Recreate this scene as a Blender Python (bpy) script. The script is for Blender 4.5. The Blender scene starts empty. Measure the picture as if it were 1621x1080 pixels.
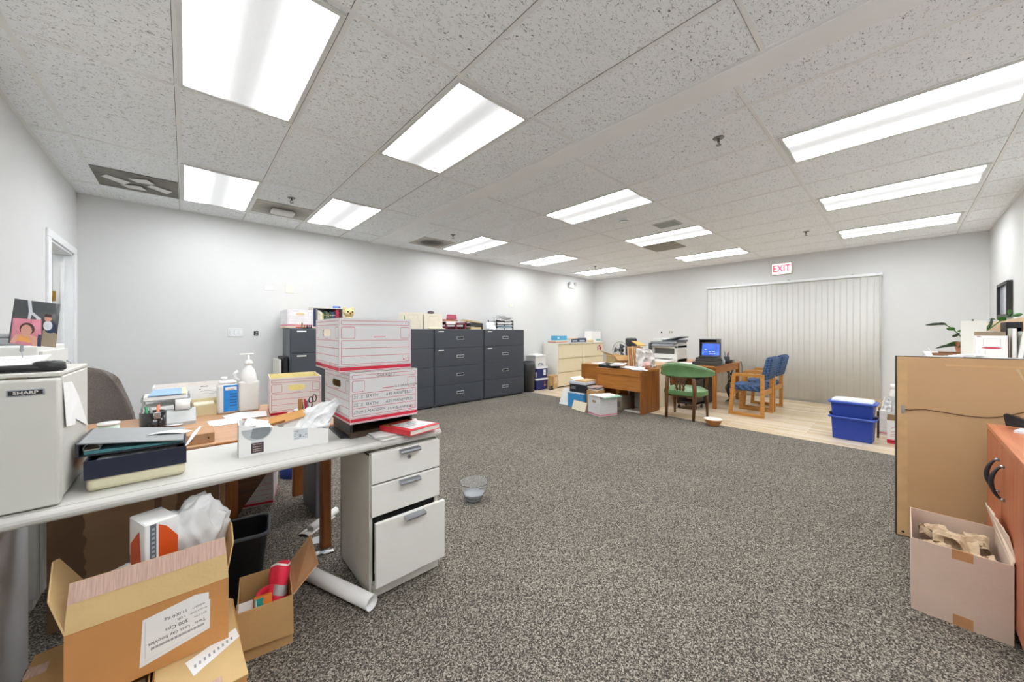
import bpy, bmesh, math, random
from mathutils import Vector, Matrix, Euler, noise

random.seed(7)
sc = bpy.context.scene
COL = sc.collection
PI = math.pi


# ---------------------------------------------------------------- materials
def lin(h):
    h = h.lstrip('#')
    out = []
    for i in (0, 2, 4):
        v = int(h[i:i + 2], 16) / 255
        out.append(v / 12.92 if v <= .04045 else ((v + .055) / 1.055) ** 2.4)
    return (*out, 1)


def new_mat(name):
    m = bpy.data.materials.new(name)
    m.use_nodes = True
    nt = m.node_tree
    b = nt.nodes['Principled BSDF']
    return m, nt, b


def N(nt, kind, **kw):
    n = nt.nodes.new(kind)
    for k, v in kw.items():
        if k in n.inputs.keys():
            n.inputs[k].default_value = v
        else:
            setattr(n, k, v)
    return n


def ramp(nt, fac, stops):
    r = nt.nodes.new('ShaderNodeValToRGB')
    e = r.color_ramp.elements
    while len(e) < len(stops):
        e.new(.5)
    for el, (p, c) in zip(e, stops):
        el.position = p
        el.color = c
    nt.links.new(fac, r.inputs[0])
    return r.outputs[0]


def coords(nt, scale=(1, 1, 1), space='Object', rot=(0, 0, 0)):
    tc = nt.nodes.new('ShaderNodeTexCoord')
    mp = nt.nodes.new('ShaderNodeMapping')
    mp.inputs['Scale'].default_value = scale
    mp.inputs['Rotation'].default_value = rot
    nt.links.new(tc.outputs[space], mp.inputs[0])
    return mp.outputs[0]


MATS = {}


def mat(name, col, rough=.6, metal=0, var=.06, scale=14, bump=0, bscale=200, spec=.5, stretch=(1, 1, 1), trans=0, alpha=1, coat=0):
    """A plain material with a little procedural tone variation and grain."""
    if name in MATS:
        return MATS[name]
    m, nt, b = new_mat(name)
    c = lin(col)
    v = coords(nt, stretch)
    n = N(nt, 'ShaderNodeTexNoise', Scale=scale, Detail=3.0)
    nt.links.new(v, n.inputs['Vector'])
    lo = tuple(max(0, x * (1 - var)) for x in c[:3]) + (1,)
    hi = tuple(min(1, x * (1 + var)) for x in c[:3]) + (1,)
    nt.links.new(ramp(nt, n.outputs[0], [(.3, lo), (.7, hi)]), b.inputs['Base Color'])
    b.inputs['Roughness'].default_value = rough
    b.inputs['Metallic'].default_value = metal
    b.inputs['Specular IOR Level'].default_value = spec
    b.inputs['Transmission Weight'].default_value = trans
    b.inputs['Alpha'].default_value = alpha
    b.inputs['Coat Weight'].default_value = coat
    if bump:
        n2 = N(nt, 'ShaderNodeTexNoise', Scale=bscale, Detail=2.0)
        nt.links.new(v, n2.inputs['Vector'])
        bp = N(nt, 'ShaderNodeBump', Strength=bump, Distance=.01)
        nt.links.new(n2.outputs[0], bp.inputs['Height'])
        nt.links.new(bp.outputs[0], b.inputs['Normal'])
    MATS[name] = m
    return m


def wood(name, dark, light, axis=0, rough=.42, scale=6, ring=1.0, spec=.4):
    """Straight grained wood; grain runs along the given axis."""
    if name in MATS:
        return MATS[name]
    m, nt, b = new_mat(name)
    st = [scale * 4] * 3
    st[axis] = scale * .22
    v = coords(nt, tuple(st))
    n = N(nt, 'ShaderNodeTexNoise', Scale=1.6, Detail=5.0, Roughness=.6, Distortion=.6 * ring)
    nt.links.new(v, n.inputs['Vector'])
    nt.links.new(ramp(nt, n.outputs[0], [(.32, lin(dark)), (.68, lin(light))]), b.inputs['Base Color'])
    b.inputs['Roughness'].default_value = rough
    b.inputs['Specular IOR Level'].default_value = spec
    MATS[name] = m
    return m


def emit(name, col, strength):
    if name in MATS:
        return MATS[name]
    m, nt, b = new_mat(name)
    b.inputs['Base Color'].default_value = lin(col)
    b.inputs['Emission Color'].default_value = lin(col)
    b.inputs['Emission Strength'].default_value = strength
    b.inputs['Roughness'].default_value = .5
    MATS[name] = m
    return m


# ---------------------------------------------------------------- mesh builder
class MB:
    def __init__(s):
        s.bm = bmesh.new()

    def _tag(s, faces, mi, smooth=False):
        for f in faces:
            f.material_index = mi
            f.smooth = smooth

    def box(s, x0, x1, y0, y1, z0, z1, mi=0, bev=0, seg=1, M=None):
        g = bmesh.ops.create_cube(s.bm, size=1)
        vs = g['verts']
        for v in vs:
            v.co = Vector((x0 + (v.co.x + .5) * (x1 - x0), y0 + (v.co.y + .5) * (y1 - y0), z0 + (v.co.z + .5) * (z1 - z0)))
        fs = list({f for v in vs for f in v.link_faces})
        s._tag(fs, mi)
        if bev:
            es = list({e for v in vs for e in v.link_edges})
            r = bmesh.ops.bevel(s.bm, geom=es, offset=bev, segments=seg, affect='EDGES', profile=.5)
            vs = list({v for f in r['faces'] for v in f.verts} | {v for v in vs if v.is_valid})
            for f in r['faces']:
                f.material_index = mi
                f.smooth = seg > 1
        if M is not None:
            for v in vs:
                v.co = M @ v.co
        return s

    def quad(s, pts, mi=0, smooth=False):
        f = s.bm.faces.new([s.bm.verts.new(p) for p in pts])
        s._tag([f], mi, smooth)
        return s

    def slab(s, pts, t, mi=0, n=None):
        """Polygon (any plane) given thickness t along its normal (or n)."""
        pts = [Vector(p) for p in pts]
        if n is None:
            n = (pts[1] - pts[0]).cross(pts[2] - pts[0]).normalized()
        else:
            n = Vector(n)
        a = [s.bm.verts.new(p) for p in pts]
        b = [s.bm.verts.new(p + n * t) for p in pts]
        fs = [s.bm.faces.new(list(reversed(a))), s.bm.faces.new(b)]
        k = len(pts)
        for i in range(k):
            fs.append(s.bm.faces.new([a[i], a[(i + 1) % k], b[(i + 1) % k], b[i]]))
        s._tag(fs, mi)
        return s

    def prism(s, poly, axis, a0, a1, mi=0):
        """2-D polygon extruded along an axis: axis 'x' -> poly (y,z); 'y' -> (x,z); 'z' -> (x,y)."""
        def P(u, v, w):
            return {'x': (w, u, v), 'y': (u, w, v), 'z': (u, v, w)}[axis]
        a = [s.bm.verts.new(P(u, v, a0)) for u, v in poly]
        b = [s.bm.verts.new(P(u, v, a1)) for u, v in poly]
        k = len(poly)
        fs = [s.bm.faces.new(a), s.bm.faces.new(list(reversed(b)))]
        for i in range(k):
            fs.append(s.bm.faces.new([a[i], b[i], b[(i + 1) % k], a[(i + 1) % k]]))
        s._tag(fs, mi)
        return s

    def cyl(s, p0, p1, r0, r1=None, n=16, mi=0, cap=True, smooth=True):
        r1 = r0 if r1 is None else r1
        p0, p1 = Vector(p0), Vector(p1)
        d = (p1 - p0).normalized()
        u = d.orthogonal().normalized()
        w = d.cross(u)
        A, B = [], []
        for i in range(n):
            t = 2 * PI * i / n
            o = u * math.cos(t) + w * math.sin(t)
            A.append(s.bm.verts.new(p0 + o * r0))
            B.append(s.bm.verts.new(p1 + o * r1))
        for i in range(n):
            f = s.bm.faces.new([A[i], A[(i + 1) % n], B[(i + 1) % n], B[i]])
            s._tag([f], mi, smooth)
        if cap:
            s._tag([s.bm.faces.new(list(reversed(A))), s.bm.faces.new(B)], mi)
        return s

    def tube(s, pts, r, n=8, mi=0, cap=True, closed=False):
        pts = [Vector(p) for p in pts]
        k = len(pts)
        rs = r if isinstance(r, (list, tuple)) else [r] * k
        rings = []
        u = None
        for i, p in enumerate(pts):
            if closed:
                d = pts[(i + 1) % k] - pts[i - 1]
            else:
                d = pts[min(i + 1, k - 1)] - pts[max(i - 1, 0)]
            d.normalize()
            u = d.orthogonal().normalized() if u is None else (u - d * u.dot(d)).normalized()
            w = d.cross(u)
            rings.append([s.bm.verts.new(p + (u * math.cos(2 * PI * j / n) + w * math.sin(2 * PI * j / n)) * rs[i]) for j in range(n)])
        for i in range(k if closed else k - 1):
            a, b = rings[i], rings[(i + 1) % k]
            for j in range(n):
                s._tag([s.bm.faces.new([a[j], a[(j + 1) % n], b[(j + 1) % n], b[j]])], mi, True)
        if cap and not closed:
            s._tag([s.bm.faces.new(list(reversed(rings[0]))), s.bm.faces.new(rings[-1])], mi)
        return s

    def bar(s, pts, w, h, mi=0, up=(0, 0, 1)):
        """Rectangular section swept along a polyline with mitred corners; w across, h along up."""
        pts = [Vector(p) for p in pts]
        up = Vector(up).normalized()
        k = len(pts)
        rings = []
        for i, p in enumerate(pts):
            d0 = (pts[i] - pts[i - 1]).normalized() if i else (pts[1] - pts[0]).normalized()
            d1 = (pts[i + 1] - pts[i]).normalized() if i < k - 1 else d0
            n0, n1 = d0.cross(up), d1.cross(up)
            nn = (n0 + n1).normalized()
            f = 1 / max(.3, nn.dot(n0.normalized()))
            o = nn * (w / 2 * f)
            rings.append([s.bm.verts.new(p + o * a + up * (h / 2 * b)) for a, b in ((1, 1), (-1, 1), (-1, -1), (1, -1))])
        fs = []
        for a, b in zip(rings, rings[1:]):
            for j in range(4):
                fs.append(s.bm.faces.new([a[j], a[(j + 1) % 4], b[(j + 1) % 4], b[j]]))
        fs += [s.bm.faces.new(list(reversed(rings[0]))), s.bm.faces.new(rings[-1])]
        s._tag(fs, mi)
        return s

    def lathe(s, prof, c=(0, 0, 0), n=24, mi=0, smooth=True, M=None, sx=1, sy=1):
        c = Vector(c)
        rings = []
        for r, z in prof:
            if r < 1e-6:
                rings.append([s.bm.verts.new((0, 0, z))])
            else:
                rings.append([s.bm.verts.new((r * sx * math.cos(2 * PI * i / n), r * sy * math.sin(2 * PI * i / n), z)) for i in range(n)])
        for a, b in zip(rings, rings[1:]):
            for i in range(n):
                j = (i + 1) % n
                if len(a) == 1 and len(b) == 1:
                    continue
                if len(a) == 1:
                    f = [a[0], b[j], b[i]]
                    f.reverse()
                elif len(b) == 1:
                    f = [a[i], a[j], b[0]]
                else:
                    f = [a[i], a[j], b[j], b[i]]
                s._tag([s.bm.faces.new(f)], mi, smooth)
        for ring in rings:
            for v in ring:
                v.co = (M @ v.co if M is not None else v.co) + c
        return s

    def grid(s, fn, nu, nv, mi=0, smooth=True, t=0):
        """Sheet fn(u,v) -> point, u,v in 0..1; t thickness along the local normal."""
        P = [[Vector(fn(i / nu, j / nv)) for j in range(nv + 1)] for i in range(nu + 1)]
        V = [[s.bm.verts.new(p) for p in row] for row in P]
        for i in range(nu):
            for j in range(nv):
                s._tag([s.bm.faces.new([V[i][j], V[i + 1][j], V[i + 1][j + 1], V[i][j + 1]])], mi, smooth)
        if t:
            W = []
            for i in range(nu + 1):
                row = []
                for j in range(nv + 1):
                    a = P[min(i + 1, nu)][j] - P[max(i - 1, 0)][j]
                    b = P[i][min(j + 1, nv)] - P[i][max(j - 1, 0)]
                    row.append(s.bm.verts.new(P[i][j] - a.cross(b).normalized() * t))
                W.append(row)
            for i in range(nu):
                for j in range(nv):
                    s._tag([s.bm.faces.new([W[i][j + 1], W[i + 1][j + 1], W[i + 1][j], W[i][j]])], mi, smooth)
            rim = [(i, 0) for i in range(nu)] + [(nu, j) for j in range(nv)] + [(i, nv) for i in range(nu, 0, -1)] + [(0, j) for j in range(nv, 0, -1)]
            for (a, b), (c, d) in zip(rim, rim[1:] + rim[:1]):
                s._tag([s.bm.faces.new([V[a][b], W[a][b], W[c][d], V[c][d]])], mi)
        return s

    def blob(s, c, r, mi=0, sub=2, amp=0, freq=3, seed=0):
        """Ellipsoid with optional lumpy surface."""
        r = (r, r, r) if isinstance(r, (int, float)) else r
        g = bmesh.ops.create_icosphere(s.bm, subdivisions=sub, radius=1)
        for v in g['verts']:
            d = v.co.normalized()
            k = 1 + amp * noise.noise(d * freq + Vector((seed, seed * 1.7, 0)))
            v.co = Vector(c) + Vector((d.x * r[0], d.y * r[1], d.z * r[2])) * k
        s._tag({f for v in g['verts'] for f in v.link_faces}, mi, True)
        return s

    def holed(s, O, U, V, w, h, hole, mi=0, seg=6):
        """Flat wall w x h in frame O,U,V with a stadium-shaped hand hole (cu, cv, hw, hh)."""
        O, U, V = Vector(O), Vector(U), Vector(V)
        P = lambda a, b: s.bm.verts.new(O + U * a + V * b)
        out = [P(0, 0), P(w, 0), P(w, h), P(0, h)]
        cu, cv, hw, hh = hole
        inn = []
        for k in range(seg + 1):
            t = -PI / 2 + PI * k / seg
            inn.append(P(cu + hw - hh + hh * math.cos(t), cv + hh * math.sin(t)))
        for k in range(seg + 1):
            t = PI / 2 + PI * k / seg
            inn.append(P(cu - hw + hh + hh * math.cos(t), cv + hh * math.sin(t)))
        es = [s.bm.edges.new((l[i], l[(i + 1) % len(l)])) for l in (out, inn) for i in range(len(l))]
        r = bmesh.ops.triangle_fill(s.bm, edges=es, use_beauty=True, normal=U.cross(V))
        s._tag([f for f in r['geom'] if isinstance(f, bmesh.types.BMFace)], mi)
        return s

    def outline(s, F, u0, v0, u1, v1, t, r, mi, seg=4):
        """Rounded rectangle drawn as a thin line on a face; F maps (u,v) to a point on that face."""
        def ring(d):
            rr = max(r - d, .0005)
            a0, b0, a1, b1 = u0 + d, v0 + d, u1 - d, v1 - d
            o = []
            for cx, cy, s0 in ((a1 - rr, b1 - rr, 0), (a0 + rr, b1 - rr, PI / 2), (a0 + rr, b0 + rr, PI), (a1 - rr, b0 + rr, 1.5 * PI)):
                for k in range(seg + 1):
                    t_ = s0 + PI / 2 * k / seg
                    o.append(F(cx + rr * math.cos(t_), cy + rr * math.sin(t_)))
            return [s.bm.verts.new(p) for p in o]
        A, B = ring(0), ring(t)
        n = len(A)
        for i in range(n):
            s._tag([s.bm.faces.new([A[i], A[(i + 1) % n], B[(i + 1) % n], B[i]])], mi)
        return s

    def rect(s, F, u0, v0, u1, v1, mi):
        return s.quad([F(u0, v0), F(u1, v0), F(u1, v1), F(u0, v1)], mi)

    def text(s, F, body, u, v, size, mi, align='LEFT', ang=0, sx=1, bold=0, shear=0):
        """Writing laid on a face: F maps (u,v) to a point on that face."""
        cu = bpy.data.curves.new('writing', 'FONT')
        cu.body = body
        cu.size = size
        cu.align_x = align
        cu.align_y = 'CENTER'
        cu.offset = bold
        cu.shear = shear
        cu.resolution_u = 2
        o = bpy.data.objects.new('writing', cu)
        COL.objects.link(o)
        dg = bpy.context.evaluated_depsgraph_get()
        me = o.evaluated_get(dg).to_mesh()
        ca, sa = math.cos(ang), math.sin(ang)
        vs = []
        for p in me.vertices:
            x, y = p.co.x * sx, p.co.y
            vs.append(s.bm.verts.new(F(u + x * ca - y * sa, v + x * sa + y * ca)))
        for f in me.polygons:
            try:
                s._tag([s.bm.faces.new([vs[i] for i in f.vertices])], mi)
            except ValueError:
                pass
        o.evaluated_get(dg).to_mesh_clear()
        bpy.data.objects.remove(o)
        bpy.data.curves.remove(cu)
        return s

    def move(s, M):
        for v in s.bm.verts:
            v.co = M @ v.co
        return s

    def build(s, name, mats, parent=None, loc=(0, 0, 0), rz=0, label=None, fix=True, rot=None):
        if fix:
            bmesh.ops.recalc_face_normals(s.bm, faces=s.bm.faces)
        me = bpy.data.meshes.new(name)
        s.bm.to_mesh(me)
        s.bm.free()
        for m in (mats if isinstance(mats, (list, tuple)) else [mats]):
            me.materials.append(m)
        o = bpy.data.objects.new(name, me)
        COL.objects.link(o)
        o.location = loc
        o.rotation_euler = rot if rot else (0, 0, rz)
        if parent:
            o.parent = parent
        if label:
            o['label'] = label
        return o


def frame(O, U, V, off=.0006):
    """(u,v) -> point on a face, lifted a hair off it."""
    O, U, V = Vector(O), Vector(U).normalized(), Vector(V).normalized()
    n = U.cross(V) * off
    return lambda a, b: O + U * a + V * b + n


def tag(o, label, cat, group=None):
    o['label'] = label
    o['category'] = cat
    if group:
        o['group'] = group
    return o


def thing(name, label, cat, loc=(0, 0, 0), rz=0, group=None):
    o = bpy.data.objects.new(name, None)
    COL.objects.link(o)
    o.empty_display_size = .05
    o.location = loc
    o.rotation_euler = (0, 0, rz)
    return tag(o, label, cat, group)


def solo(m, name, label, cat, mats, loc=(0, 0, 0), rz=0, group=None, rot=None):
    return tag(m.build(name, mats, None, loc, rz, rot=rot), label, cat, group)


def struct(m, name, mats, parent=None):
    o = m.build(name, mats, parent)
    if not parent:
        o['kind'] = 'structure'
    return o


def dup(root, loc, rz=None, label=None, group=None):
    r = root.copy()
    COL.objects.link(r)
    r.location = loc
    if rz is not None:
        r.rotation_euler = (0, 0, rz)
    if label:
        r['label'] = label
    if group:
        r['group'] = group
    for ch in list(root.children):
        c = ch.copy()
        COL.objects.link(c)
        c.parent = r
        for g in list(ch.children):
            d = g.copy()
            COL.objects.link(d)
            d.parent = c
    return r

# ---------------------------------------------------------------- the room
XW, XE, YS, YN, ZC = -.856, 8.66, -.85, 5.97, 2.805
EDGE = 5.56                      # carpet / boards
BX0, BX1 = 2.27, 2.45            # plaster strip between the two ceiling grids

# carpet: dark loop pile with pale flecks
m, nt, b = new_mat('carpet')
v = coords(nt)
n1 = N(nt, 'ShaderNodeTexVoronoi', Scale=240.0)
n2 = N(nt, 'ShaderNodeTexNoise', Scale=1.3, Detail=3.0)
n0 = N(nt, 'ShaderNodeTexNoise', Scale=90.0, Detail=2.0)
nt.links.new(v, n1.inputs['Vector'])
nt.links.new(v, n2.inputs['Vector'])
nt.links.new(v, n0.inputs['Vector'])
sepc = N(nt, 'ShaderNodeSeparateColor')
nt.links.new(n1.outputs['Color'], sepc.inputs[0])
mixn = N(nt, 'ShaderNodeMath', operation='MULTIPLY_ADD')
nt.links.new(n0.outputs[0], mixn.inputs[0]); mixn.inputs[1].default_value = .5
hlf = N(nt, 'ShaderNodeMath', operation='MULTIPLY'); hlf.inputs[1].default_value = .62
nt.links.new(sepc.outputs[0], hlf.inputs[0])
nt.links.new(hlf.outputs[0], mixn.inputs[2])
sp = ramp(nt, mixn.outputs[0], [(.24, lin('#312f2c')), (.48, lin('#504c47')), (.64, lin('#787269')), (.84, lin('#aea79b'))])
big = ramp(nt, n2.outputs[0], [(.3, (.9, .9, .9, 1)), (.7, (1.05, 1.05, 1.04, 1))])
mx = N(nt, 'ShaderNodeMix', data_type='RGBA', blend_type='MULTIPLY')
mx.inputs[0].default_value = 1
nt.links.new(sp, mx.inputs[6])
nt.links.new(big, mx.inputs[7])
nt.links.new(mx.outputs[2], b.inputs['Base Color'])
b.inputs['Roughness'].default_value = .97
b.inputs['Specular IOR Level'].default_value = .1
CARPET = m

# maple boards running along Y
m, nt, b = new_mat('maple_boards')
v = coords(nt, (1, 1, 1), rot=(0, 0, PI / 2))
br = N(nt, 'ShaderNodeTexBrick', Scale=1.0)
br.offset = .37
br.inputs['Brick Width'].default_value = .85
br.inputs['Row Height'].default_value = .082
br.inputs['Mortar Size'].default_value = .0012
br.inputs['Color1'].default_value = lin('#e8dbc6')
br.inputs['Color2'].default_value = lin('#d8c2a2')
br.inputs['Mortar'].default_value = lin('#a98a60')
nt.links.new(v, br.inputs['Vector'])
g = N(nt, 'ShaderNodeTexNoise', Scale=3.0, Detail=5.0, Distortion=.5)
gv = coords(nt, (9, .7, 1))
nt.links.new(gv, g.inputs['Vector'])
gr = ramp(nt, g.outputs[0], [(.3, (.84, .82, .78, 1)), (.7, (1.06, 1.06, 1.06, 1))])
mx = N(nt, 'ShaderNodeMix', data_type='RGBA', blend_type='MULTIPLY')
mx.inputs[0].default_value = 1
nt.links.new(br.outputs[0], mx.inputs[6])
nt.links.new(gr, mx.inputs[7])
nt.links.new(mx.outputs[2], b.inputs['Base Color'])
b.inputs['Roughness'].default_value = .24
b.inputs['Specular IOR Level'].default_value = .45
BOARDS = m

# fissured mineral fibre tile
def tile_mat(name, rot, base='#f9fcfe', dark='#55524b', density=.47):
    m, nt, b = new_mat(name)
    v = coords(nt, (1, 1, 1), rot=(0, 0, rot))
    st = coords(nt, (.55, 1, 1), rot=(0, 0, rot))
    a = N(nt, 'ShaderNodeTexNoise', Scale=62.0, Detail=1.5, Distortion=.5)
    c = N(nt, 'ShaderNodeTexNoise', Scale=70.0, Detail=1.0)
    nt.links.new(st, a.inputs['Vector'])
    nt.links.new(st, c.inputs['Vector'])
    line = ramp(nt, a.outputs[0], [(.485, (0, 0, 0, 1)), (.497, (1, 1, 1, 1)), (.505, (1, 1, 1, 1)), (.517, (0, 0, 0, 1))])
    msk = ramp(nt, c.outputs[0], [(density, (0, 0, 0, 1)), (density + .04, (1, 1, 1, 1))])
    mul = N(nt, 'ShaderNodeMath', operation='MULTIPLY')
    nt.links.new(line, mul.inputs[0])
    nt.links.new(msk, mul.inputs[1])
    fine = N(nt, 'ShaderNodeTexNoise', Scale=260.0, Detail=2.0)
    nt.links.new(v, fine.inputs['Vector'])
    bc = ramp(nt, fine.outputs[0], [(.3, lin('#f3f6f8')), (.62, lin(base))])
    mx = N(nt, 'ShaderNodeMix', data_type='RGBA')
    nt.links.new(mul.outputs[0], mx.inputs[0])
    nt.links.new(bc, mx.inputs[6])
    mx.inputs[7].default_value = lin(dark)
    nt.links.new(mx.outputs[2], b.inputs['Base Color'])
    b.inputs['Roughness'].default_value = .95
    b.inputs['Specular IOR Level'].default_value = .1
    bp = N(nt, 'ShaderNodeBump', Strength=.6, Distance=.004)
    bp.invert = True
    nt.links.new(mul.outputs[0], bp.inputs['Height'])
    nt.links.new(bp.outputs[0], b.inputs['Normal'])
    return m

TILE_N = tile_mat('ceiling_tile_fissured', .35)
TILE_F = tile_mat('ceiling_tile_fine', -.2, dark='#6f6c66', density=.51)
WALL = mat('painted_wall', '#d8d9d9', .85, var=.015, scale=2.5, bump=.05, bscale=120, spec=.2)
TRIMW = mat('white_trim', '#eceef0', .45, var=.02)
GRID = mat('ceiling_grid_metal', '#ecedec', .5, var=.03, scale=4)
PLASTER = mat('plaster_strip', '#f4f5f5', .9, var=.02, scale=3)

m_ = MB(); m_.box(XW - .6, EDGE, YS - .1, YN + .1, -.06, 0); struct(m_, 'floor_carpet', CARPET)
m_ = MB(); m_.box(EDGE, XE + .1, YS - .1, YN + .1, -.06, -.002); struct(m_, 'floor_boards', BOARDS)
m_ = MB(); m_.box(XW - .1, BX0, YS - .1, YN + .1, ZC, ZC + .05); struct(m_, 'ceiling', TILE_N)
m_ = MB(); m_.box(BX1, XE + .1, YS - .1, YN + .1, ZC, ZC + .05); struct(m_, 'ceiling_far', TILE_F)
m_ = MB(); m_.box(BX0, BX1, YS - .1, YN + .1, ZC - .012, ZC + .05); struct(m_, 'ceiling_beam', PLASTER)

m_ = MB(); m_.box(XW - .12, XE + .12, YN, YN + .12, 0, ZC + .05); struct(m_, 'wall_north', WALL)
m_ = MB(); m_.box(XE, XE + .12, YS - .12, YN, 0, ZC + .05); struct(m_, 'wall_east', WALL)
m_ = MB(); m_.box(XW - .12, XE, YS - .12, YS, 0, ZC + .05); struct(m_, 'wall_south', WALL)
DY0, DY1, DZ = 4.90, 5.79, 2.115
m_ = MB()
m_.box(XW - .12, XW, YS, DY0, 0, ZC + .05)
m_.box(XW - .12, XW, DY1, YN, 0, ZC + .05)
m_.box(XW - .12, XW, DY0, DY1, DZ, ZC + .05)
struct(m_, 'wall_west', WALL)
# the little room beyond the door
m_ = MB()
m_.box(-2.6, -2.5, 3.6, 6.9, 0, ZC)
m_.box(-2.5, XW - .12, 6.8, 6.9, 0, ZC)
m_.box(-2.5, XW - .12, 3.6, 3.7, 0, ZC)
struct(m_, 'wall_hall', WALL)
m_ = MB(); m_.box(-2.6, XW - .12, 3.6, 6.9, ZC, ZC + .05); struct(m_, 'ceiling_hall', PLASTER)
m_ = MB(); m_.box(-2.6, XW - .6, 3.6, 6.9, -.06, 0); struct(m_, 'floor_hall', CARPET)

# door frame and open leaf
m_ = MB()
for y0, y1 in ((DY0 - .085, DY0), (DY1, DY1 + .085)):
    m_.box(XW, XW + .018, y0, y1, 0, DZ, bev=.003)
m_.box(XW, XW + .018, DY0 - .085, DY1 + .085, DZ, DZ + .07, bev=.004)
m_.box(XW - .125, XW + .002, DY0, DY0 + .018, 0, DZ)
m_.box(XW - .125, XW + .002, DY1 - .018, DY1, 0, DZ)
m_.box(XW - .125, XW + .002, DY0, DY1, DZ - .018, DZ)
m_.box(XW - .075, XW - .055, DY1 - .03, DY1 - .018, 0, DZ - .018)
m_.box(XW - .075, XW - .055, DY0 + .018, DY0 + .03, 0, DZ - .018)
struct(m_, 'door_frame', TRIMW)
d = bpy.data.objects.new('door_1', None); COL.objects.link(d); d['kind'] = 'structure'
d.location = (XW - .128, DY1 - .02, 0)
m_ = MB(); m_.box(-.84, -.002, -.045, -.003, .01, DZ - .03, bev=.003)
for z0, z1 in ((.2, .95), (1.1, 1.9)):
    for x0, x1 in ((-.76, -.46), (-.38, -.08)):
        m_.box(x0, x1, -.05, -.044, z0, z1, bev=.004)
m_.build('leaf', mat('door_paint', '#efece2', .4, var=.02), d)
BRASS = mat('brass', '#b9934a', .3, 1)
for z in (.25, 1.62):
    m_ = MB(); m_.cyl((.004, -.05, z), (.004, -.05, z + .1), .009, n=10); m_.box(-.03, .004, -.052, -.046, z, z + .1); m_.box(.004, .03, -.052, -.046, z, z + .1)
    m_.build('hinge', BRASS, d)
m_ = MB(); m_.lathe([(0, 0), (.028, 0), (.03, .012), (.012, .02), (.012, .05), (.03, .06), (.032, .085), (.0, .1)], n=16, M=Matrix.Rotation(PI / 2, 3, 'X'), c=(-.78, -.045, 1.0))
m_.build('door_handle', BRASS, d)

# baseboards
BB = mat('baseboard_vinyl', '#5a5854', .6)
for nm, a in (('north', (XW, EDGE, YN - .008, YN)), ('west', (XW, XW + .008, YS, DY0 - .09)), ('south', (XW, XE, YS, YS + .008))):
    m_ = MB(); m_.box(*a, 0, .09); struct(m_, 'baseboard_' + nm, BB)

# ceiling grid bars
xn = [-.645, -.035, .578, 1.183, 1.79]
yn = [-.72, .5, 1.735, 2.975, 4.245, 5.5]
xf = [2.735, 3.355, 3.985, 4.625, 5.255, 5.89, 6.53, 7.165, 7.79, 8.4]
yf = [-.56, .685, 1.905, 3.11, 4.375, 5.6]
m_ = MB()
W_ = .012
for x in xn:
    m_.box(x - W_, x + W_, YS, YN, ZC - .005, ZC)
for y in yn:
    m_.box(XW, BX0, y - W_, y + W_, ZC - .0045, ZC)
for x in (XW + W_, BX0 - W_):
    m_.box(x - W_, x + W_, YS, YN, ZC - .006, ZC)
for y in (YS + W_, YN - W_):
    m_.box(XW, XE, y - W_, y + W_, ZC - .006, ZC)
for x in xf:
    m_.box(x - W_, x + W_, YS, YN, ZC - .005, ZC)
for y in yf:
    m_.box(BX1, XE, y - W_, y + W_, ZC - .0045, ZC)
m_.box(XE - 2 * W_, XE, YS, YN, ZC - .006, ZC)
for x in xn[1:]:
    m_.box(x - W_ - .003, x - W_, YS, YN, ZC - .002, ZC, 1)
for y in yn:
    m_.box(XW, BX0, y + W_, y + W_ + .003, ZC - .002, ZC, 1)
for y in yf:
    m_.box(BX1, XE, y + W_, y + W_ + .002, ZC - .002, ZC, 1)
struct(m_, 'ceiling_grid', [GRID, mat('grid_gap', '#7d7b76', .8)])

# troffers ------------------------------------------------------------------
def lens_mat(strength):
    m, nt, b = new_mat('lit_prismatic_lens')
    tc = N(nt, 'ShaderNodeTexCoord')
    sx = N(nt, 'ShaderNodeSeparateXYZ')
    nt.links.new(tc.outputs['Object'], sx.inputs[0])
    ab = N(nt, 'ShaderNodeMath', operation='ABSOLUTE')
    nt.links.new(sx.outputs[0], ab.inputs[0])
    # two tubes: brighter to either side of the middle
    st = ramp(nt, ab.outputs[0], [(0, (.034, .034, .034, 1)), (.04, (.037, .037, .037, 1)), (.085, (.06, .06, .06, 1)), (.13, (.9, .9, .9, 1)), (.2, (1.5, 1.5, 1.5, 1))])
    mu = N(nt, 'ShaderNodeMath', operation='MULTIPLY')
    mu.inputs[1].default_value = strength
    nt.links.new(st, mu.inputs[0])
    nt.links.new(mu.outputs[0], b.inputs['Emission Strength'])
    b.inputs['Emission Color'].default_value = (.965, .985, 1, 1)
    b.inputs['Base Color'].default_value = (.5, .5, .5, 1)
    b.inputs['Roughness'].default_value = .35
    vo = N(nt, 'ShaderNodeTexVoronoi', Scale=110.0)
    nt.links.new(tc.outputs['Object'], vo.inputs['Vector'])
    bp = N(nt, 'ShaderNodeBump', Strength=.15, Distance=.003)
    nt.links.new(vo.outputs['Distance'], bp.inputs['Height'])
    nt.links.new(bp.outputs[0], b.inputs['Normal'])
    return m

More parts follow.
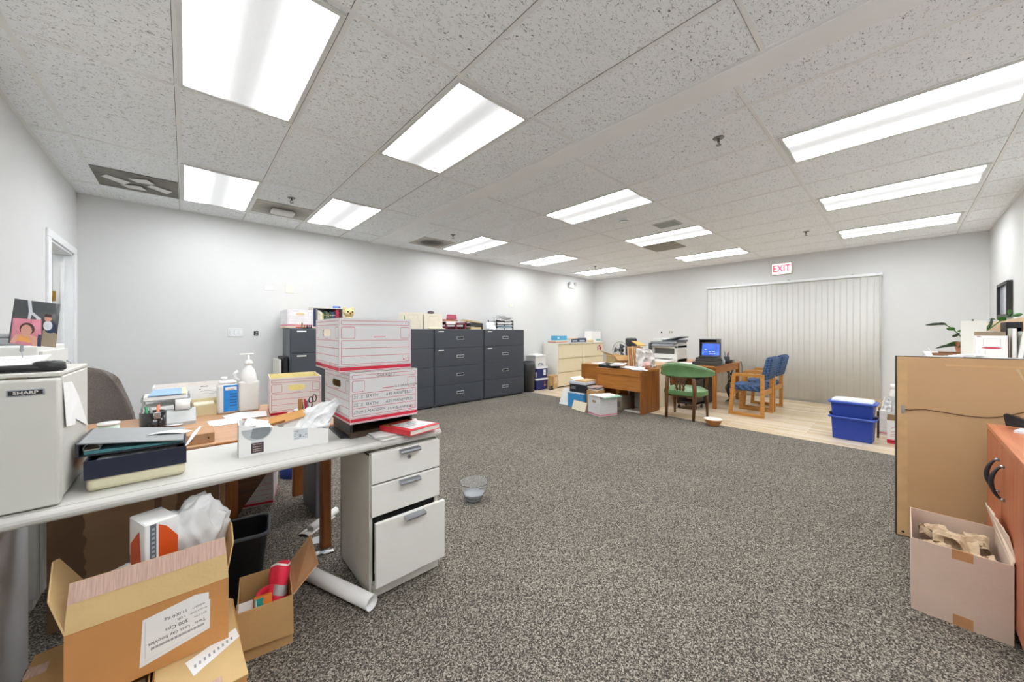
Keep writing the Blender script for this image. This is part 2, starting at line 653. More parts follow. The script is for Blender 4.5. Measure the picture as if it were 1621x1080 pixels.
LENS = lens_mat(12.6)
FRAME = mat('troffer_frame', '#d9d9d7', .4, var=.02)
lights = [
    (-.007, 1.79, 'lit ceiling light panel above the white desk, widest of all in view'),
    (1.208, 1.79, 'lit ceiling light panel above the clear bowl, beside the plaster strip'),
    (-.003, 4.32, 'lit ceiling light panel between the taped vent and the dusty grey tile'),
    (1.216, 4.29, 'lit ceiling light panel beside the dusty grey tile, near the long wall'),
    (3.384, 1.935, 'lit ceiling light panel with the round smoke detector just past it'),
    (5.283, 1.93, 'lit ceiling light panel touching the square dark grille'),
    (7.225, 1.955, 'lit ceiling light panel nearest the exit sign, in the middle row'),
    (3.39, -.50, 'largest lit ceiling light panel on the far grid, along the picture wall'),
    (5.25, -.50, 'second lit ceiling light panel out along the picture wall'),
    (7.137, -.485, 'lit ceiling light panel along the picture wall, nearest the blinds wall'),
    (3.407, 4.43, 'lit ceiling light panel beside the round stained vent, along the long wall'),
    (5.31, 4.44, 'lit ceiling light panel above the tall grey cabinets, mid long wall'),
    (7.25, 4.47, 'lit ceiling light panel above the beige cabinets, in the far corner'),
]
LW, LL = .54, 1.125
proto = None
for i, (x, y, lab) in enumerate(lights):
    loc = (x + LW / 2, y + LL / 2, ZC)
    if proto is None:
        proto = thing('ceiling_light', lab, 'ceiling light', loc, 0, 'lit ceiling light panels')
        m_ = MB()
        a, c, t = LW / 2, LL / 2, .028
        for x0, x1, y0, y1 in ((-a - t, -a, -c - t, c + t), (a, a + t, -c - t, c + t), (-a, a, -c - t, -c), (-a, a, c, c + t)):
            m_.box(x0, x1, y0, y1, -.013, 0, bev=.003)
        m_.build('frame', FRAME, proto)
        m_ = MB(); m_.box(-a, a, -c, c, -.006, -.001)
        m_.build('diffuser', LENS, proto)
    else:
        dup(proto, loc, 0, lab)
for x, lab in ((-.007, 'unseen ceiling light panel added overhead in the door wall row, nearest the picture wall'), (1.208, 'unseen ceiling light panel added overhead beside the plaster strip, nearest the picture wall')):
    dup(proto, (x + LW / 2, -.705 + LL / 2, ZC), 0, lab)  # unseen panels continuing the grid, added to light the near desk

# ---------------------------------------------------------------- shared materials
WHITE_LAM = mat('white_laminate', '#e8e7e2', .4, var=.015, scale=5)
WHITE_PAINT = mat('white_painted_metal', '#dddbd3', .42, var=.02, scale=5)
CHROME = mat('satin_aluminium', '#aeb2ba', .35, .9)
BLACK = mat('black_plastic', '#1b1b1d', .45)
DARK = mat('dark_void', '#0d0d0d', .9)
PAPER = mat('white_paper', '#f0f0ef', .8, var=.02)
CREAM = mat('cream_paper', '#ece3c9', .8, var=.03)
INK = mat('ink', '#25252b', .7)
PENCIL = mat('pencil_ink', '#4a4f55', .8)
RED = mat('print_red', '#cf2340', .6, var=.03)
PINK = mat('print_red_line', '#c8405a', .6, var=.03)
BOXW = mat('white_carton_board', '#d8d8d9', .75, var=.025, scale=8)
BOXIN = mat('carton_board_inside', '#d9c8a4', .85, var=.05)
YELIN = mat('carton_board_yellowed', '#e0d49a', .85, var=.05)
KRAFT = mat('kraft_cardboard', '#c09a66', .8, var=.07, scale=7, bump=.08, bscale=90)
KRAFT2 = mat('kraft_cardboard_pale', '#cfb07c', .8, var=.06, scale=7, bump=.08, bscale=90)
KRAFT3 = mat('kraft_cardboard_brown', '#c88f55', .8, var=.07, scale=6, bump=.08, bscale=90)
CORR = mat('corrugated_edge', '#a5845a', .9, var=.2, scale=120)
TAPE = mat('clear_packing_tape', '#c9a99a', .22, var=.16, scale=60, stretch=(6, .3, .3))
OAK = wood('brown_oak_veneer', '#6b3b1a', '#9a602f', 2, .4)
OAKX = wood('brown_oak_veneer_flat', '#a8764e', '#c99a70', 0, .35)
OAKD = wood('dark_oak_veneer', '#3f2412', '#5c3a20', 0, .5)
DUST = mat('dark_brown_board', '#4a3626', .8, var=.1)
POLY = mat('thin_white_plastic', '#f4f5f5', .3, var=.02, trans=.15)

DT = .765                                     # white desk top

# ---------------------------------------------------------------- white desk
desk = thing('office_desk', 'white laminate desk with a rounded front edge and a three drawer pedestal', 'desk', (0, 0, 0))
DX0, DX1, DYF, DYB = -.80, 1.06, 1.745, 2.22
m_ = MB()
prof = [(DYB, DT), (DYF + .018, DT)]
for k in range(7):
    t = PI / 2 + PI * k / 6
    prof.append((DYF + .018 + .0175 * math.cos(t), DT - .0175 + .0175 * math.sin(t)))
prof += [(DYF + .018, DT - .035), (DYB, DT - .035)]
m_.prism(prof, 'x', DX0, DX1, 0)
m_.box(DX0, DX1, DYF + .030, DYF + .0315, DT - .001, DT + .0003, 1)
m_.build('desktop', [mat('desk_laminate', '#c8c7c1', .45, var=.012, scale=5, spec=.35), mat('edge_seam', '#5d5a53', .6)], desk)
m_ = MB(); m_.box(-.485, -.455, DYF + .06, 2.325, 0, DT - .036, bev=.003); m_.build('side_panel', mat('grey_end_panel', '#e3e6ea', .35, var=.02), desk)
m_ = MB(); m_.box(DX0 + .01, DX0 + .035, DYF + .06, 2.2, 0, DT - .036, bev=.003); m_.build('side_panel', WHITE_LAM, desk)
PX0, PX1 = .665, 1.045
m_ = MB()
m_.box(PX0, PX0 + .016, 1.765, 2.2, .012, .715, bev=.002)
m_.box(PX1 - .016, PX1, 1.765, 2.2, .012, .715, bev=.002)
m_.box(PX0, PX1, 2.185, 2.2, .012, .715)
m_.box(PX0, PX1, 1.765, 2.2, .70, .715)
m_.box(PX0 + .01, PX1 - .01, 1.745, 2.19, .012, .07)
m_.box(PX0 + .016, PX1 - .016, 1.78, 2.18, .07, .69, 1)
for x in (PX0 + .05, PX1 - .05):
    m_.box(x - .006, x + .006, 1.79, 1.81, .715, DT - .035)
m_.build('pedestal', [WHITE_PAINT, DARK], desk)
m_ = MB(); m_.box(PX0 + .02, PX1 - .02, 1.8, 2.17, 0, .012); m_.build('plinth', BLACK, desk)
for z0, z1, yf in ((.563, .714, 1.745), (.402, .556, 1.745), (.085, .395, 1.69)):
    m_ = MB()
    m_.box(PX0 + .004, PX1 + .002, yf, yf + .02, z0, z1, bev=.004, seg=2)
    m_.box(PX0 + .03, PX1 - .03, yf + .02, yf + .3, z0 + .02, z1 - .04, 1)
    dr = m_.build('drawer', [WHITE_LAM, WHITE_PAINT], desk)
    m_ = MB()
    cx = (PX0 + PX1) / 2 + .01
    m_.prism([(yf + .002, z1 - .006), (yf - .028, z1 - .010), (yf - .031, z1 - .018), (yf - .028, z1 - .026), (yf - .026, z1 - .018), (yf + .002, z1 - .012)], 'x', cx - .055, cx + .055)
    m_.build('handle', CHROME, dr)
    if z0 > .5:
        m_ = MB(); m_.cyl((cx, yf - .004, z1 - .055), (cx, yf + .002, z1 - .055), .011, n=18, mi=0); m_.box(cx - .0015, cx + .0015, yf - .0048, yf - .003, z1 - .061, z1 - .049, 1)
        m_.build('lock', [CHROME, BLACK], dr)

# ---------------------------------------------------------------- beige appliance with badge
fr = thing('mini_fridge', 'beige box-shaped appliance with a dark lettered badge, standing on the white desk', 'fridge', (-.695, 1.785, DT))
BEIGE = mat('beige_enamel', '#cfcec7', .4, var=.02, scale=6)
m_ = MB(); m_.box(0, .405, .045, .435, .012, .405, bev=.006, seg=2); m_.box(0, .405, .02, .435, .405, .42, bev=.005, seg=2)
m_.build('body', BEIGE, fr)
m_ = MB(); m_.box(0, .405, 0, .04, .004, .401, bev=.008, seg=2); m_.build('door', BEIGE, fr)
m_ = MB(); F = frame((.312, 0, .372), (1, 0, 0), (0, 0, 1), .002)
m_.box(.306, .376, -.003, .001, .353, .372, 1, bev=.0008)
m_.box(.309, .373, -.0035, -.002, .3555, .3695, 0)
F = frame((0, -.0036, 0), (1, 0, 0), (0, 0, 1), .0003)
m_.text(F, 'SHARP', .341, .3625, .0125, 2, 'CENTER', sx=1.25, bold=.0004)
m_.build('badge', [mat('badge_black', '#26231f', .4), CHROME, mat('badge_silver', '#d8d6cf', .4)], fr)
for x in (.03, .375):
    for y in (.07, .4):
        m_ = MB(); m_.cyl((x, y, 0), (x, y, .014), .014, n=12); m_.build('foot', BLACK, fr)
m_ = MB(); m_.box(.305, .345, -.002, .004, .4045, .409); m_.build('latch', mat('dark_latch', '#6c6552', .5), fr)
# torn paper note taped to its flank
m_ = MB()
pts = [(1.815, 1.148), (1.935, 1.14), (2.05, 1.07), (2.185, .94), (1.99, 1.002), (1.985, .982), (1.834, 1.003)]
m_.slab([(-.2885 + .004 * (i in (3, 6)), y, z) for i, (y, z) in enumerate(pts)], .0008, 0, n=(1, 0, 0))
solo(m_, 'paper_note', 'torn white paper note taped to the flank of the beige appliance', 'note', PAPER)

# slim black scanner and the sheet in it
s = thing('scanner', 'slim black portable scanner lying on top of the beige appliance', 'scanner', (-.50, 1.85, DT + .42))
m_ = MB()
m_.box(-.19, .19, -.032, .032, .003, .022, bev=.009, seg=3)
m_.build('body', BLACK, s)
m_ = MB(); m_.lathe([(0, 0), (.034, 0), (.036, .006), (.034, .024), (.026, .029), (0, .029)], c=(.178, 0, .003), n=20); m_.build('end_cap', BLACK, s)
m_ = MB()
for k in range(3):
    m_.cyl((.166 + .011 * k, -.006 + .004 * k, .031), (.166 + .011 * k, -.006 + .004 * k, .034), .004, n=10)
m_.build('button', mat('grey_button', '#8b8e92', .4), s)
m_ = MB()
m_.grid(lambda u, v: (-.72 + .38 * u, 1.83 + .16 * v, DT + .4455 + .022 * v - .004 * math.sin(PI * u)), 8, 6, 0, t=.0008)
F = lambda a, b: Vector((-.72 + .38 * a, 1.83 + .16 * b, DT + .4465 + .022 * b - .004 * math.sin(PI * a)))
for r_ in range(6):
    for k in range(26):
        a = .30 + .022 * k + random.uniform(-.004, .004)
        if random.random() < .75:
            m_.rect(F, a, .2 + .12 * r_, a + .012, .222 + .12 * r_, 1)
solo(m_, 'printed_sheet', 'printed white sheet lying over the black scanner on the beige appliance', 'paper', [PAPER, mat('faint_print', '#a9aab0', .8)])

# photo clip with two snapshots
st = thing('photo_clip', 'wire photo clip stand behind the black scanner on the beige appliance', 'photo stand', (-.396, 1.955, DT + .42))
m_ = MB(); m_.lathe([(0, 0), (.024, 0), (.024, .005), (.006, .008), (0, .008)], n=18); m_.build('base', CHROME, st)
m_ = MB(); m_.tube([(0, 0, .006), (.001, .001, .04), (.0, 0, .078)], .0013, 6); m_.build('wire', CHROME, st)
m_ = MB(); m_.box(-.003, .003, -.004, .004, .06, .092, bev=.001); m_.cyl((0, -.003, .066), (0, .003, .066), .005, n=10); m_.build('clip', CHROME, st)

def snapshot(name, label, c, y, shapes, mats, bend):
    """A curved photographic print: c = four (x,z) corners; shapes = polygons in its own 0..1 square."""
    def S(u, v, off=0):
        a = Vector(c[0]).lerp(Vector(c[1]), u)
        d = Vector(c[3]).lerp(Vector(c[2]), u)
        p = d.lerp(a, v)
        return Vector((p.x, y + bend * (4 * (u - .5) ** 2) - off, p.y))
    m_ = MB()
    m_.grid(lambda u, v: S(u, v), 10, 2, 0, t=-.0006)
    for k, (mi, poly) in enumerate(shapes):
        k2 = .0004 * (k + 1)
        # cut each shape into columns so that it follows the bend
        us = sorted({u for u, _ in poly})
        f = m_.bm.faces.new([m_.bm.verts.new(S(u, v, k2)) for u, v in poly])
        f.material_index = mi
    return solo(m_, name, label, 'photograph', mats)

def ell(cx, cy, rx, ry, n=14):
    return [(cx + rx * math.cos(2 * PI * i / n), cy + ry * math.sin(2 * PI * i / n)) for i in range(n)]

PH = [mat('photo_slate', '#4b4d4f', .3), mat('photo_blue', '#5f7590', .3), mat('photo_white', '#dfe4ea', .3), mat('photo_tan', '#a1937c', .3),
      mat('photo_skin', '#d9a08f', .3), mat('photo_navy', '#2f3d57', .3), mat('photo_hair', '#4a2f2b', .3), mat('photo_pink', '#d6899a', .3), mat('photo_orange', '#e0a05a', .3)]
snapshot('photo_print', 'larger snapshot of a child in blue and white, held by the wire clip', [(-.411, 1.42), (-.317, 1.406), (-.327, 1.257), (-.424, 1.275)], 1.957, [
    (1, [(0, .45), (.33, .5), (.30, 1), (0, 1)]),
    (2, [(.28, 1), (.36, 1), (.42, .75), (.62, .62), (.60, .52), (.33, .55), (.34, .75)]),
    (3, [(.68, 0), (1, 0), (1, .30), (.75, .40), (.68, .36)]),
    (5, ell(.84, .44, .13, .14)), (2, ell(.78, .48, .10, .11)), (4, ell(.77, .64, .085, .07)), (6, [(.68, .67), (.86, .67), (.84, .74), (.70, .74)])], PH, .004)
snapshot('photo_print', 'smaller snapshot of a smiling child on pink and orange, overlapping the larger snapshot', [(-.412, 1.356), (-.355, 1.351), (-.356, 1.261), (-.418, 1.274)], 1.947, [
    (8, [(0, .72), (.6, .78), (.6, 1), (0, 1)]), (7, [(.62, .5), (1, .5), (1, 1), (.62, 1)]), (6, ell(.52, .62, .26, .24)), (4, ell(.5, .56, .19, .22)),
    (4, [(0, .05), (.9, 0), (.85, .35), (.6, .42), (.4, .42), (.15, .38)]), (8, [(.2, .14), (.66, .1), (.6, .3), (.3, .34)]), (5, [(.88, 0), (1, 0), (1, .45), (.9, .45)])], [PH[7]] + PH[1:], .003)

# ---------------------------------------------------------------- tray of papers and the ring binder on it
t = thing('letter_box', 'open navy box with a cream plastic base, holding papers under the ring binder', 'box', (-.252, 1.855, DT))
CREAMP = mat('cream_plastic', '#d8d2b4', .4, var=.03)
NAVY = mat('navy_board', '#1d2135', .4, var=.08, scale=9)
m_ = MB(); m_.box(.004, .252, .004, .30, 0, .052, bev=.016, seg=3); m_.build('base', CREAMP, t)
m_ = MB()
m_.box(0, .256, 0, .005, .045, .108); m_.box(0, .256, .30, .305, .045, .108); m_.box(0, .005, .005, .30, .045, .108); m_.box(.251, .256, .005, .30, .045, .108); m_.box(.005, .251, .005, .30, .045, .052)
m_.build('tray', NAVY, t)
for k, (dz, rz, lab) in enumerate(((0, .02, 'stack of white papers inside the navy letter box'), (.02, -.03, 'white index sheets with tabs lying on top in the navy letter box'))):
    m_ = MB(); m_.box(-.10, .10, -.125, .125, 0, .018, bev=.001)
    if k:
        for q in range(5):
            m_.box(-.105, -.098 + .03, -.122 + .045 * q, -.09 + .045 * q, .018, .0186)
    solo(m_, 'paper_sheaf', lab, 'papers', PAPER, (-.124, 2.005, DT + .0535 + dz), rz)

bn = thing('ring_binder', 'black ring binder with turquoise pages, propped on the navy letter box', 'binder', (0, 0, 0))
GREYCOV = mat('binder_vinyl', '#303238', .3, var=.05)
def wedge(m, pts_lo, pts_hi, mi=0):
    m.bm.verts.ensure_lookup_table()
    a = [m.bm.verts.new(p) for p in pts_lo]; b = [m.bm.verts.new(p) for p in pts_hi]
    for f in ([a[::-1]] + [b] + [[a[i], a[(i + 1) % 4], b[(i + 1) % 4], b[i]] for i in range(4)]):
        m.bm.faces.new(f).material_index = mi
    return m
B = [(-.277, 1.925), (-.006, 1.90), (.0, 2.15), (-.273, 2.185)]
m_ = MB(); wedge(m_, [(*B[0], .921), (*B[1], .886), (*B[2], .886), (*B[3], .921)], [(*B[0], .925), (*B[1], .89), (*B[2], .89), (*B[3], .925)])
m_.build('front_cover', mat('binder_vinyl_painted_sheen', '#8d9092', .28, var=.04), bn)  # sheen on the black cover painted in as grey
m_ = MB(); wedge(m_, [(-.28, 1.925, .876), (-.272, 1.925, .876), (-.268, 2.185, .876), (-.276, 2.185, .876)], [(-.28, 1.925, .925), (-.272, 1.925, .925), (-.268, 2.185, .925), (-.276, 2.185, .925)])
m_.build('spine', GREYCOV, bn)
m_ = MB(); wedge(m_, [(-.279, 1.925, .875), (-.004, 1.9, .875), (.002, 2.15, .875), (-.275, 2.185, .875)], [(-.279, 1.925, .878), (-.004, 1.9, .878), (.002, 2.15, .878), (-.275, 2.185, .878)])
m_.build('back_cover', GREYCOV, bn)
TURQ = mat('turquoise_pages', '#4f8d92', .7, var=.3, scale=90, stretch=(.2, .2, 8))
m_ = MB(); wedge(m_, [(-.262, 1.935, .879), (-.012, 1.912, .879), (-.008, 2.14, .879), (-.258, 2.175, .879)], [(-.262, 1.935, .891), (-.012, 1.912, .885), (-.008, 2.14, .885), (-.258, 2.175, .891)])
m_.build('pages', TURQ, bn)
for y in (1.945, 2.05, 2.155):
    m_ = MB(); m_.tube([(-.245 + .02 * math.cos(a), y, .898 + .018 * math.sin(a)) for a in [2 * PI * i / 16 for i in range(16)]], .0018, 6, closed=True)
    m_.build('ring', CHROME, bn)
m_ = MB(); m_.box(-.262, -.225, 1.935, 2.17, .8915, .896, bev=.001); m_.build('ring_plate', mat('nickel', '#cfc9b8', .3, .8), bn)
m_ = MB(); m_.grid(lambda u, v: (-.115 + .11 * u + .03 * v, 2.0 + .055 * v + .01 * u, .9055 - .129 * .11 * u - .004 * v + .006 * math.sin(PI * u)), 8, 3, 0, t=.0006)
solo(m_, 'paper_slip', 'curled white paper slip lying on top of the ring binder', 'paper', PAPER)
m_ = MB(); m_.slab([(.0, 1.868, .872), (.006, 1.868, .872), (.034, 1.90, .905), (.05, 1.915, .928), (.044, 1.93, .928), (.022, 1.9, .91)], .001)
solo(m_, 'index_card', 'white index card standing up at the corner of the navy letter box', 'paper', PAPER)

# ---------------------------------------------------------------- bankers box builder
def bankers(m, w, d, h, hand=None, mi=(0, 1, 2, 3, 4, 5), lid=False, hole=True, swap=False):
    """Archive carton, corner at the origin: long side toward -Y, end toward -X. mi: board, inside, line, band, pencil, white."""
    bd, ins, ln, band, pen, wh = mi
    t = .004
    faces = {'front': ((0, 0, 0), (1, 0, 0), w), 'left': ((0, d, 0), (0, -1, 0), d), 'back': ((w, d, 0), (-1, 0, 0), w), 'right': ((w, 0, 0), (0, 1, 0), d)}
    ends = ('front', 'back') if swap else ('left', 'right')
    for nm, (O, U, L) in faces.items():
        Fi = frame(O, U, (0, 0, 1), -t)
        end = nm in ends and hole
        hl = (L * .5, h * .73, L * .165, h * .072)
        if end:
            m.holed(O, U, (0, 0, 1), L, h, hl, bd)
            m.holed(Fi(0, 0), U, (0, 0, 1), L, h, hl, ins)
        else:
            m.quad([Vector(O), Vector(O) + Vector(U) * L, Vector(O) + Vector(U) * L + Vector((0, 0, h)), Vector(O) + Vector((0, 0, h))], bd)
            m.quad([Fi(t, 0), Fi(L - t, 0), Fi(L - t, h), Fi(t, h)], ins)
        m.quad([Vector(O) + Vector((0, 0, h)), Vector(O) + Vector(U) * L + Vector((0, 0, h)), Fi(L - t, h), Fi(t, h)], bd)
        # print
        F = frame(O, U, (0, 0, 1), .0006)
        e = L * .025
        k = .0022
        m.outline(F, e, h * .875, L - e, h * .955, k, .004, ln)
        bw = min(h * .24, L * .2)
        m.outline(F, e, h * .62, e + bw, h * .84, k, .008, ln)
        m.outline(F, L - e - bw * .8, h * .62, L - e, h * .84, k, .008, ln)
        m.outline(F, e, h * .145, L - e, h * .59, k, .006, ln)
        for v in (.44, .295):
            m.rect(F, e, h * v, L - e, h * v + k, ln)
        m.rect(F, .001, h * .035, L - .001, h * .098, band)
        m.rect(F, .001, h * .013, L - .001, h * .02, ln)
        m.rect(F, .001, h * .112, L - .001, h * .118, ln)
        if end:
            m.rect(F, L * .42, h * .605, L * .58, h * .615, ln)
            m.rect(F, L * .02, h * .035, L * .28, h * .105, band)
        else:
            m.rect(F, L * .45, h * .645, L * .62, h * .657, ln)
            m.outline(F, L - e - .022, h * .165, L - e - .006, h * .225, .0014, .002, band)
            m.rect(F, L - e - .036, h * .185, L - e - .028, h * .21, band)
    m.quad([(0, 0, .002), (w, 0, .002), (w, d, .002), (0, d, .002)], ins)
    m.quad([(0, 0, 0), (w, 0, 0), (w, d, 0), (0, d, 0)], bd)
    if hand:
        F = frame((0, 0, 0), (1, 0, 0), (0, 0, 1), .0009)
        for body, u, v, s in hand:
            m.text(F, body, w * u, h * v, s, pen, 'LEFT', ang=random.uniform(-.03, .05), sx=1.05, shear=.15)
    return m

BM = [BOXW, BOXIN, PINK, RED, PENCIL, PAPER]

# tray that holds the stack up
SZ = .858
o_ = thing('desk_tray', 'black and brown flat desktop tray under the stack of two archive boxes', 'tray', (.62, 1.85, DT))
m_ = MB(); m_.box(0, .34, .05, .33, 0, .03, bev=.003); m_.box(0, .34, .05, .33, .078, SZ - DT - .001, bev=.003); m_.build('shelf', mat('tray_brown', '#4b3a2c', .5), o_)
m_ = MB(); m_.box(0, .012, .05, .33, .03, .078); m_.box(.328, .34, .05, .33, .03, .078); m_.box(.012, .328, .32, .33, .03, .078); m_.build('upright', BLACK, o_)

ab = bankers(MB(), .355, .425, .252, hand=[('GARAGE 1', .36, .915, .020), ('16 S GRANDVIEW', .62, .66, .0165), ('21  S  SIXTH', .04, .515, .022), ('645 RANFIELD', .5, .515, .0215), ('25  S  SIXTH', .04, .365, .022), ('625 MANSFIELD', .5, .365, .0205), ('27-29 S MADISON', .04, .215, .0195), ('1724 BLANFIELD', .52, .215, .0185)])
solo(ab, 'archive_box', 'archive box with handwritten addresses, lower of the two stacked on the white desk', 'archive box', BM, (.592, 1.815, SZ), .0, 'archive boxes')
ub = bankers(MB(), .365, .47, .266)
solo(ub, 'archive_box', 'archive box without handwriting, upper of the two stacked on the white desk', 'archive box', [BOXW, mat('carton_inside_grey', '#d6cfc2', .85), PINK, RED, PENCIL, PAPER], (.545, 1.825, SZ + .2545), -.03, 'archive boxes')

# ---------------------------------------------------------------- lamp carton with tissue
lb = thing('lamp_carton', 'open white carton printed with a grey spotlight bulb, on the white desk', 'carton', (.17, 1.937, DT), -.068)
m_ = MB()
w_, d_, hl_, hr_ = .352, .13, .142, .068
T = .003
for y0 in (0, d_ - T):
    m_.prism([(0, 0), (w_, 0), (w_, hr_), (w_ - .02, hr_ + .006), (.04, hl_ - .012), (0, hl_)], 'y', y0, y0 + T, 0)
m_.box(0, T, T, d_ - T, 0, hl_, 0); m_.box(w_ - T, w_, T, d_ - T, 0, hr_, 0); m_.box(T, w_ - T, T, d_ - T, 0, T, 0)
m_.box(-.0012, .0004, -.0012, d_, 0, hl_, 1)
F = frame((0, 0, 0), (1, 0, 0), (0, 0, 1), .0008)
dome = [(.018 + .003 * k, .118 - .00045 * k * k) for k in range(0, 1)]
arc = [(.066 + .056 * math.cos(a), .116 + .052 * math.sin(a)) for a in [PI + PI * i / 14 for i in range(15)]]
m_.bm.faces.new([m_.bm.verts.new(F(u, min(v, .126))) for u, v in arc]).material_index = 2
m_.bm.faces.new([m_.bm.verts.new(frame((0, 0, 0), (1, 0, 0), (0, 0, 1), .0012)(u, v)) for u, v in [(.05, .12)] + [(.072 + .044 * math.cos(a), .112 + .042 * math.sin(a)) for a in [1.25 * PI + .7 * PI * i / 10 for i in range(11)]] + [(.112, .118)]]).material_index = 3
m_.rect(F, .045, .054, .088, .068, 4)
m_.rect(F, .044, .010, .090, .056, 5)
F2 = frame((0, 0, 0), (1, 0, 0), (0, 0, 1), .0012)
for v in (.047, .036, .026, .018):
    for k in range(5):
        m_.rect(F2, .051 + .0065 * k, v, .0555 + .0065 * k, v + .003, 6)
m_.rect(F, .205, .040, .262, .087, 7)
for k in range(26):
    a, b_ = random.uniform(.207, .252), random.uniform(.043, .08)
    m_.rect(F2, a, b_, a + random.uniform(.002, .009), b_ + random.uniform(.001, .004), random.choice((3, 4, 5)))
m_.build('box', [PAPER, mat('carton_edge_grey', '#8b8b86', .8), mat('print_grey', '#b9bec1', .5, var=.1), mat('print_grey_dark', '#878d92', .5, var=.15), mat('print_grey_pale', '#d5d9dc', .5), mat('print_plum', '#4a3d46', .5, var=.15), mat('print_buff', '#c8b2a8', .5), mat('print_silver', '#ccd2d8', .4, var=.12)], lb)
# brown envelope and crumpled film sticking out
m_ = MB(); m_.slab([(.275, 1.985, .868), (.43, 1.985, .895), (.46, 2.025, .925), (.30, 2.025, .905)], .003)
m_.slab([(.29, 1.983, .872), (.35, 1.983, .882), (.352, 1.984, .893), (.292, 1.984, .884)], .001, 1)
solo(m_, 'brown_envelope', 'brown padded envelope poking out of the open lamp carton', 'envelope', [mat('manila_brown', '#c78f48', .6, var=.06), mat('manila_shade', '#8a5a25', .6)])
def crumple(m, P00, P10, P11, P01, amp, freq, seed, nu=30, nv=24, mi=0, t=.0008, sag=0, flat=False):
    P00, P10, P11, P01 = map(Vector, (P00, P10, P11, P01))
    n = (P10 - P00).cross(P01 - P00).normalized()
    def fn(u, v):
        p = P00.lerp(P10, u).lerp(P01.lerp(P11, u), v)
        q = Vector((u * freq, v * freq, seed))
        k = 1 - abs(noise.noise(q)) * 2 + .25 * (1 - abs(noise.noise(q * 2.1)) * 2)
        return p + n * (amp * (k - .6)) + Vector((0, 0, -sag * 4 * u * (1 - u)))
    return m.grid(fn, nu, nv, mi, not flat, t)
m_ = MB()
crumple(m_, (.33, 1.96, .84), (.53, 1.93, .835), (.60, 2.03, .955), (.38, 2.08, .90), .022, 2.4, 3.1)
crumple(m_, (.40, 1.955, .835), (.52, 1.94, .84), (.615, 1.985, .962), (.44, 2.02, .925), .018, 2.8, 8.7)
crumple(m_, (.19, 1.955, .90), (.32, 1.95, .86), (.33, 2.03, .875), (.21, 2.05, .91), .010, 2.4, 5.5)
solo(m_, 'plastic_wrap', 'crumpled white packing film spilling out of the lamp carton', 'packing film', POLY)

# ---------------------------------------------------------------- folder, papers and book by the stack
m_ = MB(); m_.slab([(.585, 1.94, DT), (.652, 1.90, DT), (.80, 1.935, DT), (.72, 2.2, DT), (.60, 2.19, DT)], .012, n=(0, 0, 1))
m_.slab([(.645, 1.925, DT + .0122), (.76, 1.94, DT + .0122), (.74, 2.0, DT + .0122), (.66, 2.0, DT + .0122)], .001, 1, n=(0, 0, 1))
solo(m_, 'folder', 'black folder lying flat, half under the archive box stack', 'folder', [BLACK, mat('navy_patch', '#2f3d58', .5)])
for k, (pts, lab) in enumerate((([(.722, 1.745), (.855, 1.752), (.842, 1.895), (.70, 1.90)], 'sheet of white paper lowest in the loose pile between black folder and red book'),
                                 ([(.715, 1.765), (.85, 1.77), (.84, 1.898), (.705, 1.905)], 'folded grey leaflet in the middle of the loose pile beside the red book'),
                                 ([(.708, 1.80), (.83, 1.79), (.832, 1.90), (.712, 1.92)], 'white envelope on top of the loose pile beside the red book'))):
    m_ = MB(); m_.slab([(x, y, DT + .0015 + .004 * k) for x, y in pts], .003, n=(0, 0, 1))
    solo(m_, ('paper_sheet', 'leaflet', 'envelope')[k], lab, 'paper', [PAPER, mat('grey_leaflet', '#b9b7b0', .7), PAPER][k])
bk = thing('paperback_book', 'thick red and white paperback lying on the corner of the white desk', 'book', (.838, 1.69, DT + .0002))
b0 = [Vector(p) - Vector((.838, 1.69)) for p in ((.846, 1.69), (1.04, 1.728), (.958, 1.935), (.775, 1.905))]
lift = .0145
m_ = MB(); m_.slab([(*p, lift) for p in b0], .0025, 0, n=(0, 0, 1)); m_.slab([(*p, lift + .025) for p in b0], .002, 0, n=(0, 0, 1))
sp_ = [b0[0], b0[3]]
m_.slab([(*b0[0], lift), (*b0[3], lift), (*b0[3], lift + .027), (*b0[0], lift + .027)], .002, 0, n=(-.95, -.3, 0))
Fb = lambda u, v: Vector((*(b0[0].lerp(b0[1], u).lerp(b0[3].lerp(b0[2], u), v)), lift + .0275))
m_.rect(Fb, .16, .12, .97, .80, 1)
for k in range(60):
    u, v = random.uniform(.02, .98), random.uniform(.83, .98)
    if random.random() < .5:
        u, v = random.uniform(.0, .14), random.uniform(.55, .98)
    Fk = lambda a, c: Fb(a, c) + Vector((0, 0, .0003))
    m_.rect(Fk, u - .02, v - .02, min(1, u + random.uniform(0, .03)), min(1, v + .02), random.choice((2, 3)))
Fk = lambda a, c: Fb(a, c) + Vector((0, 0, .0005))
for r_ in range(3):
    for k in range(14):
        u = .22 + .05 * k
        if random.random() < .8 and u < .85 - .15 * r_:
            m_.rect(Fk, u, .62 - .14 * r_, u + .035, .66 - .14 * r_ + random.uniform(0, .02), 4)
m_.build('cover', [mat('cover_red', '#d5303a', .4), mat('cover_white', '#e9e6e6', .4), mat('cover_orange', '#e98a3c', .4), mat('cover_yellow', '#efc56a', .4), mat('cover_print', '#8f979b', .5)], bk)
b1 = [b0[0].lerp(b0[2], .02), b0[1].lerp(b0[3], .015), b0[2].lerp(b0[0], .015), b0[3].lerp(b0[1], .02)]
m_ = MB(); m_.slab([(*p, lift + .0026) for p in b1], .0222, 0, n=(0, 0, 1)); m_.build('pages', mat('page_block', '#e4e2da', .8, var=.05, scale=80, stretch=(.3, .3, 12)), bk)
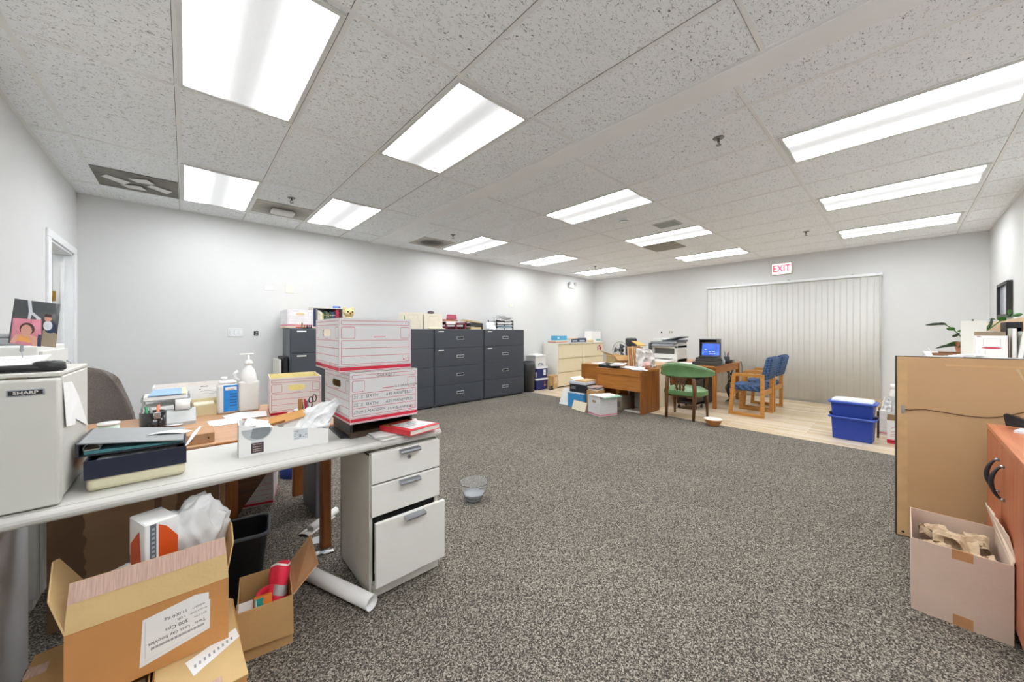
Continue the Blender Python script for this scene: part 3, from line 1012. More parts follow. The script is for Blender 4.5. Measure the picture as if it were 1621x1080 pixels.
# pen just behind the book
m_ = MB(); m_.cyl((1.0, 2.02, DT + .007), (1.05, 2.09, DT + .007), .006, n=10); m_.lathe([(0, 0), (.012, 0), (.014, .01), (.006, .02), (0, .02)], c=(1.03, 2.0, DT), n=12)
solo(m_, 'cap', 'small white plastic cap on the desk corner behind the red book', 'cap', POLY)

# ---------------------------------------------------------------- brown wooden desk behind the white one
wd = thing('wooden_desk', 'brown wooden desk standing behind the white desk, with papers and bottles on it', 'desk', (0, 0, 0))
WZ, WX0, WX1, WY0, WY1 = .75, -.44, .72, 2.34, 3.34
TOPW = wood('tan_sheen_desk_veneer', '#b58a66', '#cda27c', 0, .38)  # reflected light on the brown desktop put into this lighter tan
m_ = MB(); m_.box(WX0, WX1, WY0, WY1, WZ - .03, WZ, bev=.004, seg=2); m_.build('desktop', TOPW, wd)
m_ = MB(); m_.box(.11, .72, WY0 - .008, WY0 + .012, WZ - .045, WZ - .001, bev=.006, seg=2); m_.build('edge_band', wood('orange_brown_edge', '#9a5f30', '#b9793f', 0, .35), wd)
m_ = MB(); m_.box(-.435, .135, 2.46, 2.48, .02, WZ - .03)
m_.build('modesty_panel', mat('torn_brown_card', '#7d634b', .85, var=.12, scale=4), wd)
# the backing card whose edge is torn in a ragged line
m_ = MB()
rag = [(-.33 + random.uniform(-.008, .008), .06 + .66 * k / 26) for k in range(27)]
m_.slab([(x, 2.458, z) for x, z in rag] + [(-.11, 2.458, .72), (-.11, 2.458, .05)], .002, n=(0, -1, 0))
rag = [(-.03 + random.uniform(-.006, .006), .72 - .66 * k / 26) for k in range(27)]
m_.slab([(-.085, 2.458, .05), (-.085, 2.458, .72)] + [(x, 2.458, z) for x, z in rag], .002, n=(0, -1, 0))
m_.build('backing_card', mat('backing_card', '#a08466', .85, var=.08, scale=5), wd)
m_ = MB(); m_.box(.14, .155, 2.45, 2.47, 0, WZ - .03); m_.build('post', wood('pale_post', '#8f6a42', '#b58d5e', 2), wd)
m_ = MB(); m_.box(.16, .215, 2.46, 2.52, 0, WZ - .03); m_.build('leg', OAK, wd)
m_ = MB(); m_.prism([(.216, WZ - .03), (.216, .30), (.50, WZ - .03)], 'y', 2.475, 2.49); m_.build('brace', OAKD, wd)
m_ = MB(); m_.box(.605, .66, 2.36, 2.41, 0, WZ - .03, bev=.002); m_.build('leg', OAK, wd)
m_ = MB(); m_.box(.63, .735, 3.27, 3.30, 0, WZ - .03, bev=.002); m_.build('leg', OAK, wd)
m_ = MB(); m_.box(-.43, -.37, 3.24, 3.30, 0, WZ - .03, bev=.002); m_.build('leg', OAK, wd)

rb = solo(MB().box(-.30, .112, 2.375, 2.56, 0, .05, bev=.003).box(-.20, -.195, 2.373, 2.376, .02, .026, 1).box(.02, .026, 2.373, 2.376, .02, .026, 1).box(.085, .091, 2.373, 2.376, .022, .028, 1),
          'board_riser', 'plain particle board riser on the near edge of the brown desk', 'board', [mat('particle_board', '#b48a64', .7, var=.08, scale=60), DARK], (0, 0, WZ))

yb = bankers(MB(), .30, .33, .254, mi=(0, 1, 2, 3, 4, 5), swap=True)
solo(yb, 'archive_box', 'archive box with yellowed inside, standing open on the brown desk', 'archive box', [BOXW, YELIN, PINK, RED, PENCIL, PAPER], (.41, 2.80, WZ), -.11, 'archive boxes')
# desk caddy with scissors
cd = thing('scissor_caddy', 'shallow grey dish of scissors and pens in front of the yellowed archive box', 'dish', (.50, 2.27, DT))
m_ = MB(); m_.lathe([(0, 0), (.03, 0), (.034, .012), (.012, .03), (.012, .085), (.03, .098), (.055, .108), (.058, .114), (.05, .112), (.0, .104)], n=24); m_.build('dish', mat('grey_dish', '#c9cccb', .4), cd)
for k, (x, y, c, hgt, r_) in enumerate(((-.012, .0, '#1c2430', .05, .005), (.004, .01, '#c63b45', .062, .006), (.014, -.005, '#6e7f8a', .055, .004))):
    m_ = MB(); m_.cyl((x, y, .106), (x - .006, y, .106 + hgt), r_, n=10); m_.build('pen', mat('pen_' + c[1:], c, .4), cd)
m_ = MB(); m_.box(-.036, -.014, -.006, .006, .105, .172, bev=.002); m_.build('eraser_block', mat('tan_block', '#b57f47', .6), cd)
m_ = MB(); m_.box(.0, .016, .0, .01, .105, .158, bev=.002); m_.build('red_marker', RED, cd)
m_ = MB()
m_.tube([(.028, 0, .105), (.034, 0, .14)], .003, 6)
for cx, cz, rx, rz_ in ((.027, .160, .010, .017), (.045, .168, .010, .02)):
    m_.tube([(cx + rx * math.cos(a), 0, cz + rz_ * math.sin(a)) for a in [2 * PI * i / 14 for i in range(14)]], .0028, 6, closed=True)
m_.build('scissors', BLACK, cd)
# loose papers
for k, (pts, lab) in enumerate((([(.11, 2.74), (.27, 2.76), (.26, 2.95), (.10, 2.93)], 'square white note lying on the brown desk, nearest the pen cup'),
                                ([(.20, 2.86), (.40, 2.84), (.42, 3.02), (.28, 3.1), (.18, 3.03)], 'open white envelope on the brown desk, in front of the white bottles'),
                                ([(-.17, 2.93), (-.02, 2.90), (.02, 3.0), (-.10, 3.06)], 'crumpled white slip on the brown desk beside the black pen cup'))):
    m_ = MB(); m_.slab([(x, y, WZ + .0015 + .003 * k) for x, y in pts], .002, n=(0, 0, 1))
    solo(m_, ('paper_note', 'envelope', 'paper_slip')[k], lab, 'paper', PAPER)
# pen cup
pc = thing('pen_cup', 'glossy black pen cup with a silver clip on the brown desk', 'pen cup', (-.135, 2.90, WZ))
m_ = MB(); m_.lathe([(0, 0), (.055, 0), (.056, .006), (.056, .105), (.052, .105), (.05, .008), (0, .006)], n=28); m_.build('cup', mat('gloss_black', '#141414', .12, coat=.5), pc)
m_ = MB(); m_.box(.006, .032, -.066, -.054, .072, .108, bev=.002); m_.build('clip', CHROME, pc)
for x, y, c, hgt in ((-.03, .0, '#2e8f5c', .135), (-.012, .012, '#8e9092', .13), (.022, .01, '#eb8a63', .14)):
    m_ = MB(); m_.cyl((x * .5, y * .5, .01), (x, y, hgt), .007, n=10); m_.build('pen', mat('pen_' + c[1:], c, .4), pc)
# receipt roll, tray with blue sheets, white cartons
rr = thing('adding_machine', 'small grey adding machine with a white paper roll behind the pen cup', 'adding machine', (-.03, 3.03, WZ))
m_ = MB(); m_.prism([(-.1, 0), (.1, 0), (.1, .07), (.02, .075), (-.1, .02)], 'x', -.10, .08); m_.build('body', mat('grey_plastic', '#b9bcbb', .45), rr)
m_ = MB(); m_.cyl((-.015, .03, .105), (.055, .03, .105), .034, n=22); m_.build('paper_roll', PAPER, rr)
m_ = MB(); m_.cyl((-.02, .03, .105), (.06, .03, .105), .012, n=12); m_.box(-.02, -.016, .02, .04, .06, .115); m_.box(.056, .06, .02, .04, .06, .115); m_.build('roll_holder', BLACK, rr)
tr = thing('letter_tray', 'clear grey letter tray of papers with a blue booklet on top, on the brown desk', 'letter tray', (-.20, 3.13, WZ), .02)
m_ = MB()
for z in (0, .065, .13):
    m_.box(0, .225, 0, .2, z, z + .004); m_.box(0, .004, 0, .2, z, z + .025); m_.box(.221, .225, 0, .2, z, z + .025)
for x in (.01, .215):
    for y in (.01, .19):
        m_.cyl((x, y, 0), (x, y, .15), .004, n=8)
m_.build('tray', mat('clear_grey_plastic', '#cfd3d3', .25, trans=.4), tr)
for z, mm in ((.005, PAPER), (.07, PAPER), (.135, PAPER)):
    m_ = MB(); m_.box(.012, .212, .005, .19, z, z + .022, bev=.001); m_.build('paper', mm, tr)
m_ = MB(); m_.slab([(.03, .0, .162), (.185, .0, .162), (.185, .16, .18), (.05, .16, .18)], .004, n=(0, -.1, 1)); m_.build('booklet', mat('blue_booklet', '#8fb2d6', .5, var=.04), tr)
m_ = MB(); m_.slab([(.187, .0, .163), (.207, .0, .163), (.207, .16, .181), (.187, .16, .181)], .003, n=(0, -.1, 1)); m_.build('note', mat('pale_yellow', '#e9e3ad', .6), tr)
wb = thing('storage_carton', 'white printed carton with an oval hand hole, at the back of the brown desk', 'carton', (-.16, 3.345, .75 - .11))
m_ = MB()
m_.holed((0, 0, .0), (1, 0, 0), (0, 0, 1), .43, .30, (.305, .185, .045, .016), 0)
m_.holed((0, .004, .0), (1, 0, 0), (0, 0, 1), .43, .30, (.305, .185, .045, .016), 1)
m_.box(0, .004, .001, .2, 0, .30); m_.box(.426, .43, .001, .2, 0, .30); m_.box(0, .43, .196, .2, 0, .30); m_.box(.004, .426, .004, .196, 0, .004, 1); m_.box(.004, .426, .15, .196, .004, .2, 1)
F = frame((0, 0, 0), (1, 0, 0), (0, 0, 1), .0008)
m_.outline(F, .362, .16, .408, .208, .004, .002, 2)
for k in range(4):
    m_.rect(F, .37, .168 + .009 * k, .40, .172 + .009 * k, 2)
for u, v, w_, h_, c in ((.065, .245, .012, .04, 3), (.155, .24, .008, .045, 4), (.148, .236, .022, .01, 4), (.24, .284, .04, .004, 4), (.235, .262, .006, .006, 4), (.24, .252, .12, .0025, 5), (.26, .242, .1, .0025, 5), (.25, .232, .11, .0025, 5), (.105, .24, .002, .05, 5), (.13, .24, .002, .05, 5)):
    m_.rect(F, u, v, u + w_, v + h_, c)
m_.build('box', [mat('bright_white_board', '#f0f1f1', .8), KRAFT2, mat('logo_blue', '#8295c4', .5), mat('logo_sky', '#6f97b8', .5), INK, mat('pale_rule', '#b4b8be', .6)], wb)
tb = thing('magazine_file', 'white and tan cut-away magazine file standing before the white printed carton', 'magazine file', (.032, 3.17, WZ))
m_ = MB()
m_.prism([(0, 0), (.17, 0), (.17, .115), (.15, .125), (.03, .115), (0, .09)], 'y', .0, .004, 0)
m_.prism([(0, 0), (.17, 0), (.17, .165), (.0, .16)], 'y', .15, .154, 0)
m_.box(0, .004, .004, .15, 0, .16); m_.box(.166, .17, .004, .15, 0, .165); m_.box(.004, .166, .004, .15, 0, .004)
m_.move(Matrix.Scale(.76, 4, (1, 0, 0)) @ Matrix.Scale(.58, 4, (0, 0, 1))); m_.build('holder', mat('cream_board', '#dccfa8', .8, var=.04), tb)
m_ = MB(); m_.box(.01, .118, .02, .14, .004, .075, bev=.002); m_.build('papers', mat('cream_sheets', '#efe9d4', .8), tb)
# bottles
jg = thing('spray_jug', 'white square jug with a bright blue label on the brown desk', 'jug', (.215, 3.17, WZ))
m_ = MB(); m_.box(-.055, .06, -.04, .06, 0, .20, bev=.016, seg=3); m_.build('body', POLY, jg)
m_ = MB(); m_.box(-.045, .052, -.03, .05, .20, .225, bev=.01, seg=2); m_.cyl((-.015, .01, .225), (-.015, .01, .25), .018, n=14); m_.build('neck', POLY, jg)
m_ = MB(); F = frame((0, -.0405, 0), (1, 0, 0), (0, 0, 1), .0008)
m_.rect(F, -.022, .015, .056, .195, 0)
F = frame((0, -.0405, 0), (1, 0, 0), (0, 0, 1), .0014)
m_.rect(F, -.012, .16, .05, .182, 1)
for v in (.13, .112, .09, .072, .052):
    m_.rect(F, .012, v, .05, v + .005, 2)
for k in range(6):
    m_.rect(F, .004 + .006 * k, .163, .008 + .006 * k, .17, 3)
m_.build('label', [mat('label_blue', '#1f86d6', .4, var=.1), PAPER, mat('label_navy', '#17407a', .5), mat('label_red', '#a3705a', .5)], jg)
sb = thing('pump_bottle', 'tall white hand gel pump bottle beside the yellowed archive box', 'bottle', (.335, 3.16, WZ))
m_ = MB(); m_.box(-.06, .062, -.045, .045, 0, .215, bev=.016, seg=3); m_.build('body', mat('milky_plastic', '#ecebe6', .3, var=.02, trans=.15), sb)
m_ = MB(); m_.lathe([(.05, .195), (.05, .225), (.045, .26), (.035, .295), (.022, .31), (.022, .325), (0, .326)], n=20); m_.build('shoulder', POLY, sb)
m_ = MB(); m_.lathe([(0, .324), (.024, .324), (.026, .345), (.014, .36), (.007, .365), (.007, .40), (0, .401)], n=16); m_.box(-.05, .03, -.009, .009, .398, .408, bev=.003); m_.build('pump', POLY, sb)
m_ = MB(); m_.tube([(-.045, 0, .215), (-.075, 0, .235), (-.08, 0, .27), (-.06, 0, .285)], .011, 8); m_.build('handle', POLY, sb)
# glass of pale green liquid by the chair
m_ = MB(); m_.lathe([(0, 0), (.036, 0), (.038, .05), (.038, .10), (.035, .10), (.034, .008), (0, .008)], n=20); m_.lathe([(.0, .101), (.04, .101), (.04, .112), (0, .112)], n=20, mi=1)
solo(m_, 'lidded_tub', 'small pale green plastic tub with a white lid beside the beige appliance', 'tub', [mat('pale_green_plastic', '#c9ddd0', .35), POLY], (-.28, 2.66, WZ))

# mesh-backed office chair behind
MESH = mat('grey_mesh_fabric', '#6f6660', .8, var=.25, scale=160)
ch = thing('office_chair', 'brown-grey mesh office chair behind the brown desk', 'chair', (-.53, 3.95, 0), .25)
def backrest(u, v):
    x = (u - .5) * .5 * (1 - .45 * v ** 2)
    z = .52 + .53 * v - .10 * abs(2 * u - 1) ** 3 * v
    return (x, -.02 + .07 * (1 - (2 * u - 1) ** 2) + .05 * v * v, z)
m_ = MB(); m_.grid(backrest, 16, 14, 0, True, .035); m_.build('backrest', MESH, ch)
m_ = MB(); m_.box(-.24, .24, -.46, .0, .43, .51, bev=.03, seg=3); m_.build('seat', MESH, ch)
m_ = MB(); m_.tube([(0, .09, .60), (0, .09, .47), (0, .02, .40), (0, -.2, .40)], .02, 8); m_.build('back_strut', BLACK, ch)
for s_ in (-1, 1):
    m_ = MB(); m_.tube([(s_ * .2, -.2, .42), (s_ * .29, -.2, .44), (s_ * .30, -.2, .66)], .014, 8); m_.box(s_ * .30 - .035, s_ * .30 + .035, -.34, -.08, .66, .69, bev=.01, seg=2); m_.build('armrest', BLACK, ch)
m_ = MB(); m_.cyl((0, -.2, .1), (0, -.2, .42), .028, n=16); m_.build('column', BLACK, ch)
for k in range(5):
    a = 2 * PI * k / 5 + .3
    e = Vector((.3 * math.cos(a), -.2 + .3 * math.sin(a), .07))
    m_ = MB(); m_.bar([(0, -.2, .11), e], .04, .03); lg = m_.build('leg', BLACK, ch)
    m_ = MB(); m_.cyl(e + Vector((-.012, 0, -.04)), e + Vector((.012, 0, -.04)), .03, n=14); m_.cyl(e + Vector((0, 0, -.04)), e, .008, n=8); m_.build('caster', BLACK, lg)

# white cabinet far behind at the door wall
wc = thing('storage_cabinet', 'white metal cabinet against the door wall, behind the wire photo clip', 'cabinet', (-.85, 2.75, 0))
m_ = MB(); m_.box(0, .34, 0, .5, .05, 1.245, bev=.006); m_.box(.02, .32, .02, .48, 0, .05); m_.build('body', mat('cabinet_white', '#dfe0dd', .45, var=.015), wc)
for z0, z1 in ((.07, .62), (.63, 1.22)):
    m_ = MB(); m_.box(.34, .354, .01, .49, z0, z1, bev=.003); dd = m_.build('door', mat('cabinet_white', '#dfe0dd', .45), wc)
    m_ = MB(); m_.tube([(.354, .45, z1 - .2), (.372, .45, z1 - .19), (.372, .45, z1 - .08), (.354, .45, z1 - .07)], .005, 6); m_.build('handle', CHROME, dd)
m_ = MB(); m_.box(-.10, .10, -.05, .05, 0, .035, bev=.01, seg=2); m_.box(-.07, .07, -.03, .03, .035, .055, bev=.008, seg=2)
solo(m_, 'hole_punch', 'grey desk gadget on top of the white cabinet by the door wall', 'desk gadget', mat('mid_grey_plastic', '#8f9294', .5), (-.62, 2.95, 1.2452))

# ---------------------------------------------------------------- floor under the desks
ub2 = bankers(MB(), .33, .36, .26)
solo(ub2, 'archive_box', 'archive box on the floor under the brown desk, behind the waste bin', 'archive box', BM, (.178, 3.33, 0), -.24, 'archive boxes')
wbn = thing('waste_bin', 'black rectangular waste bin under the white desk', 'bin', (.185, 2.24, 0), -.16)
def rrect(w, d, r, n=5):
    o = []
    for cx, cy, s0 in ((w - r, d - r, 0), (-w + r, d - r, PI / 2), (-w + r, -d + r, PI), (w - r, -d + r, 1.5 * PI)):
        for k in range(n + 1):
            t = s0 + PI / 2 * k / n
            o.append((cx + r * math.cos(t), cy + r * math.sin(t)))
    return o
def tub(m, levels, mi=0, close0=True, close1=False):
    """Loft of rounded rectangles: (half w, half d, radius, z)."""
    rings = [[m.bm.verts.new((x, y, z)) for x, y in rrect(w, d, r)] for w, d, r, z in levels]
    for a, b in zip(rings, rings[1:]):
        n = len(a)
        for i in range(n):
            m._tag([m.bm.faces.new([a[i], a[(i + 1) % n], b[(i + 1) % n], b[i]])], mi, False)
    if close0:
        m._tag([m.bm.faces.new(rings[0][::-1])], mi)
    if close1:
        m._tag([m.bm.faces.new(rings[-1])], mi)
    return m
m_ = MB(); tub(m_, [(.10, .085, .03, 0), (.135, .115, .035, .325), (.13, .11, .033, .325), (.097, .082, .03, .006)], close1=True); m_.build('body', mat('bin_black', '#17181a', .4, var=.1), wbn)
m_ = MB(); tub(m_, [(.136, .116, .035, .315), (.144, .124, .04, .318), (.145, .125, .04, .33), (.136, .116, .035, .332), (.134, .114, .035, .326)], close0=False); m_.build('rim', mat('bin_rim_highlight', '#5c6067', .3), wbn)  # highlight along the rim painted in as a lighter grey
m_ = MB(); m_.box(-.06, .06, -.04, .03, 0, .035, bev=.002); m_.box(-.05, .055, -.0415, -.0395, .004, .03, 1); m_.box(-.058, .058, -.035, .025, .035, .036, 2)
for k in range(7):
    m_.box(-.025 + .011 * k, -.017 + .011 * k, -.043, -.041, .013, .022, 3)
solo(m_, 'snack_box', 'red and green snack box lying in the waste bin', 'box', [mat('snack_red', '#a8403f', .5), mat('snack_red_panel', '#c2545a', .5), mat('snack_green', '#3d7a4e', .5), PAPER], (.20, 2.22, .17), -.1, rot=(.5, 0, -.1))
m_ = MB(); m_.slab([(-.05, -.03, 0), (.04, -.03, 0), (.0, .05, .05)], .002); m_.slab([(-.07, 0, 0), (-.02, 0, 0), (-.03, .06, .06), (-.07, .06, .06)], .004, 1)
solo(m_, 'paper_scrap', 'white and blue paper scraps in the waste bin', 'paper', [PAPER, mat('scrap_blue', '#24407f', .6)], (.125, 2.2, .2), .2)
m_ = MB()
def roll(p0, p1, r, t=.003, turns=1.3):
    p0, p1 = Vector(p0), Vector(p1)
    d = (p1 - p0).normalized(); up = Vector((0, 0, 1)); sd = d.cross(up).normalized()
    def fn(u, v):
        a = 2 * PI * turns * u + 1; rr_ = r * (1 - .12 * u)
        return p0.lerp(p1, v) + sd * (rr_ * math.cos(a)) + up * (rr_ * math.sin(a))
    return fn
m_.grid(roll((.648, 1.685, .037), (.44, 2.23, .037), .034), 36, 1, 0, True, .0012)
solo(m_, 'paper_roll', 'long rolled white poster on the carpet beside the desk pedestal', 'roll of paper', PAPER)
m_ = MB(); m_.grid(roll((.60, 2.60, .03), (.80, 2.75, .03), .024, turns=1.2), 26, 1, 0, True, .001); m_.grid(lambda u, v: (.585 + .2 * u - .05 * v, 2.56 + .15 * u + .07 * v, .005 + .012 * math.sin(PI * v)), 6, 8, 0, t=.001)
solo(m_, 'paper_roll', 'curled white paper on the carpet behind the brown desk leg', 'roll of paper', PAPER)
m_ = MB(); m_.slab([(.56, 2.46, .001), (.64, 2.43, .001), (.66, 2.52, .001), (.60, 2.53, .001)], .004, n=(0, 0, 1))
solo(m_, 'paper_scrap', 'pale scrap of card on the carpet against the brown desk leg', 'paper', mat('grey_white_card', '#cfd2d3', .7))
m_ = MB(); m_.grid(lambda u, v: (.565 + .09 * u + .004 * math.sin(9 * u), 2.31 - .028 * u + .035 * v + .004 * math.sin(7 * u), .004 + .006 * abs(math.sin(6 * u + v))), 12, 3, 0, t=.001); m_.rect(frame((.565, 2.31, .012), (1, -.3, 0), (.3, 1, 0), .0), .012, .006, .045, .024, 1)
solo(m_, 'price_tag', 'torn strip of white label at the foot of the brown desk leg', 'label', [PAPER, mat('tag_blue', '#a9bbd4', .6)])
# blue thing and grey bin behind the legs
m_ = MB(); m_.lathe([(0, 0), (.10, 0), (.13, .20), (.125, .20), (.095, .01), (0, .01)], n=22, sx=1.0)
solo(m_, 'blue_bucket', 'blue plastic bucket on the carpet beyond the brown desk', 'bucket', mat('bucket_blue', '#2f4fb0', .45), (.73, 3.78, 0))
m_ = MB(); m_.box(0, .05, 0, .36, 0, .62, bev=.004)
solo(m_, 'grey_board', 'grey board standing on edge between the two brown desk legs', 'board', mat('board_grey', '#5c6166', .5), (.675, 2.78, 0))

# ---------------------------------------------------------------- cartons in front of the white desk
CT = .004
def flap(m, a, b, c, d, mi=0, t=.004, mi_edge=None):
    m.slab([a, b, c, d], t, mi)
    return m
# lower pair
lc = thing('carton', 'closed brown carton with a torn white label, under the open carton with the upside-down label', 'carton', (0, 0, 0))
m_ = MB(); m_.box(-.075, .145, 1.40, 1.845, 0, .226, bev=.003); m_.build('body', KRAFT3, lc)
m_ = MB(); m_.slab([(-.07, 1.40, .2265), (.148, 1.398, .2265), (.14, 1.60, .2295), (-.07, 1.60, .2295)], .003, n=(0, 0, 1)); m_.slab([(-.07, 1.602, .2295), (.14, 1.602, .2295), (.138, 1.845, .2265), (-.07, 1.845, .2265)], .003, n=(0, 0, 1)); m_.build('flap', KRAFT2, lc)
m_ = MB(); F = frame((0, 0, .2335), (1, 0, 0), (0, 1, 0), 0)
m_.quad([(.02, 1.50, .2318), (.142, 1.585, .2338), (.135, 1.64, .2335), (.0, 1.575, .2332)], 0)
for k in range(9):
    u = .022 + .012 * k
    m_.quad([(u, 1.535 + .06 * k / 9 - .004, .2336), (u + .005, 1.537 + .06 * k / 9 - .004, .2336), (u + .004, 1.552 + .06 * k / 9 - .004, .2338), (u - .001, 1.55 + .06 * k / 9 - .004, .2338)], 1)
m_.build('label', [PAPER, mat('grey_print', '#9b9fa6', .7)], lc)
m_ = MB(); m_.box(-.02, .02, 1.396, 1.3975, .15, .229); m_.quad([(.03, 1.405, .2325), (.085, 1.405, .2325), (.085, 1.44, .2328), (.03, 1.44, .2328)], 0); m_.build('tape', TAPE, lc)
l2 = thing('carton', 'low open carton of pale booklets, under the torn flap end of the large open carton', 'carton', (0, 0, 0))
m_ = MB()
X0, X1, Y0, Y1, Z1 = -.375, -.082, 1.42, 1.98, .215
m_.box(X0, X1, Y0, Y0 + CT, 0, Z1); m_.box(X0, X1, Y1 - CT, Y1, 0, Z1); m_.box(X0, X0 + CT, Y0 + CT, Y1 - CT, 0, Z1); m_.box(X1 - CT, X1, Y0 + CT, Y1 - CT, 0, Z1); m_.box(X0 + CT, X1 - CT, Y0 + CT, Y1 - CT, 0, CT)
m_.build('body', KRAFT, l2)
m_ = MB(); m_.slab([(X0, 1.75, Z1), (X0, Y1, Z1), (X0 + .12, Y1, Z1 + .004), (X0 + .12, 1.75, Z1 + .004)], .003, n=(0, 0, 1)); m_.build('flap', KRAFT, l2)
m_ = MB(); m_.box(X0 - .0012, X0 + .05, 1.86, 1.91, Z1 - .06, Z1 + .0045); m_.build('tape', TAPE, l2)
for k in range(2):
    m_ = MB(); m_.box(-.135 + .0 * k, -.0, -.1, .1, 0, .19, bev=.002)
    for q in range(9):
        m_.box(-.1355, .0005, -.1005, -.0995, .015 + .02 * q, .017 + .02 * q, 1)
    solo(m_, 'booklet_bundle', ('bundle of pale booklets in the low open carton, beside the taped flap', 'bundle of pale booklets in the low open carton, beside the torn white label')[k], 'booklets', [mat('pale_booklets', '#d3bfa6', .7, var=.05), mat('booklet_gap', '#8d7257', .8)], (-.232 + .138 * k, 1.55, .005))

# the big open carton
bc = thing('carton', 'large open brown carton with an upside-down white shipping label, below the white desk', 'carton', (0, 0, 0))
X0, X1, Y0, Y1, Z0, Z1 = -.254, .113, 1.605, 1.90, .2335, .446
m_ = MB()
m_.box(X0, X1, Y0, Y0 + CT, Z0, Z1, 0); m_.box(X0, X1, Y1 - CT, Y1, Z0, Z1, 0); m_.box(X0, X0 + CT, Y0 + CT, Y1 - CT, Z0, Z1, 0); m_.box(X1 - CT, X1, Y0 + CT, Y1 - CT, Z0, Z1, 0); m_.box(X0 + CT, X1 - CT, Y0 + CT, Y1 - CT, Z0, Z0 + CT, 0)
m_.build('body', KRAFT3, bc)
m_ = MB()
fl = [Vector(p) for p in ((X0, Y0 + .002, Z1), (X1, Y0 + .002, Z1), (.106, Y0 + .045, Z1 + .126), (-.250, Y0 + .045, Z1 + .126))]
m_.slab(fl, .004, 0)
Ff = lambda u, v: fl[0].lerp(fl[1], u).lerp(fl[3].lerp(fl[2], u), v) + (fl[1] - fl[0]).cross(fl[3] - fl[0]).normalized() * .0048
m_.rect(Ff, .003, .58, .997, .995, 1)
m_.build('flap', [KRAFT2, TAPE], bc)
def torn(P, n=18, amp=.004):
    """A flap outline: straight hinge then a ragged free edge through the given points."""
    out = []
    for a, b in zip(P, P[1:]):
        a, b = Vector(a), Vector(b)
        for k in range(n):
            p = a.lerp(b, k / n)
            if k:
                p = p + (b - a).cross(Vector((1, 0, 0))).normalized() * random.uniform(-amp, amp)
            out.append(p)
    return out + [Vector(P[-1])]
m_ = MB(); pts = [(X0, Y0, Z1), (X0 - .035, Y0 + .035, Z1 + .095)]
rg = torn([(X0 - .035, Y0 + .035, Z1 + .095), (X0 - .05, Y0 + .17, Z1 + .15), (X0 - .05, Y0 + .24, Z1 + .13)], 9, .0025)
m_.slab([(X0, Y0, Z1)] + rg + [(X0, Y1, Z1)], .004, 0, n=(.95, 0, .3)); m_.build('flap', KRAFT2, bc)
m_ = MB()
rg = torn([(X1 + .018, Y0 + .04, Z1 + .10), (X1 + .02, Y0 + .12, Z1 + .135), (X1 + .015, Y0 + .23, Z1 + .11)], 9, .0025)
m_.slab([(X1 - .004, Y0 + .004, Z1)] + rg + [(X1 - .004, Y1, Z1)], .004, 0, n=(-.98, 0, .15)); m_.build('flap', KRAFT, bc)
m_ = MB(); m_.slab([(X0, Y1, Z1), (X1, Y1, Z1), (X1, Y1 + .10, Z1 - .08), (X0, Y1 + .10, Z1 - .08)], .004, 0); m_.build('flap', KRAFT, bc)
# shipping label, upside down
m_ = MB()
F = frame((0, Y0, 0), (1, 0, 0), (0, 0, 1), .0008)
Q = [F(-.102, .262), F(.063, .328), F(.063, .395), F(.058, .398), F(.058, .42), F(.03, .428), F(-.102, .395)]
Q = [F(-.105, .262), F(.062, .296), F(.064, .394), F(.060, .396), F(.060, .420), F(.026, .428), F(-.098, .408)]
m_.bm.faces.new([m_.bm.verts.new(p) for p in Q]).material_index = 0
F = frame((0, Y0, 0), (1, 0, 0), (0, 0, 1), .0013)
A = PI + .09
for body, u, v, s_ in (('Two   Last day booklet', .052, .336, .0148), ('QTY CTN', .055, .358, .0075), ('300 Cps', .008, .354, .0165), ('Product Code', .055, .374, .0075), ('1 DR', .002, .371, .010), ('WEIGHT', .050, .390, .0085), ('11.000 Kg', .006, .388, .0135)):
    m_.text(F, body, u, v, s_, 1, 'LEFT', ang=A, sx=1.0)
for k in range(44):
    u = .045 - .0029 * k
    m_.quad([F(u, .316 + .09 * (u - .05)), F(u + .0018, .316 + .09 * (u - .05)), F(u + .0022, .3235 + .09 * (u - .05) + random.uniform(-.002, .001)), F(u + .0003, .3235 + .09 * (u - .05))], 2)
m_.rect(F, -.093, .285, -.0922, .40, 3); m_.quad([F(-.094, .277), F(.058, .303), F(.058, .3036), F(-.094, .2776)], 3)
m_.build('label', [PAPER, INK, mat('grey_ink', '#7d7f88', .7), mat('blue_rule', '#a9b9d6', .7)], bc)
# what stands in it
ob = thing('nail_box', 'orange and white printed box standing in the large open carton', 'box', (-.098, 1.69, Z0 + .006), .35)
m_ = MB(); m_.box(0, .085, 0, .13, 0, .43, bev=.003)
F = frame((0, 0, 0), (1, 0, 0), (0, 0, 1), .0008)
m_.rect(F, .012, .05, .028, .425, 2)
m_.bm.faces.new([m_.bm.verts.new(F(u, v)) for u, v in ((.034, .25), (.084, .22), (.084, .36), (.055, .405), (.034, .42))]).material_index = 1
F = frame((0, 0, 0), (1, 0, 0), (0, 0, 1), .0012)
for k in range(24):
    m_.rect(F, .016, .06 + .015 * k, .024, .068 + .015 * k, 3)
F = frame((0, .13, 0), (0, -1, 0), (0, 0, 1), .0008)
m_.bm.faces.new([m_.bm.verts.new(F(u, v)) for u, v in ((.012, .06), (.085, .06), (.10, .3), (.085, .40), (.012, .34))]).material_index = 1
m_.rect(F, .004, .1, .010, .3, 2)
m_.build('carton', [PAPER, mat('box_orange', '#d9531c', .4, var=.06), mat('box_slate', '#646a72', .5), mat('box_pale_print', '#a9adb4', .6)], ob)
m_ = MB()
g = bmesh.ops.create_icosphere(m_.bm, subdivisions=5, radius=1)
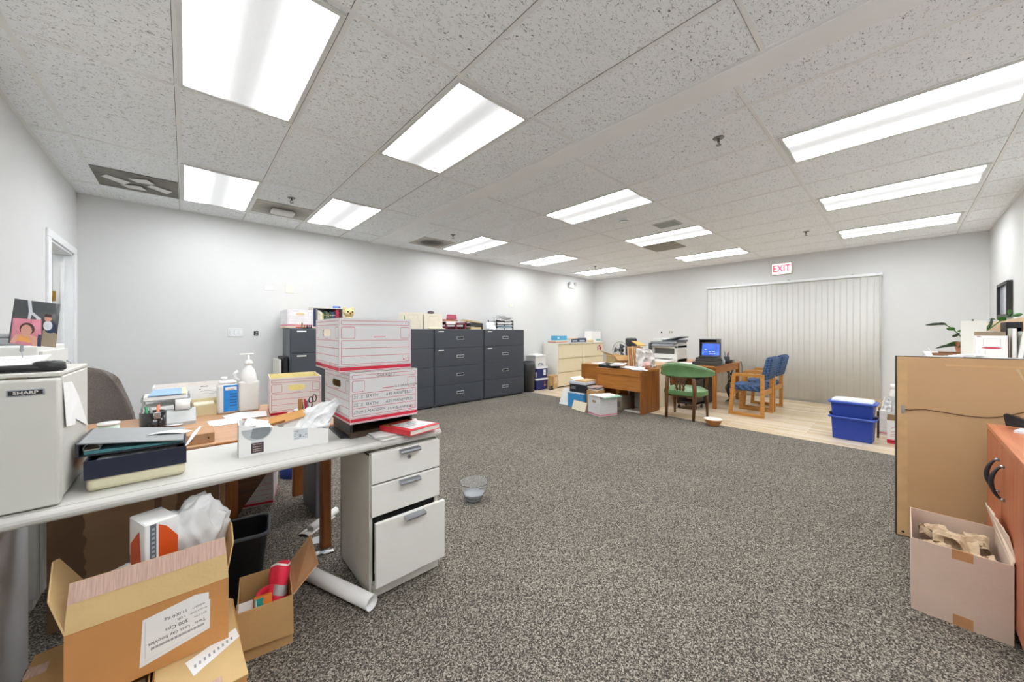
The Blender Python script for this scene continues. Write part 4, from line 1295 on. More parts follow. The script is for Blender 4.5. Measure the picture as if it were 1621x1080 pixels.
for v in g['verts']:
    d = v.co.normalized()
    q = Vector((d.x * 2.3, d.y * 2.0, d.z * 1.0 + .5 * d.x)) + Vector((4.2, 1.1, .3))
    rg_ = 1 - 2 * abs(noise.noise(q))
    k = 1 + .30 * (rg_ - .5) + .10 * (1 - 2 * abs(noise.noise(q * 2.3)))
    top = max(0, d.z)
    v.co = Vector((.012 + d.x * .098 * k * (1 + .25 * top), 1.795 + d.y * .055 * k, .555 + d.z * .115 * k + .02 * top * math.sin(5 * d.x)))
for f in m_.bm.faces:
    f.smooth = True
solo(m_, 'plastic_bag', 'crumpled white plastic bag beside the orange and white box in the large carton', 'bag', POLY)
m_ = MB(); m_.box(0, .075, 0, .02, 0, .37, bev=.002)
F = frame((0, 0, 0), (1, 0, 0), (0, 0, 1), .0008)
for a, b_ in (((.01, .31), (.03, .345)), ((.03, .345), (.065, .335)), ((.065, .335), (.02, .315)), ((.01, .31), (.06, .30)), ((.022, .365), (.03, .36))):
    a, b_ = Vector(a), Vector(b_); nn = Vector((-(b_ - a).y, (b_ - a).x)).normalized() * .0012
    m_.quad([F(*(a - nn)), F(*(b_ - nn)), F(*(b_ + nn)), F(*(a + nn))], 1)
solo(m_, 'instruction_booklet', 'white leaflet with a line drawing, leaning behind the plastic bag in the carton', 'leaflet', [PAPER, INK], (.03, 1.862, Z0 + .006), -.2)
m_ = MB(); crumple(m_, (-.21, 1.80, .43), (-.12, 1.76, .47), (-.13, 1.80, .52), (-.20, 1.84, .48), .012, 4, 9.1, 12, 10)
solo(m_, 'plastic_sleeve', 'clear crumpled plastic sleeve at the torn flap end of the large carton', 'plastic sleeve', POLY)

# small open carton
sm = thing('carton', 'small open brown carton holding a rolled hi-vis vest, beside the desk pedestal', 'carton', (.148, 1.765, 0), -.13)
w_, d_, h_ = .19, .26, .2
m_ = MB(); m_.box(0, w_, 0, CT, 0, h_); m_.box(0, w_, d_ - CT, d_, 0, h_); m_.box(0, CT, CT, d_ - CT, 0, h_); m_.box(w_ - CT, w_, CT, d_ - CT, 0, h_); m_.box(CT, w_ - CT, CT, d_ - CT, 0, CT)
m_.box(.15, .156, -.0008, .0, .05, .062, 1)
m_.build('body', [KRAFT, INK], sm)
m_ = MB(); m_.slab([(w_, .004, h_), (w_, d_ - .004, h_), (w_ + .09, d_ + .012, h_ + .10), (w_ + .098, .05, h_ + .07)], .004); m_.build('flap', mat('kraft_cardboard_pink', '#bb8f66', .8, var=.05), sm)
m_ = MB(); m_.slab([(0, -.002, h_ - .002), (w_, -.002, h_ - .002), (w_ + .002, -.012, .045), (0, -.012, .055)], .004); m_.build('flap', KRAFT, sm)
m_ = MB()
def vest(u, v):
    a = 2 * PI * u
    r_ = .040 + .006 * math.sin(3 * a) + .004 * math.sin(9 * v)
    return (r_ * math.cos(a) * (1 - .15 * v), r_ * .8 * math.sin(a), .20 * v + .006 * math.sin(2 * a))
VP = lambda u, v: Matrix.Rotation(-.35, 3, 'X') @ Matrix.Rotation(.22, 3, 'Y') @ Vector(vest(u, v))
m_.grid(VP, 30, 10, 0, True); m_.grid(lambda u, v: VP(u, .42 + .2 * v) * 1.0 + (VP(u, .5) - VP(u + .5, .5)).normalized() * .0012, 30, 2, 1, True)
m_.grid(lambda u, v: VP(u, .98 + .04 * v) + (VP(u, .5) - VP(u + .5, .5)).normalized() * .001, 30, 2, 2, True)
m_.blob(VP(0, 1).lerp(VP(.5, 1), .5), (.034, .028, .008), 0)
m_.grid(lambda u, v: (-.075 + .055 * u + .01 * v, .0 + .04 * math.sin(PI * u), .0 + .10 * v + .05 * u), 8, 6, 0, True, .01)
solo(m_, 'safety_vest', 'rolled pink-red hi-vis vest with grey reflective bands in the small carton', 'vest', [mat('vest_red', '#e8334f', .7, var=.08, scale=30), mat('reflective_grey', '#b9bdbd', .35), PAPER], (.285, 1.83, .075), .1)
m_ = MB(); m_.box(0, .062, 0, .03, 0, .17, bev=.002)
F = frame((0, 0, 0), (1, 0, 0), (0, 0, 1), .0008)
m_.bm.faces.new([m_.bm.verts.new(F(u, v)) for u, v in ((.002, .168), (.035, .168), (.03, .15), (.036, .135), (.03, .122), (.002, .122))]).material_index = 1
m_.rect(F, .002, .07, .026, .118, 2); m_.bm.faces.new([m_.bm.verts.new(frame((0, 0, 0), (1, 0, 0), (0, 0, 1), .0012)(u, v)) for u, v in ell(.024, .095, .012, .02)]).material_index = 3
F = frame((0, 0, 0), (1, 0, 0), (0, 0, 1), .0016)
m_.text(F, 'OFF!', .049, .118, .022, 4, 'LEFT', ang=-PI / 2, bold=.0008)
m_.rect(F, .006, .128, .009, .164, 4)
solo(m_, 'repellent_box', 'orange and teal repellent box beside the hi-vis vest in the small carton', 'box', [mat('pack_orange', '#e98b3a', .4), mat('pack_teal', '#2f9d97', .4), mat('pack_dark', '#3a3434', .4), mat('pack_blue', '#2f57a8', .4), PAPER], (.205, 1.775, .035), -.13, rot=(-.25, 0, -.13))
m_ = MB(); m_.box(0, .055, 0, .004, 0, .17)
solo(m_, 'paper_pad', 'plain white pad standing beside the orange and teal box in the small carton', 'pad', PAPER, (.148, 1.79, .03), -.13, rot=(-.3, 0, -.13))

# ---------------------------------------------------------------- dark lateral cabinets along the long wall
SLATE = mat('slate_enamel', '#444850', .42, var=.03, scale=5)
SLATE_SHEEN = mat('slate_enamel_side_sheen', '#555a62', .35, var=.03, scale=5)  # reflection on the cabinet sides put into a lighter colour
proto = None
labs = ['dark grey lateral filing cabinet nearest the door wall, with the row of books on top',
        'dark grey lateral filing cabinet hidden mostly behind the archive box stack',
        'dark grey lateral filing cabinet under the maroon desk trays, second from the waste basket end',
        'dark grey lateral filing cabinet next to the black waste basket, end of its row']
for i, x in enumerate((1.02, 2.092, 3.168, 4.262)):
    CW = 1.072
    if proto is None:
        proto = thing('filing_cabinet', labs[0], 'filing cabinet', (x, 5.45, 0), 0, 'dark grey lateral filing cabinets')
        m_ = MB(); m_.box(0, CW, .022, .48, .02, 1.362, bev=.004); m_.box(.02, CW - .02, .04, .46, 0, .02, 1); m_.build('body', [SLATE_SHEEN, BLACK], proto)
        for k in range(4):
            z0 = .045 + .329 * k
            m_ = MB(); m_.box(.012, CW - .012, .0, .026, z0, z0 + .322, bev=.003); dr = m_.build('drawer', SLATE, proto)
            m_ = MB(); cx, cz = CW / 2, z0 + .17
            m_.box(cx - .08, cx + .08, -.005, .002, cz - .026, cz + .026, 0, bev=.002); m_.box(cx - .07, cx + .07, -.0058, -.004, cz - .015, cz + .015, 1)
            m_.build('handle', [mat('pull_trim', '#b4b8bd', .4), BLACK], dr)
            if k >= 2:
                m_ = MB(); m_.box(.08, .19, -.003, .001, z0 + .278, z0 + .296); m_.build('label', PAPER, dr)
    else:
        dup(proto, (x, 5.45, 0), 0, labs[i])
m_ = MB(); m_.box(0, .03, 0, .42, 0, .95, bev=.004); solo(m_, 'folding_panel', 'white panel leaning in the gap beside the dark cabinet nearest the door wall', 'panel', WHITE_PAINT, (.90, 5.50, 0))
m_ = MB(); m_.box(0, .05, 0, .4, 0, .98, bev=.004); solo(m_, 'folding_panel', 'black panel between the white panel and the dark cabinet', 'panel', BLACK, (.955, 5.5, 0))
ZT = 1.363
b_ = bankers(MB(), .30, .40, .225, swap=True)
solo(b_, 'archive_box', 'faded archive box on the dark cabinet nearest the door wall', 'archive box', [mat('faded_board', '#e9e8ea', .8), BOXIN, mat('faded_line', '#d9b9c0', .7), mat('faded_band', '#d6707a', .6), PENCIL, PAPER], (1.0, 5.50, ZT + .025), .03, 'archive boxes')
m_ = MB(); m_.box(0, .36, 0, .36, 0, .022, bev=.002); m_.box(.12, .30, -.001, .002, .003, .019, 1)
solo(m_, 'red_box_lid', 'flat red and cream carton lid under the faded archive box', 'lid', [mat('cream_pink_board', '#dcc3b2', .8), mat('lid_red', '#d2514f', .6)], (.97, 5.48, ZT))
bs = thing('book_shelf', 'small white table-top shelf holding the row of books on the dark cabinet', 'shelf', (1.31, 5.56, ZT))
m_ = MB(); m_.box(0, .012, 0, .2, 0, .285); m_.box(.40, .412, 0, .2, 0, .285); m_.box(0, .412, 0, .2, .285, .297); m_.box(.012, .40, 0, .2, 0, .012); m_.box(.012, .40, .19, .2, .012, .285, 1); m_.build('frame', [WHITE_PAINT, mat('shelf_back', '#5a5d63', .7)], bs)
books = [('#26305c', .27, .026, 'navy'), ('#8b8a83', .26, .02, 'grey'), ('#d9cfc2', .24, .034, 'cream'), ('#efeee8', .22, .018, 'white'), ('#d8cf7e', .20, .018, 'yellow'), ('#2f4a35', .23, .026, 'dark green'), ('#5d7462', .225, .022, 'sage green'), ('#77624f', .21, .018, 'brown'), ('#2d4a44', .225, .03, 'teal-green'), ('#35507c', .225, .026, 'blue'), ('#2c3350', .23, .02, 'ink blue'), ('#a82540', .255, .045, 'crimson')]
x = 1.324
for c, h, w_, nm in books:
    o_ = thing('book', f'{nm} spined book standing in the row on the dark cabinet', 'book', (x, 5.552, ZT + .0125), 0, 'books on the dark cabinet')
    m_ = MB(); m_.box(0, w_, -.004 * (h > .25), .004, 0, h, bev=.0015); m_.box(0, .002, 0, .15, 0, h); m_.box(w_ - .002, w_, 0, .15, 0, h)
    m_.box(.003, w_ - .003, -.0012, .002, h * .75, h * .8, 1)
    m_.build('cover', [mat('book_' + c[1:], c, .5), mat('spine_gilt', '#c9b98d', .5)], o_)
    m_ = MB(); m_.box(.002, w_ - .002, .004, .146, .003, h - .003); m_.build('pages', CREAM, o_)
    x += w_ + .0025
m_ = MB(); m_.box(0, .09, 0, .06, 0, .028, bev=.004); m_.box(.06, .09, -.001, .06, .003, .026, 1)
solo(m_, 'tape_box', 'small blue box on top of the white book shelf', 'box', [mat('small_blue', '#4f74c8', .5), mat('small_navy', '#2b3f70', .5)], (1.60, 5.60, ZT + .2975))
tb = thing('owl_toy', 'cream plush owl with black eyes beside the crimson book', 'soft toy', (1.79, 5.55, ZT))
PL = mat('cream_plush', '#e3cf9a', .95, var=.12, scale=60, bump=.4, bscale=160)
m_ = MB(); m_.blob((0, 0, .10), (.072, .06, .10), 0, 3, .05); m_.blob((0, -.01, .235), (.075, .062, .068), 0, 3, .04)
for s_ in (-1, 1):
    m_.blob((s_ * .058, 0, .30), (.02, .014, .022), 0, 2); m_.blob((s_ * .078, -.01, .10), (.022, .03, .06), 0, 2); m_.blob((s_ * .035, -.05, .016), (.028, .032, .016), 0, 2)
m_.build('body', PL, tb)
for s_ in (-1, 1):
    m_ = MB(); m_.blob((s_ * .032, -.066, .245), .012, 0, 2); m_.build('eye', mat('bead_black', '#15120f', .15), tb)
m_ = MB(); m_.lathe([(0, -.02), (.01, 0), (0, .012)], c=(0, -.072, .222), n=8); m_.build('beak', mat('toy_brown', '#7b5427', .6), tb)
for k, (x, c, nm) in enumerate(((1.165, '#6d7a4a', 'green'), (1.195, '#8a6a52', 'brown'), (1.225, '#2f2f38', 'black'), (1.25, '#54607a', 'blue-grey'), (1.275, '#3a3a42', 'charcoal'))):
    m_ = MB(); m_.lathe([(0, 0), (.012, 0), (.013, .008), (.007, .016), (.009, .03 + .006 * (k % 2) + .03 * (k == 0)), (.008, .042 + .03 * (k == 0)), (0, .05 + .03 * (k == 0))], n=10)
    solo(m_, 'figurine', f'tiny {nm} figurine on the dark cabinet edge before the faded archive box', 'figurine', mat('fig_' + c[1:], c, .5), (x, 5.468, ZT), 0, 'figurines on the dark cabinet')
m_ = MB(); m_.blob((0, 0, .075), (.16, .08, .075), 0, 3, .15); solo(m_, 'cushion', 'pale cream cushion on the dark cabinet, just showing over the top archive box', 'cushion', mat('pale_cream_cloth', '#ebe8d8', .9), (2.16, 5.66, ZT))
# cream card folders standing up
def file_box(name, label, x, w_, h, tabs):
    o_ = thing(name, label, 'magazine file', (x, 5.50, ZT))
    m_ = MB(); m_.box(0, w_, 0, .005, 0, h, bev=.001); m_.box(0, w_, .115, .12, 0, h * .96); m_.box(0, .004, .005, .115, 0, h * .9); m_.box(w_ - .004, w_, .005, .115, 0, h * .9); m_.box(.004, w_ - .004, .005, .115, 0, .004)
    m_.build('holder', mat('cream_card_file', '#ece4d2', .75, var=.03), o_)
    m_ = MB(); F = frame((0, 0, 0), (1, 0, 0), (0, 0, 1), .0008)
    a = w_ * .2
    P_ = [(a, .02), (a, h * .45), (a + .03, h * .6), (a + .03, h * .85), (w_ - a - .02, h * .85), (w_ - a - .02, h * .6), (w_ - a + .02, h * .45), (w_ - a + .02, .02)]
    for p, q_ in zip(P_, P_[1:]):
        p, q_ = Vector(p), Vector(q_); n_ = Vector((-(q_ - p).y, (q_ - p).x)).normalized() * .0016
        m_.quad([F(*(p - n_)), F(*(q_ - n_)), F(*(q_ + n_)), F(*(p + n_))], 0)
    if tabs:
        m_.quad([F(.04, .10), F(.055, .09), F(.05, .2), F(.035, .235)], 1)
    m_.build('cut_line', [mat('card_score', '#b9ad99', .7), mat('green_mark', '#3f9a57', .6)], o_)
    m_ = MB(); m_.box(.01, w_ - .01, .012, .11, .005, h * .93, bev=.002); m_.build('papers', PAPER, o_)
file_box('magazine_file', 'cream card file with a green mark, standing on the dark cabinets', 2.60, .38, .275, True)
file_box('magazine_file', 'cream card file without a mark, between the marked file and the maroon trays', 3.0, .36, .265, False)
m_ = MB(); m_.blob((0, 0, 0), (.06, .04, .03), 0, 2, .2); solo(m_, 'dark_cap', 'small dark cap lying on top of the plain cream card file', 'cap', mat('plum_cloth', '#5e4a55', .8), (3.16, 5.56, ZT + .29))
m_ = MB(); m_.slab([(0, 0, 0), (.30, -.01, 0), (.32, .10, .0), (.02, .10, 0)], .012, n=(0, 0, 1)); m_.slab([(.0, .0, .013), (.28, .01, .013), (.28, .09, .03), (.0, .09, .02)], .003, n=(0, 0, 1))
solo(m_, 'paper_sheaf', 'loose pale folders lying flat before the plain cream card file', 'papers', CREAM, (3.08, 5.462, ZT), -.05)
MAR = mat('maroon_plastic', '#7d2438', .4, var=.06)
mt = thing('desk_tray', 'maroon two-tier desk tray of papers on the dark cabinets', 'letter tray', (3.42, 5.52, ZT))
for k, (dx, dz, rz) in enumerate(((0, 0, 0), (.02, .085, .0))):
    m_ = MB(); m_.box(dx, dx + .46, 0, .26, dz, dz + .006); m_.box(dx, dx + .008, 0, .26, dz, dz + .05); m_.box(dx + .452, dx + .46, 0, .26, dz, dz + .05); m_.box(dx, dx + .46, .252, .26, dz, dz + .05); m_.build('tier', MAR, mt)
m_ = MB()
for x in (.02, .225, .43):
    m_.box(x, x + .03, .0, .03, .006, .085)
m_.build('upright', MAR, mt)
m_ = MB(); m_.box(.02, .235, .01, .24, .0925, .142, bev=.002); m_.build('papers', PAPER, mt)
m_ = MB(); m_.slab([(.25, .02, .10), (.44, .02, .10), (.44, .2, .10), (.25, .2, .125)], .012, n=(0, 0, 1)); m_.slab([(.25, .01, .118), (.44, .01, .113), (.44, .12, .113), (.25, .12, .128)], .003, 1, n=(0, 0, 1)); m_.build('folders', [MAR, PAPER], mt)
m_ = MB(); m_.slab([(0, 0, 0), (.27, 0, 0), (.25, .18, .02), (.0, .18, .02)], .022, 0, n=(0, 0, 1)); solo(m_, 'leather_book', 'rust coloured book lying over the maroon tray papers', 'book', mat('rust_cover', '#b0603f', .6), (3.43, 5.53, ZT + .145))
m_ = MB(); m_.slab([(0, 0, 0), (.22, 0, 0), (.24, .05, .085), (.04, .05, .085)], .014, 0); solo(m_, 'notebook', 'maroon notebook propped up on top of the rust coloured book', 'notebook', mat('dusky_maroon', '#94384f', .6), (3.50, 5.60, ZT + .18))
bt = thing('desk_tray', 'dark tray of buff folders beside the maroon tray on the cabinets', 'letter tray', (3.98, 5.52, ZT))
m_ = MB(); m_.box(0, .29, 0, .25, .055, .06); m_.box(0, .29, 0, .006, .06, .12); m_.box(0, .006, .006, .25, .06, .12); m_.box(.284, .29, 0, .25, .0, .12); m_.box(0, .006, .2, .25, 0, .055); m_.build('tray', mat('olive_black', '#3b3a34', .5), bt)
m_ = MB(); m_.box(.02, .27, .01, .24, .0, .045, bev=.003); m_.build('folders', mat('manila', '#e0cb9a', .8, var=.06), bt)
m_ = MB(); m_.slab([(-.09, .01, .15), (.26, .01, .122), (.26, .22, .122), (-.08, .22, .16)], .02, n=(0, 0, 1)); m_.slab([(-.07, .0, .172), (.24, .02, .143), (.24, .2, .143), (-.06, .2, .185)], .006, 1, n=(0, 0, 1)); m_.build('folders', [mat('manila', '#e0cb9a', .8), mat('buff_orange', '#d7a877', .8)], bt)
wt = thing('wire_tray', 'black tiered tray overflowing with papers at the waste basket end of the dark cabinets', 'letter tray', (4.62, 5.52, ZT))
m_ = MB()
for z in (.03, .095, .16):
    m_.box(0, .46, 0, .28, z, z + .005); m_.box(0, .46, 0, .004, z, z + .03)
for x in (0, .445):
    for y in (0, .265):
        m_.box(x, x + .015, y, y + .015, 0, .2)
m_.build('frame', BLACK, wt)
for k in range(9):
    z = .038 + .065 * (k % 3) + .012 * (k // 3); dx, dy = random.uniform(-.02, .06), random.uniform(-.02, .02)
    m_ = MB(); m_.slab([(.04 + dx, .0 + dy, z), (.40 + dx, -.01 + dy, z + random.uniform(-.004, .01)), (.40 + dx, .25, z + .004), (.04 + dx, .25, z)], .009, 0, n=(0, 0, 1)); m_.build('papers', PAPER if k % 3 else mat('pale_blue_sheets', '#b9d2dd', .7), wt)
for k in range(8):
    m_ = MB(); x, y, z = random.uniform(.0, .36), random.uniform(0, .1), .212 + .009 * k
    m_.slab([(x, y, z), (x + .16, y - .01, z + .004), (x + .17, y + .12, z), (x + .01, y + .12, z + .006)], .006, n=(0, 0, 1)); m_.build('booklet', random.choice([BLACK, PAPER, mat('tray_slate', '#5c6670', .5), mat('tray_cyan', '#5aa8c4', .5)]), wt)
m_ = MB(); crumple(m_, (4.34, 5.48, ZT + .01), (4.58, 5.48, ZT + .01), (4.60, 5.60, ZT + .15), (4.46, 5.66, ZT + .13), .03, 4, 6.1, 16, 12)
solo(m_, 'paper_heap', 'crumpled white papers leaning on the black tiered tray', 'papers', PAPER)
m_ = MB()
for k in range(4):
    x = .13 * k
    m_.slab([(x, .0, .0 + .004 * k), (x + .2, -.03, .002 + .004 * k), (x + .22, .05, .002 + .004 * k), (x + .02, .06, .0 + .004 * k)], .003, n=(0, 0, 1))
solo(m_, 'paper_spread', 'flat spread of white sheets along the cabinet edge below the black tiered tray', 'papers', PAPER, (4.36, 5.47, ZT))

# ---------------------------------------------------------------- beige lateral cabinets
BUFF = mat('buff_enamel', '#e8dcbc', .45, var=.02, scale=5)
BUFFS = mat('buff_enamel_side', '#e9e7df', .45, var=.02, scale=5)
proto = None
for i, (x, lab) in enumerate(((6.455, 'beige lateral filing cabinet next to the navy bins, with binders on top'), (7.392, 'beige lateral filing cabinet in the room corner, with a pink and red sticker'))):
    CW = .925
    if proto is None:
        proto = thing('filing_cabinet', lab, 'filing cabinet', (x, 5.45, 0), 0, 'beige lateral filing cabinets')
        m_ = MB(); m_.box(0, CW, .022, .48, .02, 1.03, bev=.004); m_.box(-.003, CW + .003, .0, .485, 1.03, 1.055, bev=.004); m_.box(.02, CW - .02, .04, .46, 0, .02, 1); m_.box(CW / 2 - .02, CW / 2 + .02, .0145, .023, 1.012, 1.028, 1); m_.build('body', [BUFFS, BLACK], proto)
        for k in range(3):
            z0 = .03 + .332 * k
            m_ = MB(); m_.box(.012, CW - .012, .0, .024, z0, z0 + .312, bev=.003); dr = m_.build('drawer', BUFF, proto)
            m_ = MB(); m_.prism([(-.012, z0 + .312), (.024, z0 + .325), (.024, z0 + .312), (0, z0 + .306)], 'x', .012, CW - .012); m_.build('handle', mat('buff_pull', '#d0c29e', .45), dr)
    else:
        dup(proto, (x, 5.45, 0), 0, lab)
m_ = MB(); F = frame((8.05, 5.45, .82), (1, 0, 0), (0, 0, 1), .001)
for k, (a, b_, r1, r2, mi) in enumerate(((.09, .11, .09, .06, 0), (.05, .07, .05, .05, 0), (.12, .06, .045, .05, 1), (.07, .13, .03, .02, 1))):
    m_.slab([F(u, v) - Vector((0, .0004 * k, 0)) for u, v in ell(a, b_, r1, r2)], .0012, mi, n=(0, -1, 0))
m_.slab([F(-.02, .0), F(-.005, .0), F(-.005, .13), F(-.02, .13)], .0014, 2, n=(0, -1, 0))
solo(m_, 'sticker', 'pink and red sticker on the beige cabinet in the room corner', 'sticker', [mat('sticker_pink', '#e2b0b4', .5), mat('sticker_red', '#a8324a', .5), BLACK])
ZB = 1.0555
m_ = MB(); m_.box(0, .42, 0, .26, 0, .03, bev=.002); m_.box(.0, .43, .005, .265, .03, .055, 1, bev=.002)
solo(m_, 'folder_pile', 'low pile of dusty red and cream folders on the beige cabinets', 'folders', [mat('dusty_red', '#b88479', .7), CREAM], (6.47, 5.54, ZB), 0)
o_ = solo(MB().box(0, .38, 0, .18, 0, .11, bev=.003).box(.03, .10, -.001, .002, .03, .08, 1), 'blue_carton', 'bright blue box lying on the folder pile on the beige cabinets', 'box', [mat('cyan_board', '#4aa6cf', .5), mat('cyan_pale', '#b9dfec', .5)], (6.52, 5.56, ZB + .056), 0)
for k, (x, y, rz, rx, lab) in enumerate(((7.0, 5.50, .05, -.0, 'navy binder lying flat beside the bright blue box'), (7.30, 5.52, -.12, 0, 'navy binder lying at the corner end of the beige cabinets'))):
    o_ = thing('ring_binder', lab, 'binder', (x, y, ZB), rz)
    m_ = MB(); m_.box(0, .29, 0, .008, 0, .075 + .03 * k, bev=.002); m_.box(0, .29, 0, .26, 0, .004); m_.slab([(0, 0, .071 + .03 * k), (.29, 0, .071 + .03 * k), (.29, .26, .06), (0, .26, .06)], .004, n=(0, 0, 1)); m_.build('cover', mat('binder_navy', '#2b3a5c', .45), o_)
    m_ = MB(); m_.box(.005, .285, .012, .25, .005, .052); m_.build('pages', PAPER, o_)
    m_ = MB(); m_.box(.05, .24, -.0015, .001, .02, .055); m_.build('label', mat('binder_label', '#b9c3cc', .5), o_)
m_ = MB(); m_.slab([(7.02, 5.50, ZB + .082), (7.24, 5.49, ZB + .09), (7.25, 5.70, ZB + .085), (7.02, 5.70, ZB + .082)], .018, 0, n=(0, 0, 1)); solo(m_, 'folder', 'orange-buff folder lying over the navy binders', 'folder', mat('buff_orange', '#d7a877', .8))
m_ = MB(); m_.box(0, .27, 0, .2, 0, .05, bev=.003); m_.box(.01, .26, -.001, .002, .01, .02, 1); solo(m_, 'buff_box', 'flat buff box in front of the navy binder at the corner end', 'box', [mat('manila', '#e0cb9a', .8), mat('buff_line', '#ae9467', .8)], (7.62, 5.47, ZB))
o_ = thing('tissue_carton', 'white carton with a teal band on the beige cabinets in the corner', 'carton', (7.98, 5.58, ZB))
m_ = MB(); m_.box(0, .40, 0, .24, 0, .28, bev=.003); m_.box(.18, .38, -.001, .002, .02, .07, 1)
for k in range(4):
    m_.box(.05 + .09 * k, .10 + .09 * k, -.001, .002, .262, .272, 2)
m_.build('box', [PAPER, mat('teal_band', '#7fb5a6', .6), mat('grey_slot', '#a8a8a6', .7)], o_)

# ---------------------------------------------------------------- bins by the beige cabinets
tc = thing('waste_basket', 'black tapered waste basket at the end of the dark cabinets', 'bin', (5.60, 5.64, 0))
m_ = MB(); m_.lathe([(0, 0), (.16, 0), (.185, .52), (.175, .60), (.15, .66), (.145, .65), (.17, .58), (.15, .02), (0, .02)], n=26); m_.build('body', mat('basket_black', '#2f3133', .45), tc)
m_ = MB(); m_.box(.12, .165, -.15, -.145, .30, .42); m_.build('label', mat('grey_sticker', '#8a8c8e', .5), tc)
def tote(name, label, loc, rz, w, d, h, matb, lidmat, group=None, face=None):
    o_ = thing(name, label, 'storage bin', loc, rz, group)
    m_ = MB(); tub(m_, [(w * .9, d * .88, .03, 0), (w * .97, d * .96, .03, h), (w * .955, d * .945, .028, h), (w * .88, d * .86, .025, .006)], close1=True); m_.build('body', matb, o_)
    m_ = MB(); tub(m_, [(w, d, .035, h - .025), (w * 1.02, d * 1.02, .036, h - .02), (w * 1.02, d * 1.02, .036, h + .004), (w * .93, d * .9, .03, h + .016)], close1=True); m_.build('lid', lidmat, o_)
    if face:
        m_ = MB(); face(m_, w, d, h); m_.build('label', [PAPER, mat('tote_print', '#8c8fb0', .6), mat('tote_brown', '#6b4a3a', .6), mat('tote_orange', '#c9833f', .6)], o_)
    return o_
NV = mat('navy_plastic', '#1f2a6b', .4, var=.05)
WP = mat('white_plastic_lid', '#e4e6ea', .4)
def f1(m, w, d, h):
    F = frame((w * .96, -d * .9, 0), (0, 1, 0), (0, 0, 1), .004)
    F = frame((-w, -d * .965, 0), (1, 0, 0), (0, 0, 1), .004); m.rect(F, w * 1.15, h * .28, w * 1.55, h * .78, 0)
    F = frame((-w, -d * .965, 0), (1, 0, 0), (0, 0, 1), .005); m.rect(F, w * 1.2, h * .45, w * 1.5, h * .5, 1)
def f2(m, w, d, h):
    F = frame((-w, -d * .965, 0), (1, 0, 0), (0, 0, 1), .004); m.rect(F, w * 1.2, h * .55, w * 1.45, h * .8, 2); m.rect(F, w * 1.25, h * .3, w * 1.5, h * .5, 3)
tote('storage_bin', 'navy storage bin on the floor, lowest of the stack beside the beige cabinets', (6.0, 5.70, 0), 0, .20, .165, .245, NV, WP, 'navy storage bins', f2)
tote('storage_bin', 'navy storage bin with a white paper label, middle of the stack beside the beige cabinets', (6.0, 5.70, .2625), 0, .20, .165, .245, NV, WP, 'navy storage bins', f1)
o_ = solo(bm := MB().box(-.17, .17, -.15, .15, 0, .235, bev=.006, seg=2).box(-.18, .18, -.16, .16, .225, .262, bev=.006), 'storage_box', 'white storage box on top of the navy storage bins', 'box', mat('cloudy_white', '#dfe0de', .5, var=.05), (5.95, 5.70, .5255))
m_ = MB(); m_.tube([(-.07, -.1515, .03), (-.06, -.1516, .07), (0, -.1517, .082), (.06, -.1516, .07), (.09, -.1515, .03)], .006, 6); m_.tube([(0, -.152, .03), (.03, -.152, .05), (.06, -.152, .04)], .007, 6)
o_.select_set(False)
h_ = m_.build('handle', mat('handle_slate', '#66738a', .5), o_)
m_ = MB(); m_.slab([(-.16, -.15, 0), (.10, -.155, 0), (.14, .12, .012), (-.15, .12, .004)], .004, n=(0, 0, 1)); m_.slab([(-.12, -.12, .006), (.14, -.1, .006), (.14, .1, .02), (-.1, .1, .01)], .004, n=(0, 0, 1))
solo(m_, 'papers', 'loose white papers on top of the white storage box', 'papers', PAPER, (5.95, 5.70, .7885))
m_ = MB(); m_.box(0, .25, 0, .13, 0, .31, bev=.003); m_.box(.02, .1, -.001, .002, .05, .29, 1); m_.box(.15, .23, -.001, .002, .12, .26, 2)
solo(m_, 'wood_panel_box', 'short mottled tan carton on the floor against the beige cabinets', 'carton', [mat('mottled_tan', '#bfa06f', .7, var=.15, scale=20), mat('mottled_brown', '#9c7b4c', .7, var=.2, scale=20), mat('mottled_pale', '#d6c19a', .7)], (6.19, 5.46, 0))
m_ = MB(); m_.slab([(0, 0, 0), (.06, 0, 0), (.07, .06, .26), (.0, .06, .3)], .006); solo(m_, 'paper_bag', 'crumpled white paper bag between the navy bins and the tan carton', 'bag', PAPER, (6.165, 5.60, 0))
for k, (x, c, nm) in enumerate(((6.10, '#5b4a3a', 'brown'), (6.17, '#2c2a2b', 'black'))):
    m_ = MB(); m_.lathe([(0, 0), (.03, 0), (.034, .03), (.02, .05), (.026, .08), (0, .09)], n=12); solo(m_, 'small_jar', f'small {nm} jar on the boards before the tan carton', 'jar', mat('jar_' + c[1:], c, .4), (x, 5.40, 0))

